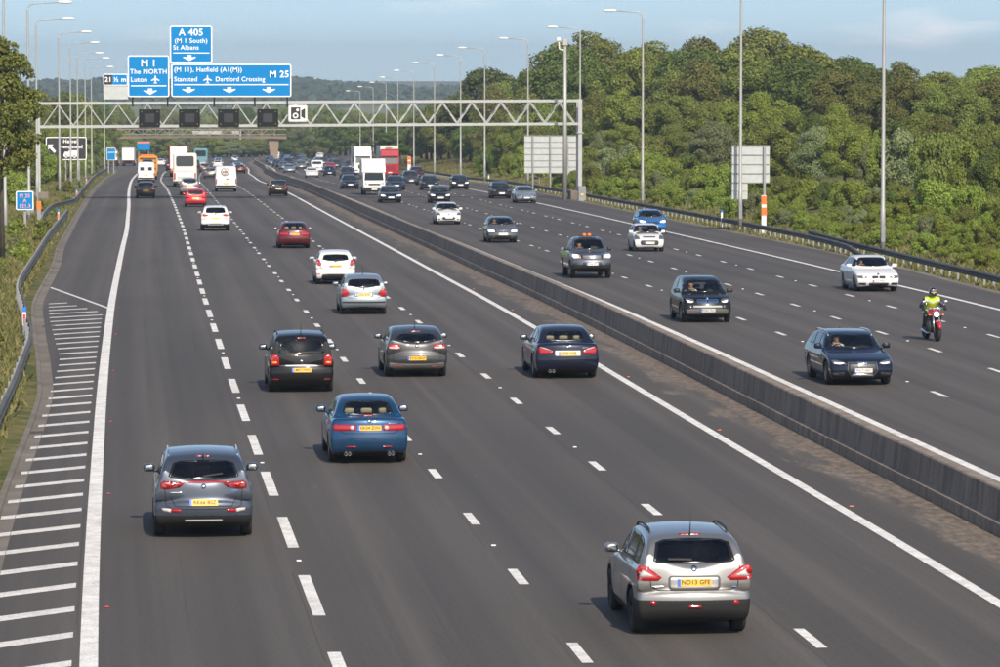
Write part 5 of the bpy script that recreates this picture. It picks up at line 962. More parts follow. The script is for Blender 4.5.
TF = [(-4.3, 1172.0, -16.2, 15.2, 11.2, 1), (-1.5, 1247.0, -17.0, 15.4, 11.2, 3), (-0.7, 1232.0, -16.9, 15.3, 11.3, 0), (2.4, 1271.0, -17.2, 11.2, 9.7, 1), (3.5, 1260.0, -17.1, 13.9, 10.5, 4), (6.1, 1229.0, -16.8, 14.1, 10.1, 1), (7.5, 1202.0, -16.6, 13.5, 9.4, 1), (9.9, 1202.0, -16.6, 10.2, 9.7, 4), (14.0, 1339.0, -17.9, 11.2, 10.0, 1), (15.8, 1297.0, -17.5, 10.2, 9.4, 1), (16.5, 1195.0, -16.5, 12.4, 12.9, 1), (18.4, 1178.0, -16.3, 14.2, 11.0, 4), (21.7, 1330.0, -17.8, 12.3, 10.7, 4), (23.2, 1236.0, -16.9, 10.8, 10.0, 4), (26.5, 1330.0, -17.8, 13.7, 9.1, 3), (26.4, 1192.0, -16.5, 11.1, 11.0, 1), (31.2, 1295.0, -17.5, 12.7, 9.2, 4), (34.1, 1343.0, -17.9, 12.7, 9.5, 1), (36.0, 1298.0, -17.5, 12.2, 12.0, 1), (34.3, 1217.0, -16.7, 10.8, 11.9, 1), (38.1, 1275.0, -17.3, 10.3, 9.6, 0), (41.3, 1276.0, -17.3, 12.0, 11.8, 4), (43.9, 1272.0, -17.2, 13.2, 11.8, 0), (44.9, 1286.0, -17.4, 12.5, 9.0, 1), (45.2, 1216.0, -16.7, 10.1, 9.4, 1), (50.8, 1311.0, -17.6, 12.3, 11.7, 1), (50.5, 1238.0, -16.9, 13.4, 9.0, 1), (51.7, 1233.0, -16.9, 14.0, 10.3, 4), (55.8, 1283.0, -17.3, 13.3, 9.4, 3), (54.8, 1218.0, -16.7, 13.6, 11.3, 1), (64.2, 1347.0, -17.9, 12.6, 12.6, 1), (60.7, 1235.0, -16.9, 13.1, 9.3, 3), (59.5, 1170.0, -16.2, 10.4, 11.3, 4), (65.2, 1254.0, -17.1, 13.0, 11.1, 1), (72.9, 1350.0, -18.0, 13.9, 11.0, 3), (73.2, 1298.0, -17.5, 10.8, 9.1, 0), (66.3, 1151.0, -16.0, 11.3, 12.5, 0), (75.4, 1285.0, -17.4, 13.0, 10.9, 1), (80.6, 1310.0, -17.6, 13.0, 11.3, 3), (73.5, 1159.0, -16.1, 10.3, 9.8, 0), (78.6, 1228.0, -16.8, 11.1, 11.9, 1), (77.4, 1167.0, -16.2, 11.5, 11.0, 4), (78.2, 1164.0, -16.2, 11.5, 12.7, 3), (85.0, 1217.0, -16.7, 10.9, 10.7, 1), (82.6, 1156.0, -16.1, 13.0, 12.0, 1), (95.5, 1300.0, -17.5, 13.5, 9.4, 1), (100.8, 1341.0, -17.9, 12.1, 9.8, 1), (98.3, 1283.0, -17.3, 9.8, 9.2, 3), (92.3, 1186.0, -16.4, 14.0, 9.7, 4), (98.7, 1236.0, -16.9, 12.5, 11.3, 3), (94.4, 1158.0, -16.1, 11.2, 12.0, 1), (103.1, 1228.0, -16.8, 12.1, 9.6, 1), (98.8, 1156.0, -16.1, 12.6, 12.4, 4), (108.6, 1246.0, -17.0, 12.7, 11.0, 3), (110.4, 1245.0, -17.0, 14.2, 11.2, 1), (108.0, 1189.0, -16.4, 10.5, 12.2, 0), (-10.3, 1087.0, -15.2, 5.0, 9.7, 1), (-10.2, 1091.0, -15.3, 4.5, 8.6, 3), (-7.4, 1102.0, -15.4, 7.0, 7.6, 4), (-6.5, 1111.0, -15.5, 5.8, 7.1, 1), (-4.7, 1097.0, -15.4, 5.7, 7.6, 1), (-3.6, 1084.0, -15.2, 4.7, 7.7, 3), (-1.1, 1097.0, -15.4, 5.1, 7.3, 3), (0.3, 1122.0, -15.7, 6.7, 9.2, 1), (1.5, 1095.0, -15.3, 4.8, 9.8, 3), (3.5, 1084.0, -15.2, 6.7, 7.6, 3), (4.4, 1091.0, -15.3, 6.8, 8.9, 1), (6.2, 1093.0, -15.3, 5.8, 8.2, 3), (8.4, 1106.0, -15.5, 6.0, 7.6, 3), (9.6, 1085.0, -15.2, 4.6, 8.2, 3), (11.7, 1119.0, -15.6, 6.6, 9.2, 1), (12.2, 1124.0, -15.7, 6.3, 7.5, 3), (13.8, 1119.0, -15.6, 5.4, 7.2, 3), (15.7, 1081.0, -15.1, 6.1, 9.1, 3), (17.2, 1086.0, -15.2, 6.9, 9.5, 4), (19.1, 1122.0, -15.7, 6.8, 8.4, 4), (20.4, 1098.0, -15.4, 7.4, 8.6, 4), (22.5, 1107.0, -15.5, 7.4, 7.2, 3), (24.0, 1129.0, -15.8, 7.0, 9.6, 3), (26.5, 1128.0, -15.7, 6.3, 8.1, 1), (28.1, 1122.0, -15.7, 4.5, 9.9, 1), (29.1, 1088.0, -15.2, 5.4, 8.5, 3), (31.2, 1120.0, -15.6, 4.1, 9.0, 1), (31.7, 1118.0, -15.6, 5.2, 7.6, 1), (33.5, 1113.0, -15.6, 7.3, 7.6, 4), (34.5, 1106.0, -15.5, 4.4, 7.6, 4), (37.4, 1111.0, -15.5, 4.9, 9.1, 1), (39.4, 1115.0, -15.6, 5.3, 7.0, 4), (40.0, 1122.0, -15.7, 5.9, 8.6, 4), (41.5, 1116.0, -15.6, 4.8, 9.6, 3), (43.1, 1118.0, -15.6, 5.6, 8.0, 4), (45.3, 1125.0, -15.7, 5.6, 7.9, 3), (47.5, 1119.0, -15.6, 6.4, 7.2, 4), (48.7, 1110.0, -15.5, 6.1, 9.9, 4), (51.2, 1126.0, -15.7, 5.3, 7.0, 3), (50.2, 1083.0, -15.2, 5.5, 8.6, 3), (53.1, 1105.0, -15.5, 5.8, 8.5, 3), (56.3, 1130.0, -15.8, 7.1, 9.1, 4), (56.3, 1100.0, -15.4, 6.9, 9.6, 3), (59.6, 1125.0, -15.7, 6.5, 10.0, 3), (58.9, 1092.0, -15.3, 5.3, 7.4, 3), (47.2, 1060, -14.9, 8.7, 10.0, 0), (48.2, 1060, -14.9, 10.6, 9.8, 0), (50.4, 1060, -14.9, 11.0, 9.4, 4), (51.5, 1060, -14.9, 8.6, 9.6, 0), (52.7, 1060, -14.9, 10.9, 8.1, 4), (54.0, 1060, -14.9, 8.7, 8.5, 3), (55.7, 1060, -14.9, 11.3, 10.6, 4), (58.3, 1060, -14.9, 9.9, 9.5, 4), (55.0, 995.0, -11.9, 8.7, 11.0, 1), (55.3, 961.0, -11.4, 8.1, 10.4, 0), (52.3, 887.0, -10.1, 7.5, 10.1, 0), (56.2, 933.0, -10.9, 9.1, 9.9, 4), (62.7, 1025.0, -12.4, 8.1, 9.1, 0), (63.0, 1004.0, -12.1, 9.2, 10.2, 3), (60.9, 936.0, -10.9, 8.3, 8.2, 3), (59.5, 908.0, -10.4, 7.8, 9.3, 0), (67.8, 993.0, -11.9, 6.3, 10.1, 0), (63.0, 902.0, -10.3, 6.0, 9.1, 0), (62.5, 889.0, -10.1, 7.7, 10.2, 1), (68.5, 947.0, -11.1, 8.6, 9.7, 3), (74.0, 997.0, -11.9, 7.7, 10.5, 3), (67.2, 890.0, -10.1, 6.3, 10.5, 3), (71.5, 931.0, -10.8, 8.5, 10.0, 1), (76.8, 979.0, -11.7, 8.2, 10.4, 0), (80.9, 1023.0, -12.3, 7.2, 9.1, 4), (72.2, 888.0, -10.1, 7.8, 8.2, 0), (82.6, 997.0, -11.9, 8.5, 8.6, 3), (75.5, 898.0, -10.3, 6.7, 9.6, 0), (77.9, 907.0, -10.4, 8.2, 10.7, 0), (77.0, 880.0, -10.0, 7.1, 10.8, 4), (89.2, 1013.0, -12.2, 6.2, 10.5, 4), (82.3, 916.0, -10.6, 7.1, 8.4, 4), (92.8, 1024.0, -12.4, 9.0, 11.0, 3), (51.2, 724.0, -7.2, 4.6, 8.8, 0), (56.3, 782.0, -8.2, 6.7, 8.7, 0), (56.4, 756.0, -7.8, 6.1, 7.3, 0), (58.8, 781.0, -8.2, 6.8, 9.7, 0), (57.8, 746.0, -7.6, 7.5, 9.0, 0), (56.1, 712.0, -7.0, 7.2, 9.6, 4), (58.2, 728.0, -7.3, 7.9, 7.7, 0), (57.7, 705.0, -6.9, 9.7, 8.7, 1), (59.5, 723.0, -7.2, 9.1, 7.6, 1), (59.8, 709.0, -7.0, 10.1, 8.5, 0), (67.5, 782.0, -8.2, 11.4, 9.4, 0), (62.3, 711.0, -7.0, 11.1, 7.2, 0), (69.8, 785.0, -8.3, 12.0, 7.6, 0), (67.1, 749.0, -7.7, 10.8, 7.4, 1), (66.9, 728.0, -7.3, 10.4, 7.2, 1), (73.0, 782.0, -8.2, 12.4, 7.2, 1)]
TL = [(-17.9, 620, 11.9, 7, 2), (-17.7, 640, 12.8, 8, 2), (-17.1, 660, 11.7, 8, 1), (-14.5, 640, 12.5, 8, 0), (-13.7, 660, 13.0, 8, 1), (-13.8, 700, 12.1, 8, 1), (-13.9, 760, 11.2, 9, 0), (-14.0, 820, 10.1, 9, 1), (-18.2, 560, 12.7, 9, 0), (-14.4, 500, 9.5, 7, 1), (-13.6, 420, 9.1, 8, 0), (-14.8, 560, 7.5, 7, 1), (-12.6, 540, 6.7, 6, 3), (-12.0, 560, 7.3, 7, 3), (-11.9, 600, 7.2, 7, 1), (-12.0, 640, 8.1, 7, 3), (-12.3, 680, 7.3, 7, 0), (-12.4, 720, 7.0, 7, 3), (-12.1, 760, 5.7, 6, 4), (-10.8, 380, 5.7, 6, 1), (-12.4, 380, 6.6, 6, 1), (-11.4, 370, 4.7, 5, 3), (-10.7, 400, 5.0, 5, 3), (-10.6, 440, 4.5, 5, 3), (-10.0, 470, 3.4, 4, 1), (-9.9, 520, 3.3, 4, 3), (-9.8, 560, 2.9, 4, 1), (-9.9, 600, 2.8, 4, 3), (-10.2, 650, 3.1, 4, 4), (-10.8, 330, 3.3, 4, 3), (-10.0, 345, 2.7, 3.5, 3)]

for u, Y, h, w, k in TR: plant(P(u, Y, ground_h(u, Y)-.1), h, w, k, h < 4.5, 'in the wood along the right of the motorway', '%s %s of the right-hand wood' % (COLN[k], 'shrubs' if h < 4.5 else 'trees'))
for x, Y, z, h, w, k in TF: plant((x, Y, z), h, w, k, False, 'far away around the footbridge and road bend', 'far %s trees' % COLN[k])
for u, Y, h, w, k in TL: plant(P(u, Y, ground_h(u, Y)-.1), h, w, k, h < 4.5, 'on the left bank behind the lamp posts', '%s %s of the left bank' % (COLN[k], 'shrubs' if h < 4.5 else 'trees'))
# the near tree at the left edge
NT = (crown_mesh(21, 2.2, 6.6, 4.3, 110, 420, .17, .85, .8, (.15, .27)), trunk_mesh(21, 6.4, 1.7, 4.4, .11))
o = empty('tree', P(-6.0, 205, .05), (0, 0, .6)); c = obj('crown', NT[0], o); c.material_slots[0].link = 'OBJECT'; c.material_slots[0].material = LEAF[1]; obj('trunk', NT[1], o); tag(o, 'nearest dark leafy tree with bare straight trunk at the left edge', 'tree')
# rough grass on the verges
def tufts(name, label, seed, n, uf, y0, y1, hmin, hmax, m, nb=6):
    r = np.random.default_rng(seed); Y = y0+(y1-y0)*r.uniform(0, 1, n)**1.25; q = r.uniform(0, 1, n); U = np.array([uf(y, t) for y, t in zip(Y, q)])
    base = np.stack([U+xo(Y), Y, zr(Y)+np.array([ground_h(u, y) for u, y in zip(U, Y)])-.02], 1); V = []; T = []
    for b in range(nb):
        a = r.uniform(0, 6.28, n); h = r.uniform(hmin, hmax, n)*r.uniform(.6, 1.1, n); off = np.stack([r.normal(0, .12, n), r.normal(0, .12, n), np.zeros(n)], 1); w = r.uniform(.03, .07, n)
        d = np.stack([np.cos(a), np.sin(a), 0*a], 1); p = base+off; tip = p+np.stack([r.normal(0, .13, n), r.normal(0, .13, n), h], 1)
        V.append(np.stack([p-d*w[:,None], p+d*w[:,None], tip], 1).reshape(-1, 3)); T.append(np.repeat(np.clip(r.normal(.5, .3, n), 0, 1), 3))
    V = np.concatenate(V); T = np.concatenate(T); me = np_mesh(name, V, np.arange(len(V)).reshape(-1, 3), False, (m,)); at = me.attributes.new('tone', 'FLOAT', 'POINT'); at.data.foreach_set('value', T.astype(np.float32))
    o = obj(name, me); o['kind'] = 'stuff'; tag(o, label, 'grass'); return o
M_tuft = leaf_mat('verge_grass_blades', (.100, .104, .030), (.24, .20, .088), (.085, .108, .026))
tufts('verge_grass', 'dry rough grass on the left verge', 31, 24000, lambda y, t: kerbL(y)-.55-9.5*t**1.3, 75, 560, .08, .36, M_tuft); tufts('verge_grass', 'dry rough grass on the right verge', 32, 22000, lambda y, t: kerbR(y)+.3+5.5*t**1.1, 120, 640, .08, .34, M_tuft)
tufts('verge_grass', 'sunlit grass bank right of the far traffic', 33, 12000, lambda y, t: kerbR(y)+.4+16*t, 600, 1000, .3, .8, M_tuft, 5)
rw_ = random.Random(44); WS = [(crown_mesh(31, .5, .8, -.05, 14, 110, .10, .9, .8), 'fresh'), (crown_mesh(32, .6, .6, -.05, 14, 110, .11, .8, .8), 'dull')]
for i in range(70):
    Y = 84+330*(i+rw_.random())/70; u = float(kerbL(Y))-1.1-rw_.random()**1.4*6.5
    if abs(u+6.6) < .8 and abs(Y-262) < 8: continue
    me, t = rw_.choice(WS); s = rw_.uniform(.5, 1.35); k = rw_.choice([1, 3, 3, 4, 2]); o = obj('weed_clump', me, None, P(u, Y, ground_h(u, Y)-.03), (0, 0, rw_.uniform(0, 6.28)), (s, s, s*rw_.uniform(.7, 1.3))); o.material_slots[0].link = 'OBJECT'; o.material_slots[0].material = LEAF[k]
    tag(o, '%s weed clump in the rough grass of the left verge' % COLN[k], 'weeds', '%s weed clumps on the left verge' % COLN[k])
# wooded ridge on the horizon
def hill_z(x, y):
    e = 3.2*math.sin(x*.0125+.6)+2.0*math.sin(x*.031+2.)+1.2*math.sin(x*.083)
    return -22+(9.5+e)*math.exp(-((y-3700)/520)**2)+(4+e*.5)*math.exp(-((y-3050)/230)**2)
V = []; F = []; gxs = np.linspace(-900, 1500, 121); gys = np.linspace(2300, 5200, 50)
for y in gys:
    for x in gxs: V.append((x, y, hill_z(x, y)-.6 if 2350 < y < 5100 else -24))
for i in range(len(gys)-1):
    for j in range(120): a = i*121+j; F.append((a, a+1, a+122, a+121))
M_field = mat('far_field', (.13, .15, .055), .95, noise=.25, nscale=.006)
struct(obj('hills', mesh_from('hills', V, F, True, (M_field,))))
r = np.random.default_rng(77); n = 9000; cx = r.uniform(-420, 900, n); cy = np.where(r.uniform(size=n) < .75, r.normal(3560, 160, n), r.normal(3010, 90, n)); V = []; T = []
for x, y in zip(cx, cy):
    if 3130 < y < 3290: continue
    R_ = r.uniform(3.2, 6.5); z = hill_z(x, y)+R_*.35; k = 11; d = r.normal(size=(k,3)); d[:,2] = np.abs(d[:,2]); d[:,1] = -np.abs(d[:,1]); d /= np.linalg.norm(d, axis=1)[:,None]; p = np.array([x, y, z])+d*R_*np.array([1, 1, .85])
    nr = d+r.normal(size=(k,3))*.4; nr /= np.linalg.norm(nr, axis=1)[:,None]; a = np.cross(nr, r.normal(size=(k,3))); a /= np.linalg.norm(a, axis=1)[:,None]; b = np.cross(nr, a); s = R_*.62
    V.append(np.stack([p-a*s, p-b*s, p+a*s, p+b*s], 1).reshape(-1, 3)); T.append(np.repeat(np.clip(.5+r.normal(0, .15)+r.normal(size=k)*.2, 0, 1), 4))
V = np.concatenate(V); T = np.concatenate(T); me = np_mesh('distant_wood', V, np.arange(len(V)).reshape(-1, 4), False, (M_farleaf,)); at = me.attributes.new('tone', 'FLOAT', 'POINT'); at.data.foreach_set('value', T.astype(np.float32))
o = obj('distant_wood', me); o['kind'] = 'stuff'; tag(o, 'hazy blue green wood on the far ridge', 'wood')
# air: light summer haze between the camera and the far ridge
HZ = MB().box(-2600, 4200, -60, 5600, -26, 40).mesh('haze', ()); hz_m = bpy.data.materials.new('summer_haze'); n, l = nodes_of(hz_m); n.remove(n['Principled BSDF']); pv = n.new('ShaderNodeVolumePrincipled')
pv.inputs['Color'].default_value = (.74, .87, 1.0, 1); pv.inputs['Density'].default_value = .00016; pv.inputs['Anisotropy'].default_value = .25; l.new(pv.outputs[0], n['Material Output'].inputs['Volume'])
HZ.materials.append(hz_m); o = obj('haze', HZ); o['kind'] = 'stuff'; tag(o, 'thin blue summer haze over the motorway', 'haze')
# ------------------------------------------------------------------ traffic
G_AWAY, G_ONC = 'vehicles driving away from the camera', 'vehicles driving towards the camera'
PN = {'silver': ((.27,.265,.26), .75), 'bluegrey': ((.055,.068,.095), .5), 'blue': ((.003,.046,.125), .45), 'black': ((.006,.006,.007), .1), 'darkgrey': ((.042,.043,.047), .5), 'navy': ((.005,.009,.026), .3), 'silverblue': ((.27,.32,.36), .65),
      'white': ((.64,.64,.64), 0.), 'darkred': ((.10,.006,.010), .4), 'red': ((.42,.008,.012), .2), 'brightblue': ((.012,.14,.42), .3), 'grey': ((.11,.115,.13), .5), 'steel': ((.14,.18,.25), .5), 'slate': ((.07,.082,.105), .45), 'cream': ((.62,.60,.54), 0), 'orange': ((.75,.26,.01), 0), 'teal': ((.03,.26,.30), 0), 'maroon': ((.05,.008,.012), .3), 'lgrey': ((.27,.27,.28), .5)}
def PT_(k): return paint(k, PN[k][0], PN[k][1])
M_tlw = mat('smoked_lamp_lens', (.30, .10, .10), .12, coat=1)
def patch(n, p, m, mi=True, sub=None, off=.01): return (n, p, m, mi, sub, off)
emblem = lambda z: patch('emblem', circ(0, z, .048, 12), M_chrome, False)
def both(specs): return specs
# ---- cars seen from behind, near
Q = SUV(W=1.80, aerial=(.62, .35, .33), rails=(.75, 2.3, .60, M_dark), privacy=True, darkrim=True,
  clad=lambda x, y, z: (z < .60) & (x < .75) & (x < .55+.3*(np.abs(y) < .8)) | (z < .34) | ((np.hypot(x-.86, z-.345) < .46) & (z < .72) & (np.abs(y) > .6)) | ((np.hypot(x-3.49, z-.345) < .46) & (z < .72) & (np.abs(y) > .6)),
  rear=dict(patch=[patch('tail_light', [(.50,.93),(.56,.88),(.80,.885),(.88,.90),(.89,1.04),(.84,1.12),(.74,1.10),(.62,1.02)], M_red, True, [('clear_lens', [(.62,.955),(.84,.935),(.86,1.03),(.79,1.05),(.70,1.0)], M_clear)]),
     patch('rear_reflector', circ(.64,.545,.042), M_red), patch('rear_fog_light', rr(-.10,.10,.46,.51,.015), M_redd, False), patch('high_brake_light', rr(-.17,.17,1.525,1.55,.01), M_redd, False), patch('plate_recess', rr(-.40,.40,.74,.955,.05), M_PAINT, False, None, .004), emblem(1.055), patch('badge', rr(-.66,-.58,.775,.79,.005), M_bluer, False), patch('name_badge', rr(.46,.66,.785,.805,.004), M_chrome, False)], plate=(.855, 'ND13 GFE'), wiper=(.05,1.165,-.0,1.168)))
Q['rear']['wiper'] = (.02,1.175,.40,1.19)
S2 = SUV(L=4.48, W=1.86, H=1.63, xr=.90, xf=3.57, aerial=(.55, 0, .05), rails=(.6, 2.4, .64, M_chrome), privacy=True, rwin=(1.13,1.43,.66,.55), bowr=.22, cbr=.2,
  clad=lambda x, y, z: (z < .46) & (x < .75) | (z < .33) | ((np.hypot(x-.90, z-.345) < .45) & (z < .70) & (np.abs(y) > .6)) | ((np.hypot(x-3.57, z-.345) < .45) & (z < .70) & (np.abs(y) > .6)),
  rear=dict(patch=[patch('tail_light', [(.36,1.03),(.44,.965),(.68,.93),(.79,.955),(.80,1.05),(.74,1.085),(.55,1.075)], M_redd, True, [('lamp_cluster', [(.48,1.0),(.66,.965),(.72,1.03),(.56,1.045)], M_red)]), patch('light_bar', rr(-.46,.46,1.045,1.075,.012), M_red, False),
     patch('rear_reflector', rr(.42,.60,.52,.575,.02), M_red), patch('indicator_lens', [(.60,.515),(.76,.54),(.77,.59),(.60,.58)], M_clear), patch('high_brake_light', rr(-.13,.13,1.50,1.525,.008), M_redd, False), emblem(.985), patch('name_badge', rr(.40,.62,.865,.885,.004), M_chrome, False), patch('eco_badge', rr(-.62,-.50,.895,.915,.004), M_bluer, False), patch('lower_trim', rr(-.35,.35,.33,.375,.015), M_galv, False)], plate=(.695, 'RK66 BSZ'), wiper=(0,1.15,-.36,1.2)),
  trim=[('rear', [(-.60,.80),(-.52,.62),(.52,.62),(.60,.80)], M_under, .012)])
A3 = SALOON(W=1.76, seatm=M_beige, rwin=(1.075,1.325,.57,.48), rear=dict(patch=[patch('tail_light', rr(.30,.79,.755,.885,.03), M_red, True, [('reverse_lens', circ(.38,.82,.048), M_clear)]), patch('rear_reflector', rr(.30,.50,.375,.415,.012), M_redd), emblem(.97), patch('model_badge', rr(-.62,-.42,.90,.92,.004), M_chrome, False), patch('high_brake_light', rr(-.12,.12,1.045,1.065,.006), M_redd, False)], plate=(.815, 'EK04 ZVH'), exhaust=[(.52,.235,.04), (.44,.235,.04), (-.52,.235,.04), (-.44,.235,.04)]), trim=[('rear', [(-.74,.60),(0,.585),(.74,.60)], M_under, .012)])
Z4 = MPV(aerial=(.55, .35, .4), rails=(.6, 2.5, .64, M_dark), rwin=(1.07,1.425,.64,.57), rear=dict(patch=[patch('tail_light', [(.60,.74),(.82,.75),(.84,1.0),(.78,1.05),(.66,1.04),(.61,.95)], M_red, True, [('amber_lens', rr(.66,.80,.80,.86,.02), M_amber)]), patch('high_brake_light', rr(-.12,.12,1.475,1.50,.008), M_redd, False), emblem(.87), patch('rear_reflector', rr(.62,.78,.36,.39,.01), M_redd)], plate=(.63, 'LM07 FWX'), wiper=(0,1.09,-.4,1.12)), trim=[('rear', [(-.60,.745),(0,.75),(.60,.745)], M_chrome, .035)])
M5 = COUPE(aerial=(1.05, .3, .3), privacy=True, rwin=(1.07,1.235,.60,.50,.07), rear=dict(patch=[patch('tail_light', [(.44,.84),(.60,.80),(.80,.83),(.83,.92),(.74,.97),(.50,.95)], M_red, True, [('clear_lens', [(.48,.845),(.60,.815),(.79,.84),(.80,.885),(.50,.885)], M_clear)]), emblem(.915), patch('high_brake_light', rr(-.14,.14,1.285,1.305,.006), M_redd, False), patch('lower_bumper', [(-.80,.30),(-.6,.22),(.6,.22),(.80,.30),(.78,.44),(.5,.40),(-.5,.40),(-.78,.44)], M_galvd, False), patch('rear_reflector', rr(.44,.60,.315,.345,.01), M_red)], plate=(.56, 'EY10 NKW')))
B6 = SALOON(L=4.84, W=1.85, H=1.46, xr=1.05, xf=3.94, rw=.33, seatm=M_beige, rwin=(1.08,1.33,.60,.50), low=[(x*4.84/4.66, z) for x, z in SALOON()['low']], cab=[(x*4.84/4.66, z*1.012) for x, z in SALOON()['cab']], side=[(1.04,1.47,0),(1.54,2.23,0),(2.33,3.13,0)], mirror=(2.99,1.04), seats=(2.12,1.3,1.06), ws_x=3.17,
  rear=dict(patch=[patch('tail_light', [(.42,.74),(.80,.72),(.84,.86),(.78,.93),(.60,.89),(.44,.82)], M_red, True, [('clear_lens', [(.46,.83),(.62,.885),(.78,.92),(.76,.895),(.62,.855)], M_clear)]), patch('plate_surround', rr(-.36,.36,.67,.82,.02), M_lan, False), emblem(.93), patch('model_badge', rr(-.60,-.42,.885,.91,.004), M_chrome, False)], plate=(.745, 'OE05 YXR'), exhaust=[(.50,.235,.045), (.40,.235,.045)]), trim=[('rear', [(-.74,.50),(0,.485),(.74,.50)], M_under, .012)])
P7 = HATCH(aerial=(1.0, .4, .32), rwin=(1.03,1.29,.62,.53), rear=dict(patch=[patch('tail_light', [(.52,.80),(.64,.66),(.80,.68),(.82,.86),(.76,.96),(.66,.95)], M_red, True), patch('rub_strip', rr(-.78,.78,.44,.49,.02), M_clad, False), emblem(.93), patch('plate_recess', rr(-.34,.34,.67,.80,.02), M_PAINT, False, None, .004)], plate=(.735, 'LS56 KHD'), wiper=(.05,1.05,-.38,1.08)))
F8 = HATCH(L=3.97, H=1.48, rwin=(1.04,1.28,.57,.50,.04), rails=None, rear=dict(patch=[patch('tail_light', [(.60,.86),(.68,.80),(.78,.84),(.80,1.0),(.74,1.10),(.66,1.06)], M_red, True), patch('diffuser', [(-.62,.24),(.62,.24),(.56,.44),(.3,.46),(-.3,.46),(-.56,.44)], M_dark, False), patch('rear_reflector', rr(.66,.80,.44,.47,.01), M_red), emblem(.98)], plate=(.79, 'LB14 OXD'), wiper=(0,1.05,-.36,1.07)))
J9 = SALOON(W=1.79, H=1.42, seatm=M_beige, rear=dict(patch=[patch('tail_light', rr(.34,.80,.72,.88,.04), M_red, True), patch('boot_trim', rr(-.30,.30,.895,.925,.01), M_chrome, False), emblem(.97)], plate=(.80, 'Y851 KVU')))
W10 = SUV(L=4.44, W=1.86, rails=(.6, 2.4, .64, M_chrome), privacy=True, clad=S2['clad'], rear=dict(patch=[patch('tail_light', [(.44,1.0),(.60,.93),(.80,.95),(.82,1.05),(.70,1.10),(.52,1.07)], M_red, True), patch('lower_trim', rr(-.5,.5,.33,.42,.02), M_galv, False), emblem(1.05)], plate=(.80, None)))
H_N, H_M, H_F = .034, .052, .08
L4 = 'Y'
def car(S, name, u, Y, dn, pk, label, h=H_N, lod=0, cat='car', yaw=0.): return place(build_car(S, h, lod), name, u, Y, dn, PT_(pk), label, cat, G_AWAY if dn > 0 else G_ONC, yaw=yaw)
car(Q, 'crossover_car', 8.95, 62.4, 1, 'silver', 'silver crossover with yellow plate ND13 GFE, nearest the camera')
car(S2, 'crossover_car', 1.79, 76.3, 1, 'bluegrey', 'blue-grey crossover with full-width red light bar in the nearside lane')
car(A3, 'saloon_car', 5.74, 90.9, 1, 'blue', 'bright metallic blue saloon with beige headrests')
car(Z4, 'people_carrier', 5.16, 111.7, 1, 'black', 'black people carrier with chrome strip and tall red lamps')
car(M5, 'coupe_car', 8.68, 117.1, 1, 'darkgrey', 'dark grey coupe with shallow rear window beside the black people carrier')
car(B6, 'saloon_car', 12.9, 116.3, 1, 'navy', 'navy blue saloon in the lane beside the median wall')
car(P7, 'hatchback_car', 9.03, 150.1, 1, 'silverblue', 'pale silver-blue hatchback with black bumper strip')
car(F8, 'hatchback_car', 9.22, 176.2, 1, 'white', 'white hatchback just ahead of the silver-blue hatchback')
car(J9, 'saloon_car', 9.16, 224.7, 1, 'darkred', 'dark red saloon with a wide yellow plate')
car(W10, 'crossover_car', 5.41, 260.8, 1, 'white', 'white crossover with roof rails behind the small red car', .04, 0)
# ---- oncoming, near
M_grl = mat('grille_slats', (.10, .10, .105), .4, .6)
def slats(y0, y1, z0, z1, n): return [('slat', rr(y0, y1, z0+(z1-z0)*(i+.25)/n, z0+(z1-z0)*(i+.6)/n, .004), M_chrome) for i in range(n)]
rings = [('ring_emblem', circ(-.105+.07*i, .635, .036, 12), M_chrome) for i in range(4)]
R1 = ESTATE(rails=(.6, 2.6, .62, M_chrome), aerial=(.9, 0, .05), front=dict(patch=[patch('headlight', [(.46,.62),(.60,.585),(.80,.60),(.84,.70),(.72,.705),(.52,.665)], M_head, True, [('daytime_light', [(.50,.625),(.62,.60),(.76,.612),(.77,.64),(.60,.628)], M_on)]), patch('grille_frame', [(-.30,.235),(.30,.235),(.43,.44),(.41,.66),(-.41,.66),(-.43,.44)], M_rim, False), patch('grille', [(-.275,.262),(.275,.262),(.395,.44),(.38,.635),(-.38,.635),(-.395,.44)], M_dark, False, slats(-.30, .30, .285, .36, 2)+slats(-.36, .36, .54, .60, 2)+rings, .018), patch('air_intake', [(.50,.25),(.82,.28),(.84,.36),(.52,.38)], M_dark)], po=.04, plate=(.44, 'YH17 NXC')))
car(R1, 'estate_car', 20.77, 112.8, -1, 'navy', 'navy estate car with large framed grille and roof rails, oncoming')
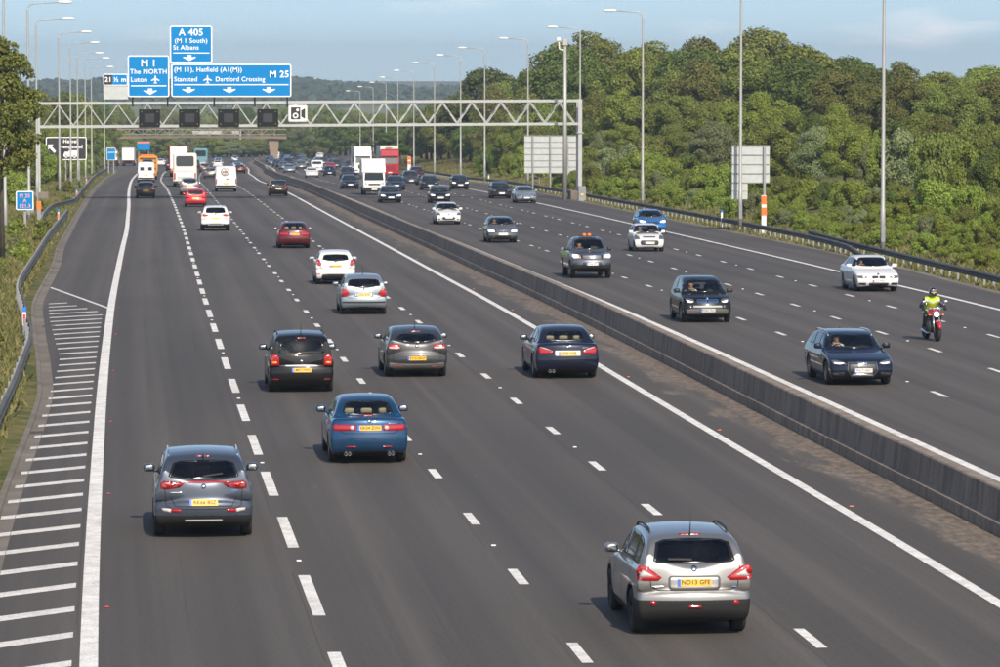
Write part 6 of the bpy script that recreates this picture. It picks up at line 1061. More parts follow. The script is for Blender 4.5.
I3 = HATCH(L=4.0, W=1.78, H=1.58, belt=.98, xr=.62, xf=3.2, rw=.345, ww=.17, low=[(.13,.27),(.02,.4),(.0,.5),(.01,.66),(.05,.76),(.08,.95),(.12,1.02),(.6,1.0),(1.7,.96),(3.0,.98),(3.4,.98),(3.75,.90),(3.9,.78),(3.97,.6),(4.0,.45),(3.9,.27),(3.7,.22),(.4,.22)],
  cab=[(.08,.85),(.12,1.02),(.18,1.1),(.35,1.42),(.5,1.52),(.9,1.57),(1.5,1.58),(2.1,1.56),(2.45,1.48),(2.8,1.3),(3.28,1.0),(3.35,.9),(3.35,.7),(.1,.7)], side=[(.45,1.25,1),(1.35,2.9,0)], ws=(1.08,1.47,.68,.58), mirror=(2.75,1.10), mirm=M_dark, seats=(1.8,1.0,1.12), ws_x=3.0,
  front=dict(patch=[patch('headlight', [(.46,.74),(.56,.70),(.72,.72),(.77,.86),(.66,.82),(.50,.84)], M_head, True, [('daytime_light', [(.50,.745),(.58,.715),(.70,.735),(.73,.80),(.69,.765),(.58,.75)], M_on)]), patch('kidney_grille', rr(.03,.37,.72,.83,.04), M_bluer, True, [('grille_inner', rr(.055,.345,.742,.808,.03), M_dark)]), emblem(.875), patch('lower_band', [(-.52,.54),(.52,.54),(.50,.615),(-.50,.615)], M_sgrey, False), patch('bumper_panel', [(-.72,.30),(.72,.30),(.76,.46),(.60,.50),(-.60,.50),(-.76,.46)], M_galvd, False), patch('fog_light', circ(.60,.575,.055), M_head)], plate=(.45, 'RO65 OLU')), rear=HATCH()['rear'])
car(I3, 'city_car', 20.77, 143.4, -1, 'black', 'black tall city car with blue-rimmed twin grilles, oncoming')
BMg = lambda: [patch('headlight', [(.42,.60),(.62,.55),(.82,.57),(.86,.65),(.66,.66)], M_head, True, [('daytime_light', circ(.60,.605,.035), M_on)]), patch('kidney_grille', rr(.02,.27,.54,.65,.03), M_dark), patch('air_intake', rr(.52,.80,.30,.38,.02), M_dark), patch('lower_grille', rr(-.40,.40,.27,.38,.03), M_dark, False), emblem(.71)]
R4 = SALOON(L=4.63, W=1.81, H=1.43, aerial=(1.4, 0, .05), front=dict(patch=BMg(), plate=(.45, 'LG15 WKN')))
car(R4, 'saloon_car', 31.03, 166.4, -1, 'white', 'white saloon with black twin grilles near the right rail, oncoming')
PK = dict(L=5.33, W=1.85, H=1.80, belt=1.20, xr=1.25, xf=4.33, rw=.39, ra=.46, gc=.3, tum=.30, wb=.88, bowr=.05, bowf=.22, pr=.0,
  low=[(.10,.50),(.0,.58),(.0,.72),(.06,.80),(.07,1.22),(.12,1.28),(1.6,1.27),(3.9,1.2),(4.4,1.16),(4.95,1.08),(5.2,.95),(5.31,.72),(5.3,.5),(5.15,.38),(.6,.4)], cab=[(1.60,1.0),(1.70,1.25),(1.86,1.6),(2.0,1.74),(2.4,1.80),(3.0,1.79),(3.3,1.72),(3.6,1.55),(4.05,1.22),(4.12,1.1),(4.1,1.0)],
  hz=[(.1,.9),(.3,.93),(.5,.98),(.8,1.0),(1.05,.985),(1.2,.95),(1.35,.87)], side=[(2.05,2.65,0),(2.75,3.55,0)], ws=(1.28,1.69,.68,.58), mirror=(3.5,1.28), mirm=M_dark, seats=(2.9,2.2,1.3), ws_x=3.8, rail=.10, clad=lambda x, y, z: (z < .62) & (x > 4.6) | (z < .45), mod=[lambda d, X, Y, Z: np.maximum(d, -np.maximum(np.maximum(np.maximum(.12-X, X-1.52), np.abs(Y)-.74), .85-Z))],
  front=dict(patch=[patch('headlight', [(.50,.93),(.80,.92),(.86,1.0),(.82,1.08),(.52,1.04)], M_on, True, [('indicator_lens', [(.50,.93),(.60,.93),(.60,1.03),(.52,1.03)], M_amber)]), patch('grille', [(-.46,.86),(.46,.86),(.48,1.04),(-.48,1.04)], M_dark, False, slats(-.42, .42, .88, 1.03, 3)), emblem(.96), patch('lower_grille', rr(-.40,.40,.58,.74,.03), M_dark, False), patch('fog_recess', rr(.60,.82,.58,.72,.03), M_dark)], plate=(.66, 'WU66 XVO')), rear=dict(patch=[patch('tail_light', rr(.70,.86,.85,1.15,.02), M_red)], plate=(.7, None)), seams=[])
M_hiv = mat('hi_vis_yellow', (.55, .75, .03), .5); PK['trim'] = [(v, [(.2,1.05),(3.6,1.02)], M_hiv, .09) for v in ('side', 'sideR')]
pk = car(finish(PK), 'pickup_truck', 20.84, 181.4, -1, 'slate', 'slate pickup truck with orange beacons and a yellow side stripe, oncoming', cat='pickup')
lb = MB().box(2.95-5.33/2, 3.2-5.33/2, -.38, .38, 1.80, 1.84, bev=.01).mesh('beacon_bar', (M_dark,)); lo = obj('beacon_bar', lb, pk)
for y in (-.12, .10): obj('beacon', MB().sq((3.08-5.33/2, y, 1.885), (.08, .085, .07), .7, 12, 8).mesh('beacon', (M_or,), True), lo)
R6 = HATCH(L=3.47, W=1.62, H=1.46, low=[(x*3.47/4.03, z) for x, z in HATCH()['low']], cab=[(x*3.47/4.03, z) for x, z in HATCH()['cab']], xr=.56, xf=2.9, rw=.28, side=[(.43,.74,0),(.80,1.40,0),(1.47,2.26,0)], mirror=(2.2,1.04), seats=(1.5,.85,1.07), ws_x=2.4, front=dict(patch=[patch('headlight', [(.50,.66),(.74,.64),(.80,.78),(.70,.90),(.54,.80)], M_head, True), patch('upper_grille', rr(-.34,.34,.74,.80,.03), M_dark, False), patch('lower_grille', [(-.44,.36),(.44,.36),(.50,.50),(.44,.60),(-.44,.60),(-.50,.50)], M_dark, False)], plate=(.47, 'LL16 VXE')))
car(R6, 'city_car', 27.76, 216.4, -1, 'white', 'small white city car with round black lower grille, oncoming')
R7 = HATCH(L=3.95, hlz=.74, hlm=M_on); car(R7, 'hatchback_car', 32.11, 250.5, -1, 'brightblue', 'bright blue hatchback partly behind the small white city car', .04, 0)
R8 = HATCH(L=4.0, hlz=.68, front=dict(patch=[patch('headlight', [(.46,.63),(.80,.62),(.84,.72),(.70,.76),(.50,.71)], M_on), patch('grille', rr(-.44,.44,.64,.70,.02), M_dark, False, [('grille_bar', rr(-.42,.42,.685,.695,.003), M_chrome)]), patch('lower_grille', rr(-.45,.45,.30,.42,.03), M_dark, False), patch('fog_recess', rr(.56,.78,.30,.40,.02), M_dark), emblem(.68)], plate=(.50, 'KP12 ZHG')))
car(R8, 'hatchback_car', 21.35, 233.1, -1, 'grey', 'slate grey hatchback with lit lamps in the lane beside the median wall', .036, 0)
R9 = HATCH(L=3.92, W=1.70, front=dict(patch=[patch('headlight', [(.52,.62),(.78,.62),(.82,.74),(.70,.82),(.58,.74)], M_head), patch('lower_grille', [(-.46,.44),(-.36,.34),(.36,.34),(.46,.44),(.34,.52),(-.34,.52)], M_dark, False), patch('fog_light', circ(.62,.36,.05), M_dark), emblem(.66)], plate=(.48, 'RJ12 SGV')))
car(R9, 'hatchback_car', 21.22, 274.3, -1, 'white', 'white hatchback with smiling black grille ahead of the slate grey one', .036, 0)

# ---- mid distance: one body of each type, shared
MID = {k: build_car(f, H_M, 1) for k, f in dict(hatch=HATCH(hlm=M_on), hatch2=HATCH(L=4.2, W=1.76, H=1.50, hlz=.70), saloon=SALOON(), saloon2=SALOON(hlm=M_on, W=1.82), suv=SUV(hlz=.80), mpv=MPV(hlz=.72), estate=ESTATE()).items()}
FAR = {k: build_car(f, H_F, 2) for k, f in dict(hatch=HATCH(), saloon=SALOON(), suv=SUV(hlz=.80), mpv=MPV()).items()}
VANP = build_car(VAN(rear=dict(patch=[patch('tail_light', rr(.90,.98,.75,1.15,.02), M_red), patch('door_window', rr(.25,.70,1.45,1.85,.05), M_dglass), patch('rear_bumper', rr(-.95,.95,.46,.62,.03), M_clad, False)], plate=(.85, None)), trim=[('rear', [(0,.7),(0,2.35)], M_under, .02)]), .07, 1)
VANB = build_car(VAN(H=2.5, rear=dict(patch=[patch('tail_light', rr(.88,.97,.75,1.25,.02), M_red), patch('rear_bumper', rr(-.95,.95,.46,.64,.03), M_clad, False), patch('round_logo', circ(.1,1.92,.40,24), mat('logo_brown', (.16, .055, .035), .6), False, [('logo_ring', circ(.1,1.92,.33,24), M_white), ('logo_centre', circ(.1,1.92,.27,20), mat('logo_brown2', (.16, .055, .035), .6))]), patch('red_mark', rr(-.22,-.05,1.15,1.3,.05), M_red, False)], plate=(.80, None)), trim=[('rear', [(0,.7),(0,1.4)], M_under, .02)]), .06, 1)
CREW = build_car(VAN(L=4.9, W=1.95, H=2.0, xf=4.1, low=[(x*4.9/5.5, z if z < 1.0 else 1.0+(z-1)*.68) for x, z in VAN()['low']], ws=(1.34,1.74,.76,.68), mirror=(3.9,1.35), front=dict(patch=[patch('headlight', rr(.60,.88,.72,.92,.05), M_head), patch('grille', rr(-.45,.45,.72,.86,.03), M_dark, False)], plate=(.5, None))), .07, 1)
nm = dict(hatch='hatchback_car', hatch2='hatchback_car', saloon='saloon_car', saloon2='saloon_car', suv='crossover_car', mpv='people_carrier', estate='estate_car')
for k, u, Y, d, pc, lab in [
  ('hatch2', 4.96, 330.2, 1, 'red', 'bright red hatchback ahead of the white crossover'), ('suv', 5.0, 378.9, 1, 'lgrey', 'silver-grey car between the white coach and the red hatchback'), ('hatch', .97, 363.6, 1, 'black', 'black hatchback following the white van in the nearside lane'),
  ('hatch', 12.98, 372.6, 1, 'black', 'black hatchback alone in the outer lane beside the median wall'), ('estate', 8.54, 541.1, 1, 'grey', 'grey car just ahead of the white van with a round logo'),
  ('saloon', 32.56, 340.4, -1, 'silverblue', 'silver-blue saloon in front of the large sign back'), ('hatch2', 32.11, 358.9, -1, 'black', 'black hatchback beside the silver-blue saloon'), ('hatch', 32.14, 407.1, -1, 'black', 'black hatchback alone by the right rail with lit lamps'),
  ('hatch', 25.46, 341.5, -1, 'black', 'glossy black hatchback just behind the white smiling hatchback'), ('saloon2', 21.42, 343.2, -1, 'navy', 'dark blue saloon with lit lamps in front of the white box van'), ('saloon', 21.40, 412.1, -1, 'navy', 'dark saloon close to the median wall left of the white box van'),
  ('estate', 25.58, 404.3, -1, 'navy', 'dark estate just right of the white box van'), ('suv', 29.70, 447.5, -1, 'darkgrey', 'dark crossover with bright grille in front of the red lorry'), ('hatch2', 28.91, 403.7, -1, 'black', 'black hatchback with lit lamps right of the dark crossover')]:
    place(MID[k], nm[k], u, Y, d, PT_(pc), lab, 'car', G_AWAY if d > 0 else G_ONC)
for k, u, Y, d, pc, lab in [
  ('hatch', 7.43, 657.3, 1, 'darkgrey', 'far dark hatchback left of the grey car'), ('saloon', 9.0, 755, 1, 'white', 'far white car just ahead of the white van with a logo'), ('hatch', 5.4, 800, 1, 'silver', 'far silver car near the teal coach'), ('saloon', 13.06, 637.3, 1, 'maroon', 'far dark maroon car in the outer lane'), ('hatch', 5.0, 905, 1, 'darkgrey', 'far dark car beyond the teal coach'),
  ('hatch', 12.6, 940, 1, 'steel', 'very far blue car in the outer lane'), ('saloon', -2.2, 815, 1, 'white', 'far white car beyond the orange recovery truck'), ('hatch', .9, 786, 1, 'black', 'far black car beside the lorry with red edges'),
  ('mpv', 26.12, 530, -1, 'darkgrey', 'dark people carrier behind the dark saloon by the median'), ('hatch', 25.2, 575, -1, 'navy', 'dark hatchback behind the dark people carrier'), ('saloon', 22.11, 550, -1, 'white', 'white saloon in the lane beside the median wall, far'), ('hatch', 28.03, 683, -1, 'red', 'far red hatchback beside the white minibus'),
  ('suv', 32.33, 724, -1, 'darkgrey', 'far dark crossover behind the people carrier'), ('mpv', 35.2, 530, -1, 'maroon', 'dark maroon people carrier on the shoulder side of the red lorry'), ('hatch', 30.5, 573, -1, 'navy', 'dark car squeezed between the two lorries and the box van'),
  ('saloon', 20.9, 649, -1, 'silverblue', 'far silver saloon beside the median wall'), ('hatch', 20.5, 752, -1, 'navy', 'far dark hatchback behind the silver saloon'), ('saloon', 23.8, 751, -1, 'darkgrey', 'far dark saloon right of the silver one'), ('hatch', 26.8, 836, -1, 'silver', 'very far silver hatchback in the second lane'), ('saloon', 20.4, 850, -1, 'steel', 'very far blue saloon by the median wall'),
  ('suv', 22.9, 808, -1, 'navy', 'very far dark crossover in the queue'), ('hatch', 24.0, 880, -1, 'grey', 'very far grey hatchback in the queue'), ('mpv', 24.6, 935, -1, 'steel', 'very far blue people carrier in the queue'), ('saloon', 20.4, 905, -1, 'black', 'very far black saloon by the median wall'), ('hatch', 27.8, 900, -1, 'navy', 'very far dark hatchback in the third lane'), ('hatch', 31.2, 800, -1, 'darkgrey', 'very far dark hatchback in the inner lane'), ('saloon', 20.6, 970, -1, 'steel', 'hindmost blue saloon of the far queue'), ('saloon', 24.2, 990, -1, 'darkgrey', 'hindmost dark saloon of the far queue')]:
    place(FAR[k], nm[k], u, Y, d, PT_(pc), lab, 'car', G_AWAY if d > 0 else G_ONC)
rq = random.Random(12); used = []
TONE = dict(navy='dark blue', black='black', darkgrey='charcoal', steel='mid blue', silver='silver', grey='slate', white='white', maroon='maroon')
for i in range(34):
    d = -1 if i < 24 else 1; ln = rq.randrange(4); u = (20.5+3.5*ln if d < 0 else (1.4, 5.2, 8.9, 12.6)[ln])+rq.uniform(-.3, .3); Y = rq.uniform(600, 1060) if d < 0 else rq.uniform(640, 990)
    if any(abs(u-a) < 2.4 and abs(Y-b) < 13 for a, b in used) or (d < 0 and u > 29 and Y < 640): continue
    if any(abs(q.location[1]-Y) < 10 and abs(q.location[0]-P(u, Y)[0]) < 2.4 for q in bpy.data.objects if q.type == 'EMPTY' and q.get('group') in (G_AWAY, G_ONC)): continue
    used.append((u, Y)); k = rq.choice(('hatch', 'saloon', 'suv', 'mpv', 'hatch')); pc = rq.choice(('navy', 'black', 'darkgrey', 'steel', 'silver', 'grey', 'navy', 'darkgrey', 'white'))
    place(FAR[k], nm[k], u, Y, d, PT_(pc), 'tiny %s car in the %s lane of the %s stream, about %d metres off' % (TONE[pc], ('first', 'second', 'third', 'fourth')[ln], 'oncoming' if d < 0 else 'departing', int(Y)), 'car', G_ONC if d < 0 else G_AWAY)
place(VANP, 'panel_van', .60, 490, 1, PT_('white'), 'white panel van with plain rear doors in the nearside lane', 'van', G_AWAY); place(VANB, 'panel_van', 8.68, 396.7, 1, PT_('white'), 'white van with a round brown logo on its rear doors', 'van', G_AWAY)
place(CREW, 'minibus', 25.38, 655, -1, PT_('white'), 'far white minibus behind the white saloon', 'van', G_ONC); place(CREW, 'minibus', 20.6, 1030, -1, PT_('white'), 'hindmost white van of the far queue under the footbridge', 'van', G_ONC)

# ---- box van (luton), coach, lorries, recovery truck
def base_at(name, u, Y, dn, label, cat): return tag(empty(name, P(u, Y), (0, -slope(Y)*dn, (math.pi/2 if dn > 0 else -math.pi/2)-heading(Y))), label, cat, G_AWAY if dn > 0 else G_ONC)
def wheels(o, xs_, hw, r, w=.28):
    t, q = wheel_meshes(r, w, 1)
    for x in xs_:
        for s in (1, -1): wv = obj('wheel', t, o, (x, s*(hw-w/2-.03), r), (0, 0, 0 if s > 0 else math.pi)); obj('rim', q, wv)
def part(o, name, mb, m, smooth=False): return obj(name, mb.mesh(name, m if isinstance(m, tuple) else (m,), smooth), o)
M_vw = mat('vehicle_white', (.74, .73, .71), .35, coat=.3); M_vred = mat('lorry_red', (.30, .005, .018), .5, spec=.25); M_vor = mat('recovery_orange', (.55, .24, .015), .35, coat=.4)
# luton
o = base_at('box_van', 21.9, 378.6, -1, 'white high-roof box van with sloping nose over the cab, oncoming', 'van')
part(o, 'box_body', MB().prism([(-2.9,.75),(1.2,.75),(1.2,2.05),(1.95,2.1),(1.8,2.55),(1.15,3.3),(-2.9,3.3)], 'y', -1.06, 1.06), M_vw)
part(o, 'cab', MB().prism([(1.2,.45),(2.85,.45),(2.9,.95),(2.75,1.2),(2.3,1.35),(1.85,2.05),(1.2,2.05)], 'y', -.98, .98), M_vw); part(o, 'windscreen', MB().add([(2.34,-.88,1.37),(2.34,.88,1.37),(1.90,.82,2.03),(1.90,-.82,2.03)], [(0,1,2,3)]).add([(2.31,-.88,1.35),(2.31,.88,1.35),(1.86,.82,2.02),(1.86,-.82,2.02)], [(3,2,1,0)]), M_dglass)
part(o, 'bumper', MB().box(2.72, 2.98, -.99, .99, .35, .72, bev=.05), M_clad); part(o, 'grille', MB().box(2.8, 2.925, -.55, .55, .90, 1.06, bev=.02), M_dark); part(o, 'number_plate', MB().box(2.97, 2.99, -.26, .26, .47, .58), M_wpl)
for s in (1, -1): part(o, 'headlight', MB().sq((2.76, s*.76, 1.0), (.12, .17, .12), .6), M_head, True); part(o, 'door_mirror', MB().box(2.05, 2.2, s*1.2-.12, s*1.2+.12, 1.45, 1.85, bev=.04), M_dark); part(o, 'side_window', MB().box(1.3, 1.95, s*.99-.01, s*.99+.01, 1.4, 1.95), M_dglass)
wheels(o, (2.05, -1.7), 1.0, .35, .22); part(o, 'chassis', MB().box(-2.8, 2.6, -.7, .7, .3, .75), M_under)
# coaches
def coach(name, u, Y, dn, label, m, H=3.55, Lc=12.):
    o = base_at(name, u, Y+Lc/2-2.6, dn, label, 'coach'); b = part(o, 'body', MB().box(0-Lc/2, Lc/2, -1.25, 1.25, .35, H, bev=.16), m)
    part(o, 'rear_window', MB().prism(rr(-.95, .95, 2.15, 3.25, .2, 4), 'x', -Lc/2-.012, -Lc/2+.02), M_dglass); part(o, 'rear_trim', MB().prism(rr(-1.05, 1.05, 1.62, 1.68, .02), 'x', -Lc/2-.01, -Lc/2+.02), M_galv); part(o, 'engine_grille', MB().box(-Lc/2-.01, -Lc/2+.02, -.8, .8, .75, 1.1), mat('coach_panel', (.45, .45, .45), .5)); part(o, 'bumper', MB().box(-Lc/2-.06, -Lc/2+.1, -1.2, 1.2, .36, .6, bev=.03), M_dark)
    for s in (1, -1): part(o, 'tail_light', MB().box(-Lc/2-.02, -Lc/2+.02, s*1.08-.08, s*1.08+.08, .75, 1.45, bev=.01), M_red); part(o, 'side_window', MB().box(-Lc/2+.6, Lc/2-.8, s*1.252-.01, s*1.252+.01, 1.7, 2.9), M_dglass)
    part(o, 'number_plate', MB().box(-Lc/2-.03, -Lc/2-.012, -.26, .26, .63, .74), M_yel); wheels(o, (-Lc/2+2.6, Lc/2-2.7), 1.25, .5); part(o, 'chassis', MB().box(-Lc/2+.2, Lc/2-.2, -1.1, 1.1, .25, .5), M_under); return o
coach('coach', 5.0, 438.7, 1, 'white coach with a large dark rear window', mat('coach_white', (.70, .68, .62), .35, coat=.4)); coach('coach', 5.93, 756, 1, 'far teal coach right of the white coach', mat('coach_teal', (.10, .24, .29), .45, coat=.2), 3.6)
# lorries
def trailer(o, x0, x1, z1, m, rear=None):
    part(o, 'trailer_box', MB().box(x0, x1, -1.26, 1.26, 1.15, z1, bev=.03), m); part(o, 'trailer_frame', MB().box(x0+.1, x1-.3, -.6, .6, .85, 1.15), M_under)
    part(o, 'rear_bumper', MB().box(x0-.04, x0+.1, -1.2, 1.2, .5, .68), M_clad)
    for s in (1, -1): part(o, 'tail_light', MB().box(x0-.03, x0+.02, s*.95-.22, s*.95+.22, .72, .86), M_red); part(o, 'door_post', MB().box(x0-.03, x0+.03, s*1.2-.06, s*1.2+.06, 1.15, z1), M_vred if rear else M_galv); part(o, 'door_seam', MB().box(x0-.008, x0+.01, s*.02-.01, s*.02+.01, 1.2, z1-.1), M_dark)
    part(o, 'top_rail', MB().box(x0-.03, x0+.05, -1.26, 1.26, z1-.12, z1+.01), M_vred if rear else M_galv); wheels(o, (x0+1.6, x0+2.9, x0+4.2), 1.25, .5, .36)
def tractor(o, x0, m, H=3.5):
    prof = [(x0-2.2,.6),(x0,.45),(x0+.05,.9),(x0,1.75),(x0-.22,2.75),(x0-.55,H-.15),(x0-.9,H),(x0-2.1,H),(x0-2.2,H-.4)]
    part(o, 'cab', MB().prism(prof, 'y', -1.22, 1.22), m); q = MB(); 
    for e in (.02,): q.add([(x0-.0+e,-1.08,1.78),(x0+e,1.08,1.78),(x0-.2+e,1.04,2.7),(x0-.2+e,-1.04,2.7)], [(0,1,2,3)])
    part(o, 'windscreen', q, mat('lorry_screen', (.10, .12, .12), .08)); part(o, 'sun_visor', MB().box(x0-.3, x0+.12, -1.1, 1.1, 2.72, 2.86, bev=.03), m); part(o, 'grille', MB().box(x0-.1, x0+.07, -.72, .72, .95, 1.5, bev=.03), M_vred if m is M_vred else M_clad)
    for i in range(3): part(o, 'grille_slat', MB().box(x0+.05, x0+.085, -.68, .68, 1.03+.16*i, 1.09+.16*i), M_dark)
    part(o, 'bumper', MB().box(x0-.3, x0+.12, -1.24, 1.24, .35, .85, bev=.05), m); part(o, 'number_plate', MB().box(x0+.12, x0+.135, -.26, .26, .5, .62), M_wpl)
    for s in (1, -1): part(o, 'headlight', MB().box(x0+.05, x0+.14, s*.95-.2, s*.95+.2, .6, .8, bev=.03), M_head); part(o, 'door_mirror', MB().box(x0-.25, x0-.05, s*1.42-.13, s*1.42+.13, 1.9, 2.7, bev=.05), M_dark); part(o, 'side_window', MB().box(x0-1.3, x0-.35, s*1.225-.01, s*1.225+.01, 1.8, 2.5), M_dglass)
    wheels(o, (x0-1.2, x0-4.6), 1.22, .5, .34); part(o, 'chassis', MB().box(x0-5.4, x0-.3, -.5, .5, .55, .95), M_under)
M_cur = mat('trailer_curtain', (.62, .57, .48), .6, noise=.1, nscale=.5)
o = base_at('articulated_lorry', 33.2, 570, -1, 'red lorry with a cream trailer in the inner lane, oncoming', 'lorry'); tractor(o, 6.5, M_vred, 3.75); trailer(o, -9.2, 4.0, 4.25, M_cur)
o = base_at('articulated_lorry', 30.6, 600, -1, 'white lorry left of the red lorry, mostly behind the box van', 'lorry'); tractor(o, 6.5, M_vw, 3.7); trailer(o, -9.2, 4.0, 4.1, M_vw)
o = base_at('articulated_lorry', 4.15, 572, 1, 'lorry with a white trailer edged in red ahead of the coach', 'lorry'); trailer(o, -6.8, 6.5, 4.3, M_vw, True); tractor(o, 9.2, M_vor, 3.5); part(o, 'rear_underframe', MB().box(-6.78, -5.6, -1.1, 1.1, .6, 1.14), mat('frame_orange', (.55, .2, .03), .5))
o = base_at('articulated_lorry', -8.6, 822, 1, 'far white lorry on the slip road, nearer the main lanes', 'lorry'); trailer(o, -6.8, 6.5, 3.7, M_vw); tractor(o, 9.2, M_vw)
o = base_at('articulated_lorry', -12.0, 826, 1, 'far lorry with white doors on the slip road, leftmost', 'lorry'); trailer(o, -6.8, 6.5, 3.7, M_vw); tractor(o, 9.2, M_vw); part(o, 'dark_top', MB().box(-6.85, 6.4, -1.28, 1.28, 3.2, 4.2, bev=.03), M_clad)
# recovery truck with a dark car on its bed
o = base_at('recovery_truck', .40, 533, 1, 'orange recovery truck carrying a dark car in the nearside lane', 'truck'); part(o, 'cab', MB().prism([(1.8,.7),(4.2,.6),(4.25,1.3),(3.9,2.3),(3.6,2.75),(1.8,2.75)], 'y', -1.15, 1.15), M_vor); part(o, 'bed', MB().box(-4.4, 1.7, -1.22, 1.22, .85, 1.1, bev=.03), M_vor); part(o, 'rear_frame', MB().beam((1.6,-1.15,2.9),(1.6,1.15,2.9), .3, .25).beam((1.6,-1.15,1.1),(1.6,-1.15,2.9), .2, .2, up=(0,1,0)).beam((1.6,1.15,1.1),(1.6,1.15,2.9), .2, .2, up=(0,1,0)), M_vor)
part(o, 'beacon_bar', MB().box(1.5, 1.75, -.9, .9, 3.03, 3.2, bev=.03), M_or); part(o, 'rear_board', MB().box(-4.45, -4.38, -1.2, 1.2, .5, .85), M_vor); wheels(o, (-2.6, 3.1), 1.2, .45, .3); part(o, 'chassis', MB().box(-4.2, 3.8, -.5, .5, .45, .85), M_under)
for s in (1, -1): part(o, 'tail_light', MB().box(-4.48, -4.44, s*.95-.18, s*.95+.18, .58, .74), M_red)
for yy in (.9, -.9): pass
place(FAR['hatch'], 'hatchback_car', .40, 530.2, 1, PT_('black'), 'dark car riding on the bed of the orange recovery truck', 'car', G_AWAY, h=1.12)
o = base_at('roadside_trailer_sign', -.9, 660, 1, 'far blue and orange sign board above the recovery truck', 'sign'); o.location = P(-3.4, 700, 0); part(o, 'board', MB().box(-.05, .05, -1.1, 1.1, 3.5, 5.0), M_sb); part(o, 'stripe', MB().box(-.07, -.051, -1.05, 1.05, 4.65, 4.9), M_or); part(o, 'post', MB().box(-.0, .14, -.9, -.76, -.3, 3.3).box(0, .14, .76, .9, -.3, 3.3), M_galv)

# ------------------------------------------------------------------ people (smooth solids)
def capsule(p, a, b, r0, r1):
    a, b = np.array(a), np.array(b); d = b-a; t = np.clip(((p-a)@d)/(d@d), 0, 1); return np.linalg.norm(p-a-t[...,None]*d, axis=-1)-(r0+(r1-r0)*t)
def solid(segs, lo, hi, h, k=.05):
    xs = [np.arange(lo[i], hi[i], h) for i in range(3)]; p = np.stack(np.meshgrid(*xs, indexing='ij'), -1); d = None
    for a, b, r0, r1 in segs: q = capsule(p, a, b, r0, r1); d = q if d is None else smin(d, q, k)
    return snets(d, lo, h)
def hand(c, fwd, side, up, s=1.):
    """palm, four fingers curled about a grip, thumb off the side of the palm; c = palm centre"""
    c, f, sd_, u = (np.array(v, float) for v in (c, fwd, side, up)); out = [(c-f*.03, c+f*.025, .030*s, .032*s)]
    for i, ln in enumerate((.030, .036, .034, .026)):
        o_ = sd_*(-.030+.020*i); a = c+f*.035+o_; m_ = a+f*ln-u*.012; e = m_-u*.03-f*.008; out += [(a, m_, .0105, .010), (m_, e, .010, .009)]
    a = c-f*.01-sd_*.035; out += [(a, a+f*.03-sd_*.012-u*.015, .012, .011), (a+f*.03-sd_*.012-u*.015, a+f*.045-u*.035, .011, .009)]
    return out
def person_obj(name, V, F, N, split, mats_, parent=None):
    c = V[F].mean(1); idx = split(c); me = np_mesh(name, V, F, True, mats_); me.polygons.foreach_set('material_index', idx.astype(np.int32)); me.normals_split_custom_set_from_vertices(N.tolist()); return obj(name, me, parent)
M_jack = mat('black_leather', (.014, .014, .015), .45); M_vest = mat('hi_vis_vest', (.42, .62, .02), .6); M_helm = mat('black_helmet', (.012, .012, .013), .12, coat=1); M_shirt = mat('pale_shirt', (.75, .74, .72), .8); M_hair = mat('dark_hair', (.02, .015, .012), .7); M_refl = mat('silver_reflective', (.6, .62, .64), .35, .2)
# drivers sit inside two of the oncoming cars (x forward, y left)
def driver(u, Y, car_L, car_xf, sx, sz, lab, cloth=None):
    Yc = Y+car_xf-car_L/2; o = empty('person', P(u, Yc), (0, slope(Yc), -math.pi/2-heading(Yc))); x, y = sx-car_L/2, -.36
    sg = [((x+.12,y,sz-.42),(x+.05,y,sz-.02),.15,.15),((x+.05,y-.13,sz-.02),(x+.05,y+.13,sz-.02),.085,.085),((x+.06,y,sz+.02),(x+.08,y,sz+.12),.05,.05),((x+.10,y,sz+.19),(x+.12,y,sz+.24),.088,.098),((x+.20,y,sz+.19),(x+.21,y,sz+.20),.016,.014),((x+.15,y,sz+.135),(x+.17,y,sz+.135),.035,.035)]
    for s in (1,-1): sg += [((x+.05,y+s*.19,sz-.03),(x+.2,y+s*.24,sz-.25),.052,.043),((x+.2,y+s*.24,sz-.25),(x+.45,y+s*.15,sz-.13),.042,.030)]+hand((x+.48,y+s*.15,sz-.10),(1,0,0),(0,1,0),(0,0,1))
    V, F, N = solid(sg, (x-.2, y-.36, sz-.62), (x+.62, y+.36, sz+.38), .016, .03)
    f = lambda c: np.where(c[:,2] > sz+.05, np.where((c[:,2] > sz+.27) | (c[:,0] < x+.07), 2, 1), np.where(c[:,0] > x+.30, 1, 0)); b = person_obj('body', V, F, N, f, (cloth or M_shirt, M_skin, M_hair), o)
    for s in (1,-1): obj('eye', MB().sq((x+.203, y+s*.034, sz+.225), (.012, .014, .010), 1, 8, 6).mesh('eye', (M_blk,), True), o)
    tag(o, lab, 'person')
driver(20.77, 112.8, 4.72, 3.80, 2.36, .99, 'driver in a pale shirt at the wheel of the navy estate'); driver(20.77, 143.4, 4.0, 3.2, 2.06, 1.06, 'driver in a pale shirt at the wheel of the black city car')
M_navyc = mat('dark_cloth', (.05, .055, .07), .9)
driver(20.84, 181.4, 5.33, 4.33, 2.98, 1.22, 'driver at the wheel of the slate pickup with orange beacons', M_hiv); driver(31.03, 166.4, 4.63, 3.68, 2.28, .99, 'driver at the wheel of the white saloon near the right rail', M_navyc); driver(27.76, 216.4, 3.47, 2.9, 1.72, 1.02, 'driver at the wheel of the small white city car', M_navyc); driver(21.35, 233.1, 4.0, 3.22, 1.95, 1.02, 'driver at the wheel of the slate grey hatchback', M_navyc)

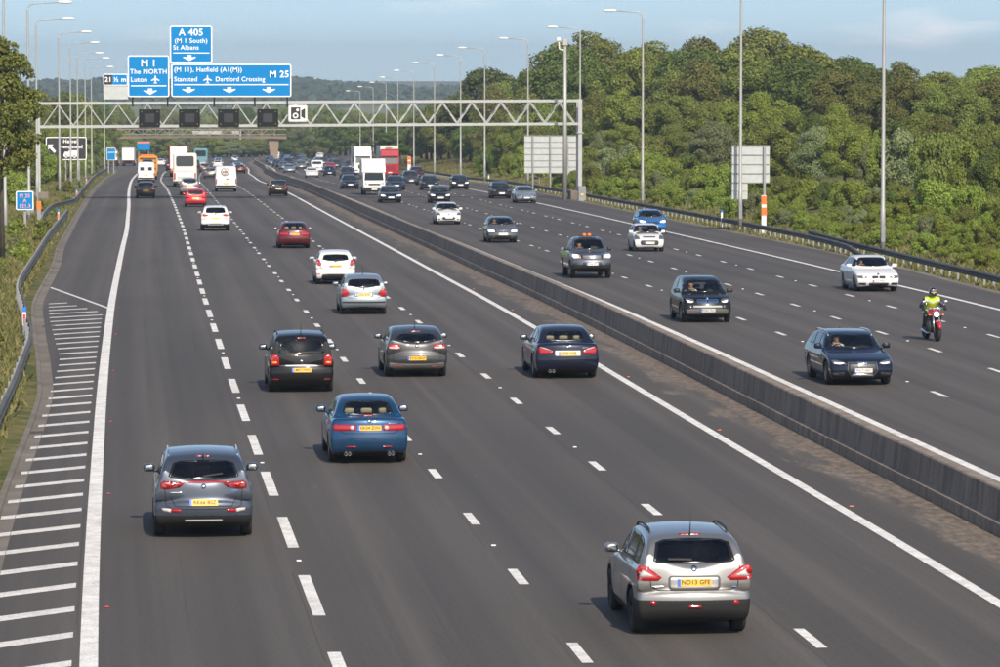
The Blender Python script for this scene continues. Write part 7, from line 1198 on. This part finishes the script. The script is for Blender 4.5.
# ------------------------------------------------------------------ motorcycle and rider (front wheel at Y 131.3, oncoming)
MY = 131.3+.72; mo = empty('motorcycle', P(26.68, MY), (0, slope(MY), -math.pi/2-heading(MY)+rad(4))); tag(mo, 'red motorcycle with lit round headlamp and hi-vis rider', 'motorcycle', G_ONC)
M_mred = mat('motorcycle_red', (.42, .012, .015), .2, coat=1); M_eng = mat('engine_metal', (.10, .10, .10), .4, .7)
mp2 = lambda nme, mb, m, sm=True, par=None: obj(nme, mb.mesh(nme, (m,), sm), par or mo)
def mtyre(x, w):
    r = .305; t = mp2('wheel', MB().lathe([(r*.72,-w*.35),(r*.85,-w*.5),(r*.95,-w*.38),(r,0),(r*.95,w*.38),(r*.85,w*.5),(r*.72,w*.35),(r*.72,-w*.35)], 26, 'y', (x,0,r)), M_tyre)
    q = MB().lathe([(r*.73,-.03),(r*.68,0),(r*.73,.03)], 26, 'y', (x,0,r)).lathe([(.05,-.06),(.05,.06)], 12, 'y', (x,0,r))
    for k in range(5): a = 2*math.pi*k/5; q.beam((x+.04*math.cos(a),0,r+.04*math.sin(a)), (x+.21*math.cos(a),0,r+.21*math.sin(a)), .03, .03, up=(0,1,0))
    mp2('rim', q, M_eng, False, t); mp2('brake_disc', MB().lathe([(.15,.07),(.07,.07),(.07,.075),(.15,.075)], 20, 'y', (x,0,r)), M_chrome, True, t)
mtyre(.72, .13); mtyre(-.70, .16)
for s in (1,-1):
    mp2('fork', MB().tube([(.72,s*.10,.30),(.60,s*.10,.62),(.47,s*.10,.98)], [.028,.026,.024], 8), M_chrome); mp2('handlebar', MB().tube([(.44,s*.02,1.02),(.42,s*.22,1.08),(.34,s*.36,1.04)], .014, 6), M_chrome); mp2('grip', MB().tube([(.36,s*.30,1.055),(.31,s*.42,1.025)], .019, 8), M_dark)
    i = mp2('mirror', MB().tube([(.40,s*.24,1.07),(.42,s*.34,1.26)], .007, 5).sq((.42,s*.37,1.28), (.03,.075,.05), .7, 10, 6), M_chrome); mp2('indicator', MB().tube([(.52,s*.10,.86),(.52,s*.2,.86)], .009, 5).sq((.53,s*.23,.86), (.04,.04,.03), .9, 8, 6), M_amber)
    mp2('exhaust_pipe', MB().tube([(.22,s*.10,.50),(.30,s*.13,.28),(.0,s*.16,.24),(-.55,s*.19,.33)], [.022,.025,.03,.045], 8), M_chrome); mp2('footrest', MB().tube([(-.02,s*.14,.38),(-.02,s*.30,.38)], .012, 6), M_dark)
h_ = mp2('headlamp', MB().lathe([(.04,.44),(.09,.50),(.098,.57),(.09,.60),(.001,.615)], 18, 'x', (0,0,.88)), M_chrome); mp2('headlamp_lens', MB().lathe([(.086,.602),(.06,.618),(.001,.625)], 18, 'x', (0,0,.88)), mat('lit_bike_lamp', (1,.95,.85), .2, emit=(1,.92,.75), estr=2.2), True, h_)
for s in (1,-1): mp2('instrument', MB().lathe([(.045,.42),(.05,.50),(.001,.505)], 12, 'x', (0,s*.065,1.06)), M_chrome)
mp2('front_mudguard', MB().tube([(.72+.34*math.cos(a),0,.305+.34*math.sin(a)) for a in np.linspace(rad(20),rad(150),9)], [.05]+[.065]*7+[.05], 8), M_mred); mp2('fuel_tank', MB().sq((.18,0,.90), (.32,.20,.16), .75, 18, 10), M_mred); mp2('seat', MB().sq((-.38,0,.82), (.40,.14,.07), .6, 16, 8), M_seat); mp2('tail', MB().sq((-.80,0,.82), (.16,.11,.08), .7, 12, 8), M_mred)
mp2('engine', MB().sq((.12,0,.48), (.26,.23,.22), .5, 14, 8).sq((.20,0,.64), (.13,.15,.10), .4, 12, 6), M_eng); mp2('frame', MB().tube([(.46,0,.95),(.1,0,.72),(-.35,0,.72),(-.70,0,.80)], .025, 6).tube([(.44,0,.88),(.32,0,.45),(.0,0,.28),(-.25,0,.40)], .022, 6).tube([(-.25,.06,.40),(-.70,.09,.305)], .022, 6).tube([(-.25,-.06,.40),(-.70,-.09,.305)], .022, 6), M_dark); mp2('radiator', MB().box(.34, .38, -.14, .14, .50, .72), M_dark, False)
ro = empty('person', P(26.68, MY), (0, slope(MY), -math.pi/2-heading(MY)+rad(4)))
sg = [((-.30,0,.96),(-.26,0,1.10),.185,.18),((-.26,0,1.06),(-.04,0,1.30),.18,.19),((-.02,-.19,1.33),(-.02,.19,1.33),.10,.10),((.02,0,1.38),(.06,0,1.48),.068,.068)]
for s in (1,-1):
    sg += [((-.30,s*.09,.93),(.08,s*.23,.80),.11,.088),((.08,s*.23,.80),(-.08,s*.24,.42),.08,.06),((-.08,s*.23,.40),(.08,s*.24,.36),.045,.04),((-.02,s*.23,1.31),(.06,s*.37,1.13),.086,.070),((.06,s*.37,1.13),(.30,s*.36,1.06),.066,.045)]+hand((.325,s*.365,1.065),(.94,0,-.2),(0,1,0),(.1,0,1),1.1)
V, F, N = solid(sg, (-.55,-.52,.28), (.52,.52,1.66), .02, .035)
def rsplit(c):
    vest = (c[:,2] > .98) & (np.abs(c[:,1]) < .22) & (c[:,2] < 1.43) & (c[:,0] < .2) | ((c[:,2] > 1.28) & (np.abs(c[:,1]) < .25) & (c[:,2] < 1.43)); band = vest & (np.abs(c[:,2]-(1.25+.35*np.maximum(0, np.abs(c[:,1])-.02))) < .028); return np.where(band, 2, np.where(vest, 1, 0))
person_obj('body', V, F, N, rsplit, (M_jack, M_vest, M_refl), ro)
hx = .11; hm = obj('helmet', MB().sq((hx,0,1.585), (.155,.132,.155), .92, 20, 14).sq((hx+.09,0,1.52), (.085,.10,.07), .8, 14, 8).mesh('helmet', (M_helm,), True), ro); obj('face_opening', MB().sq((hx+.085,0,1.575), (.075,.098,.048), .8, 14, 8).mesh('face_opening', (M_skin,), True), hm); obj('visor', MB().sq((hx+.10,0,1.645), (.065,.095,.03), .7, 14, 8).mesh('visor', (mat('visor_clear', (.2,.2,.22), .08),), True), hm)
tag(ro, 'rider in black leathers, hi-vis vest and black helmet on the motorcycle', 'person')
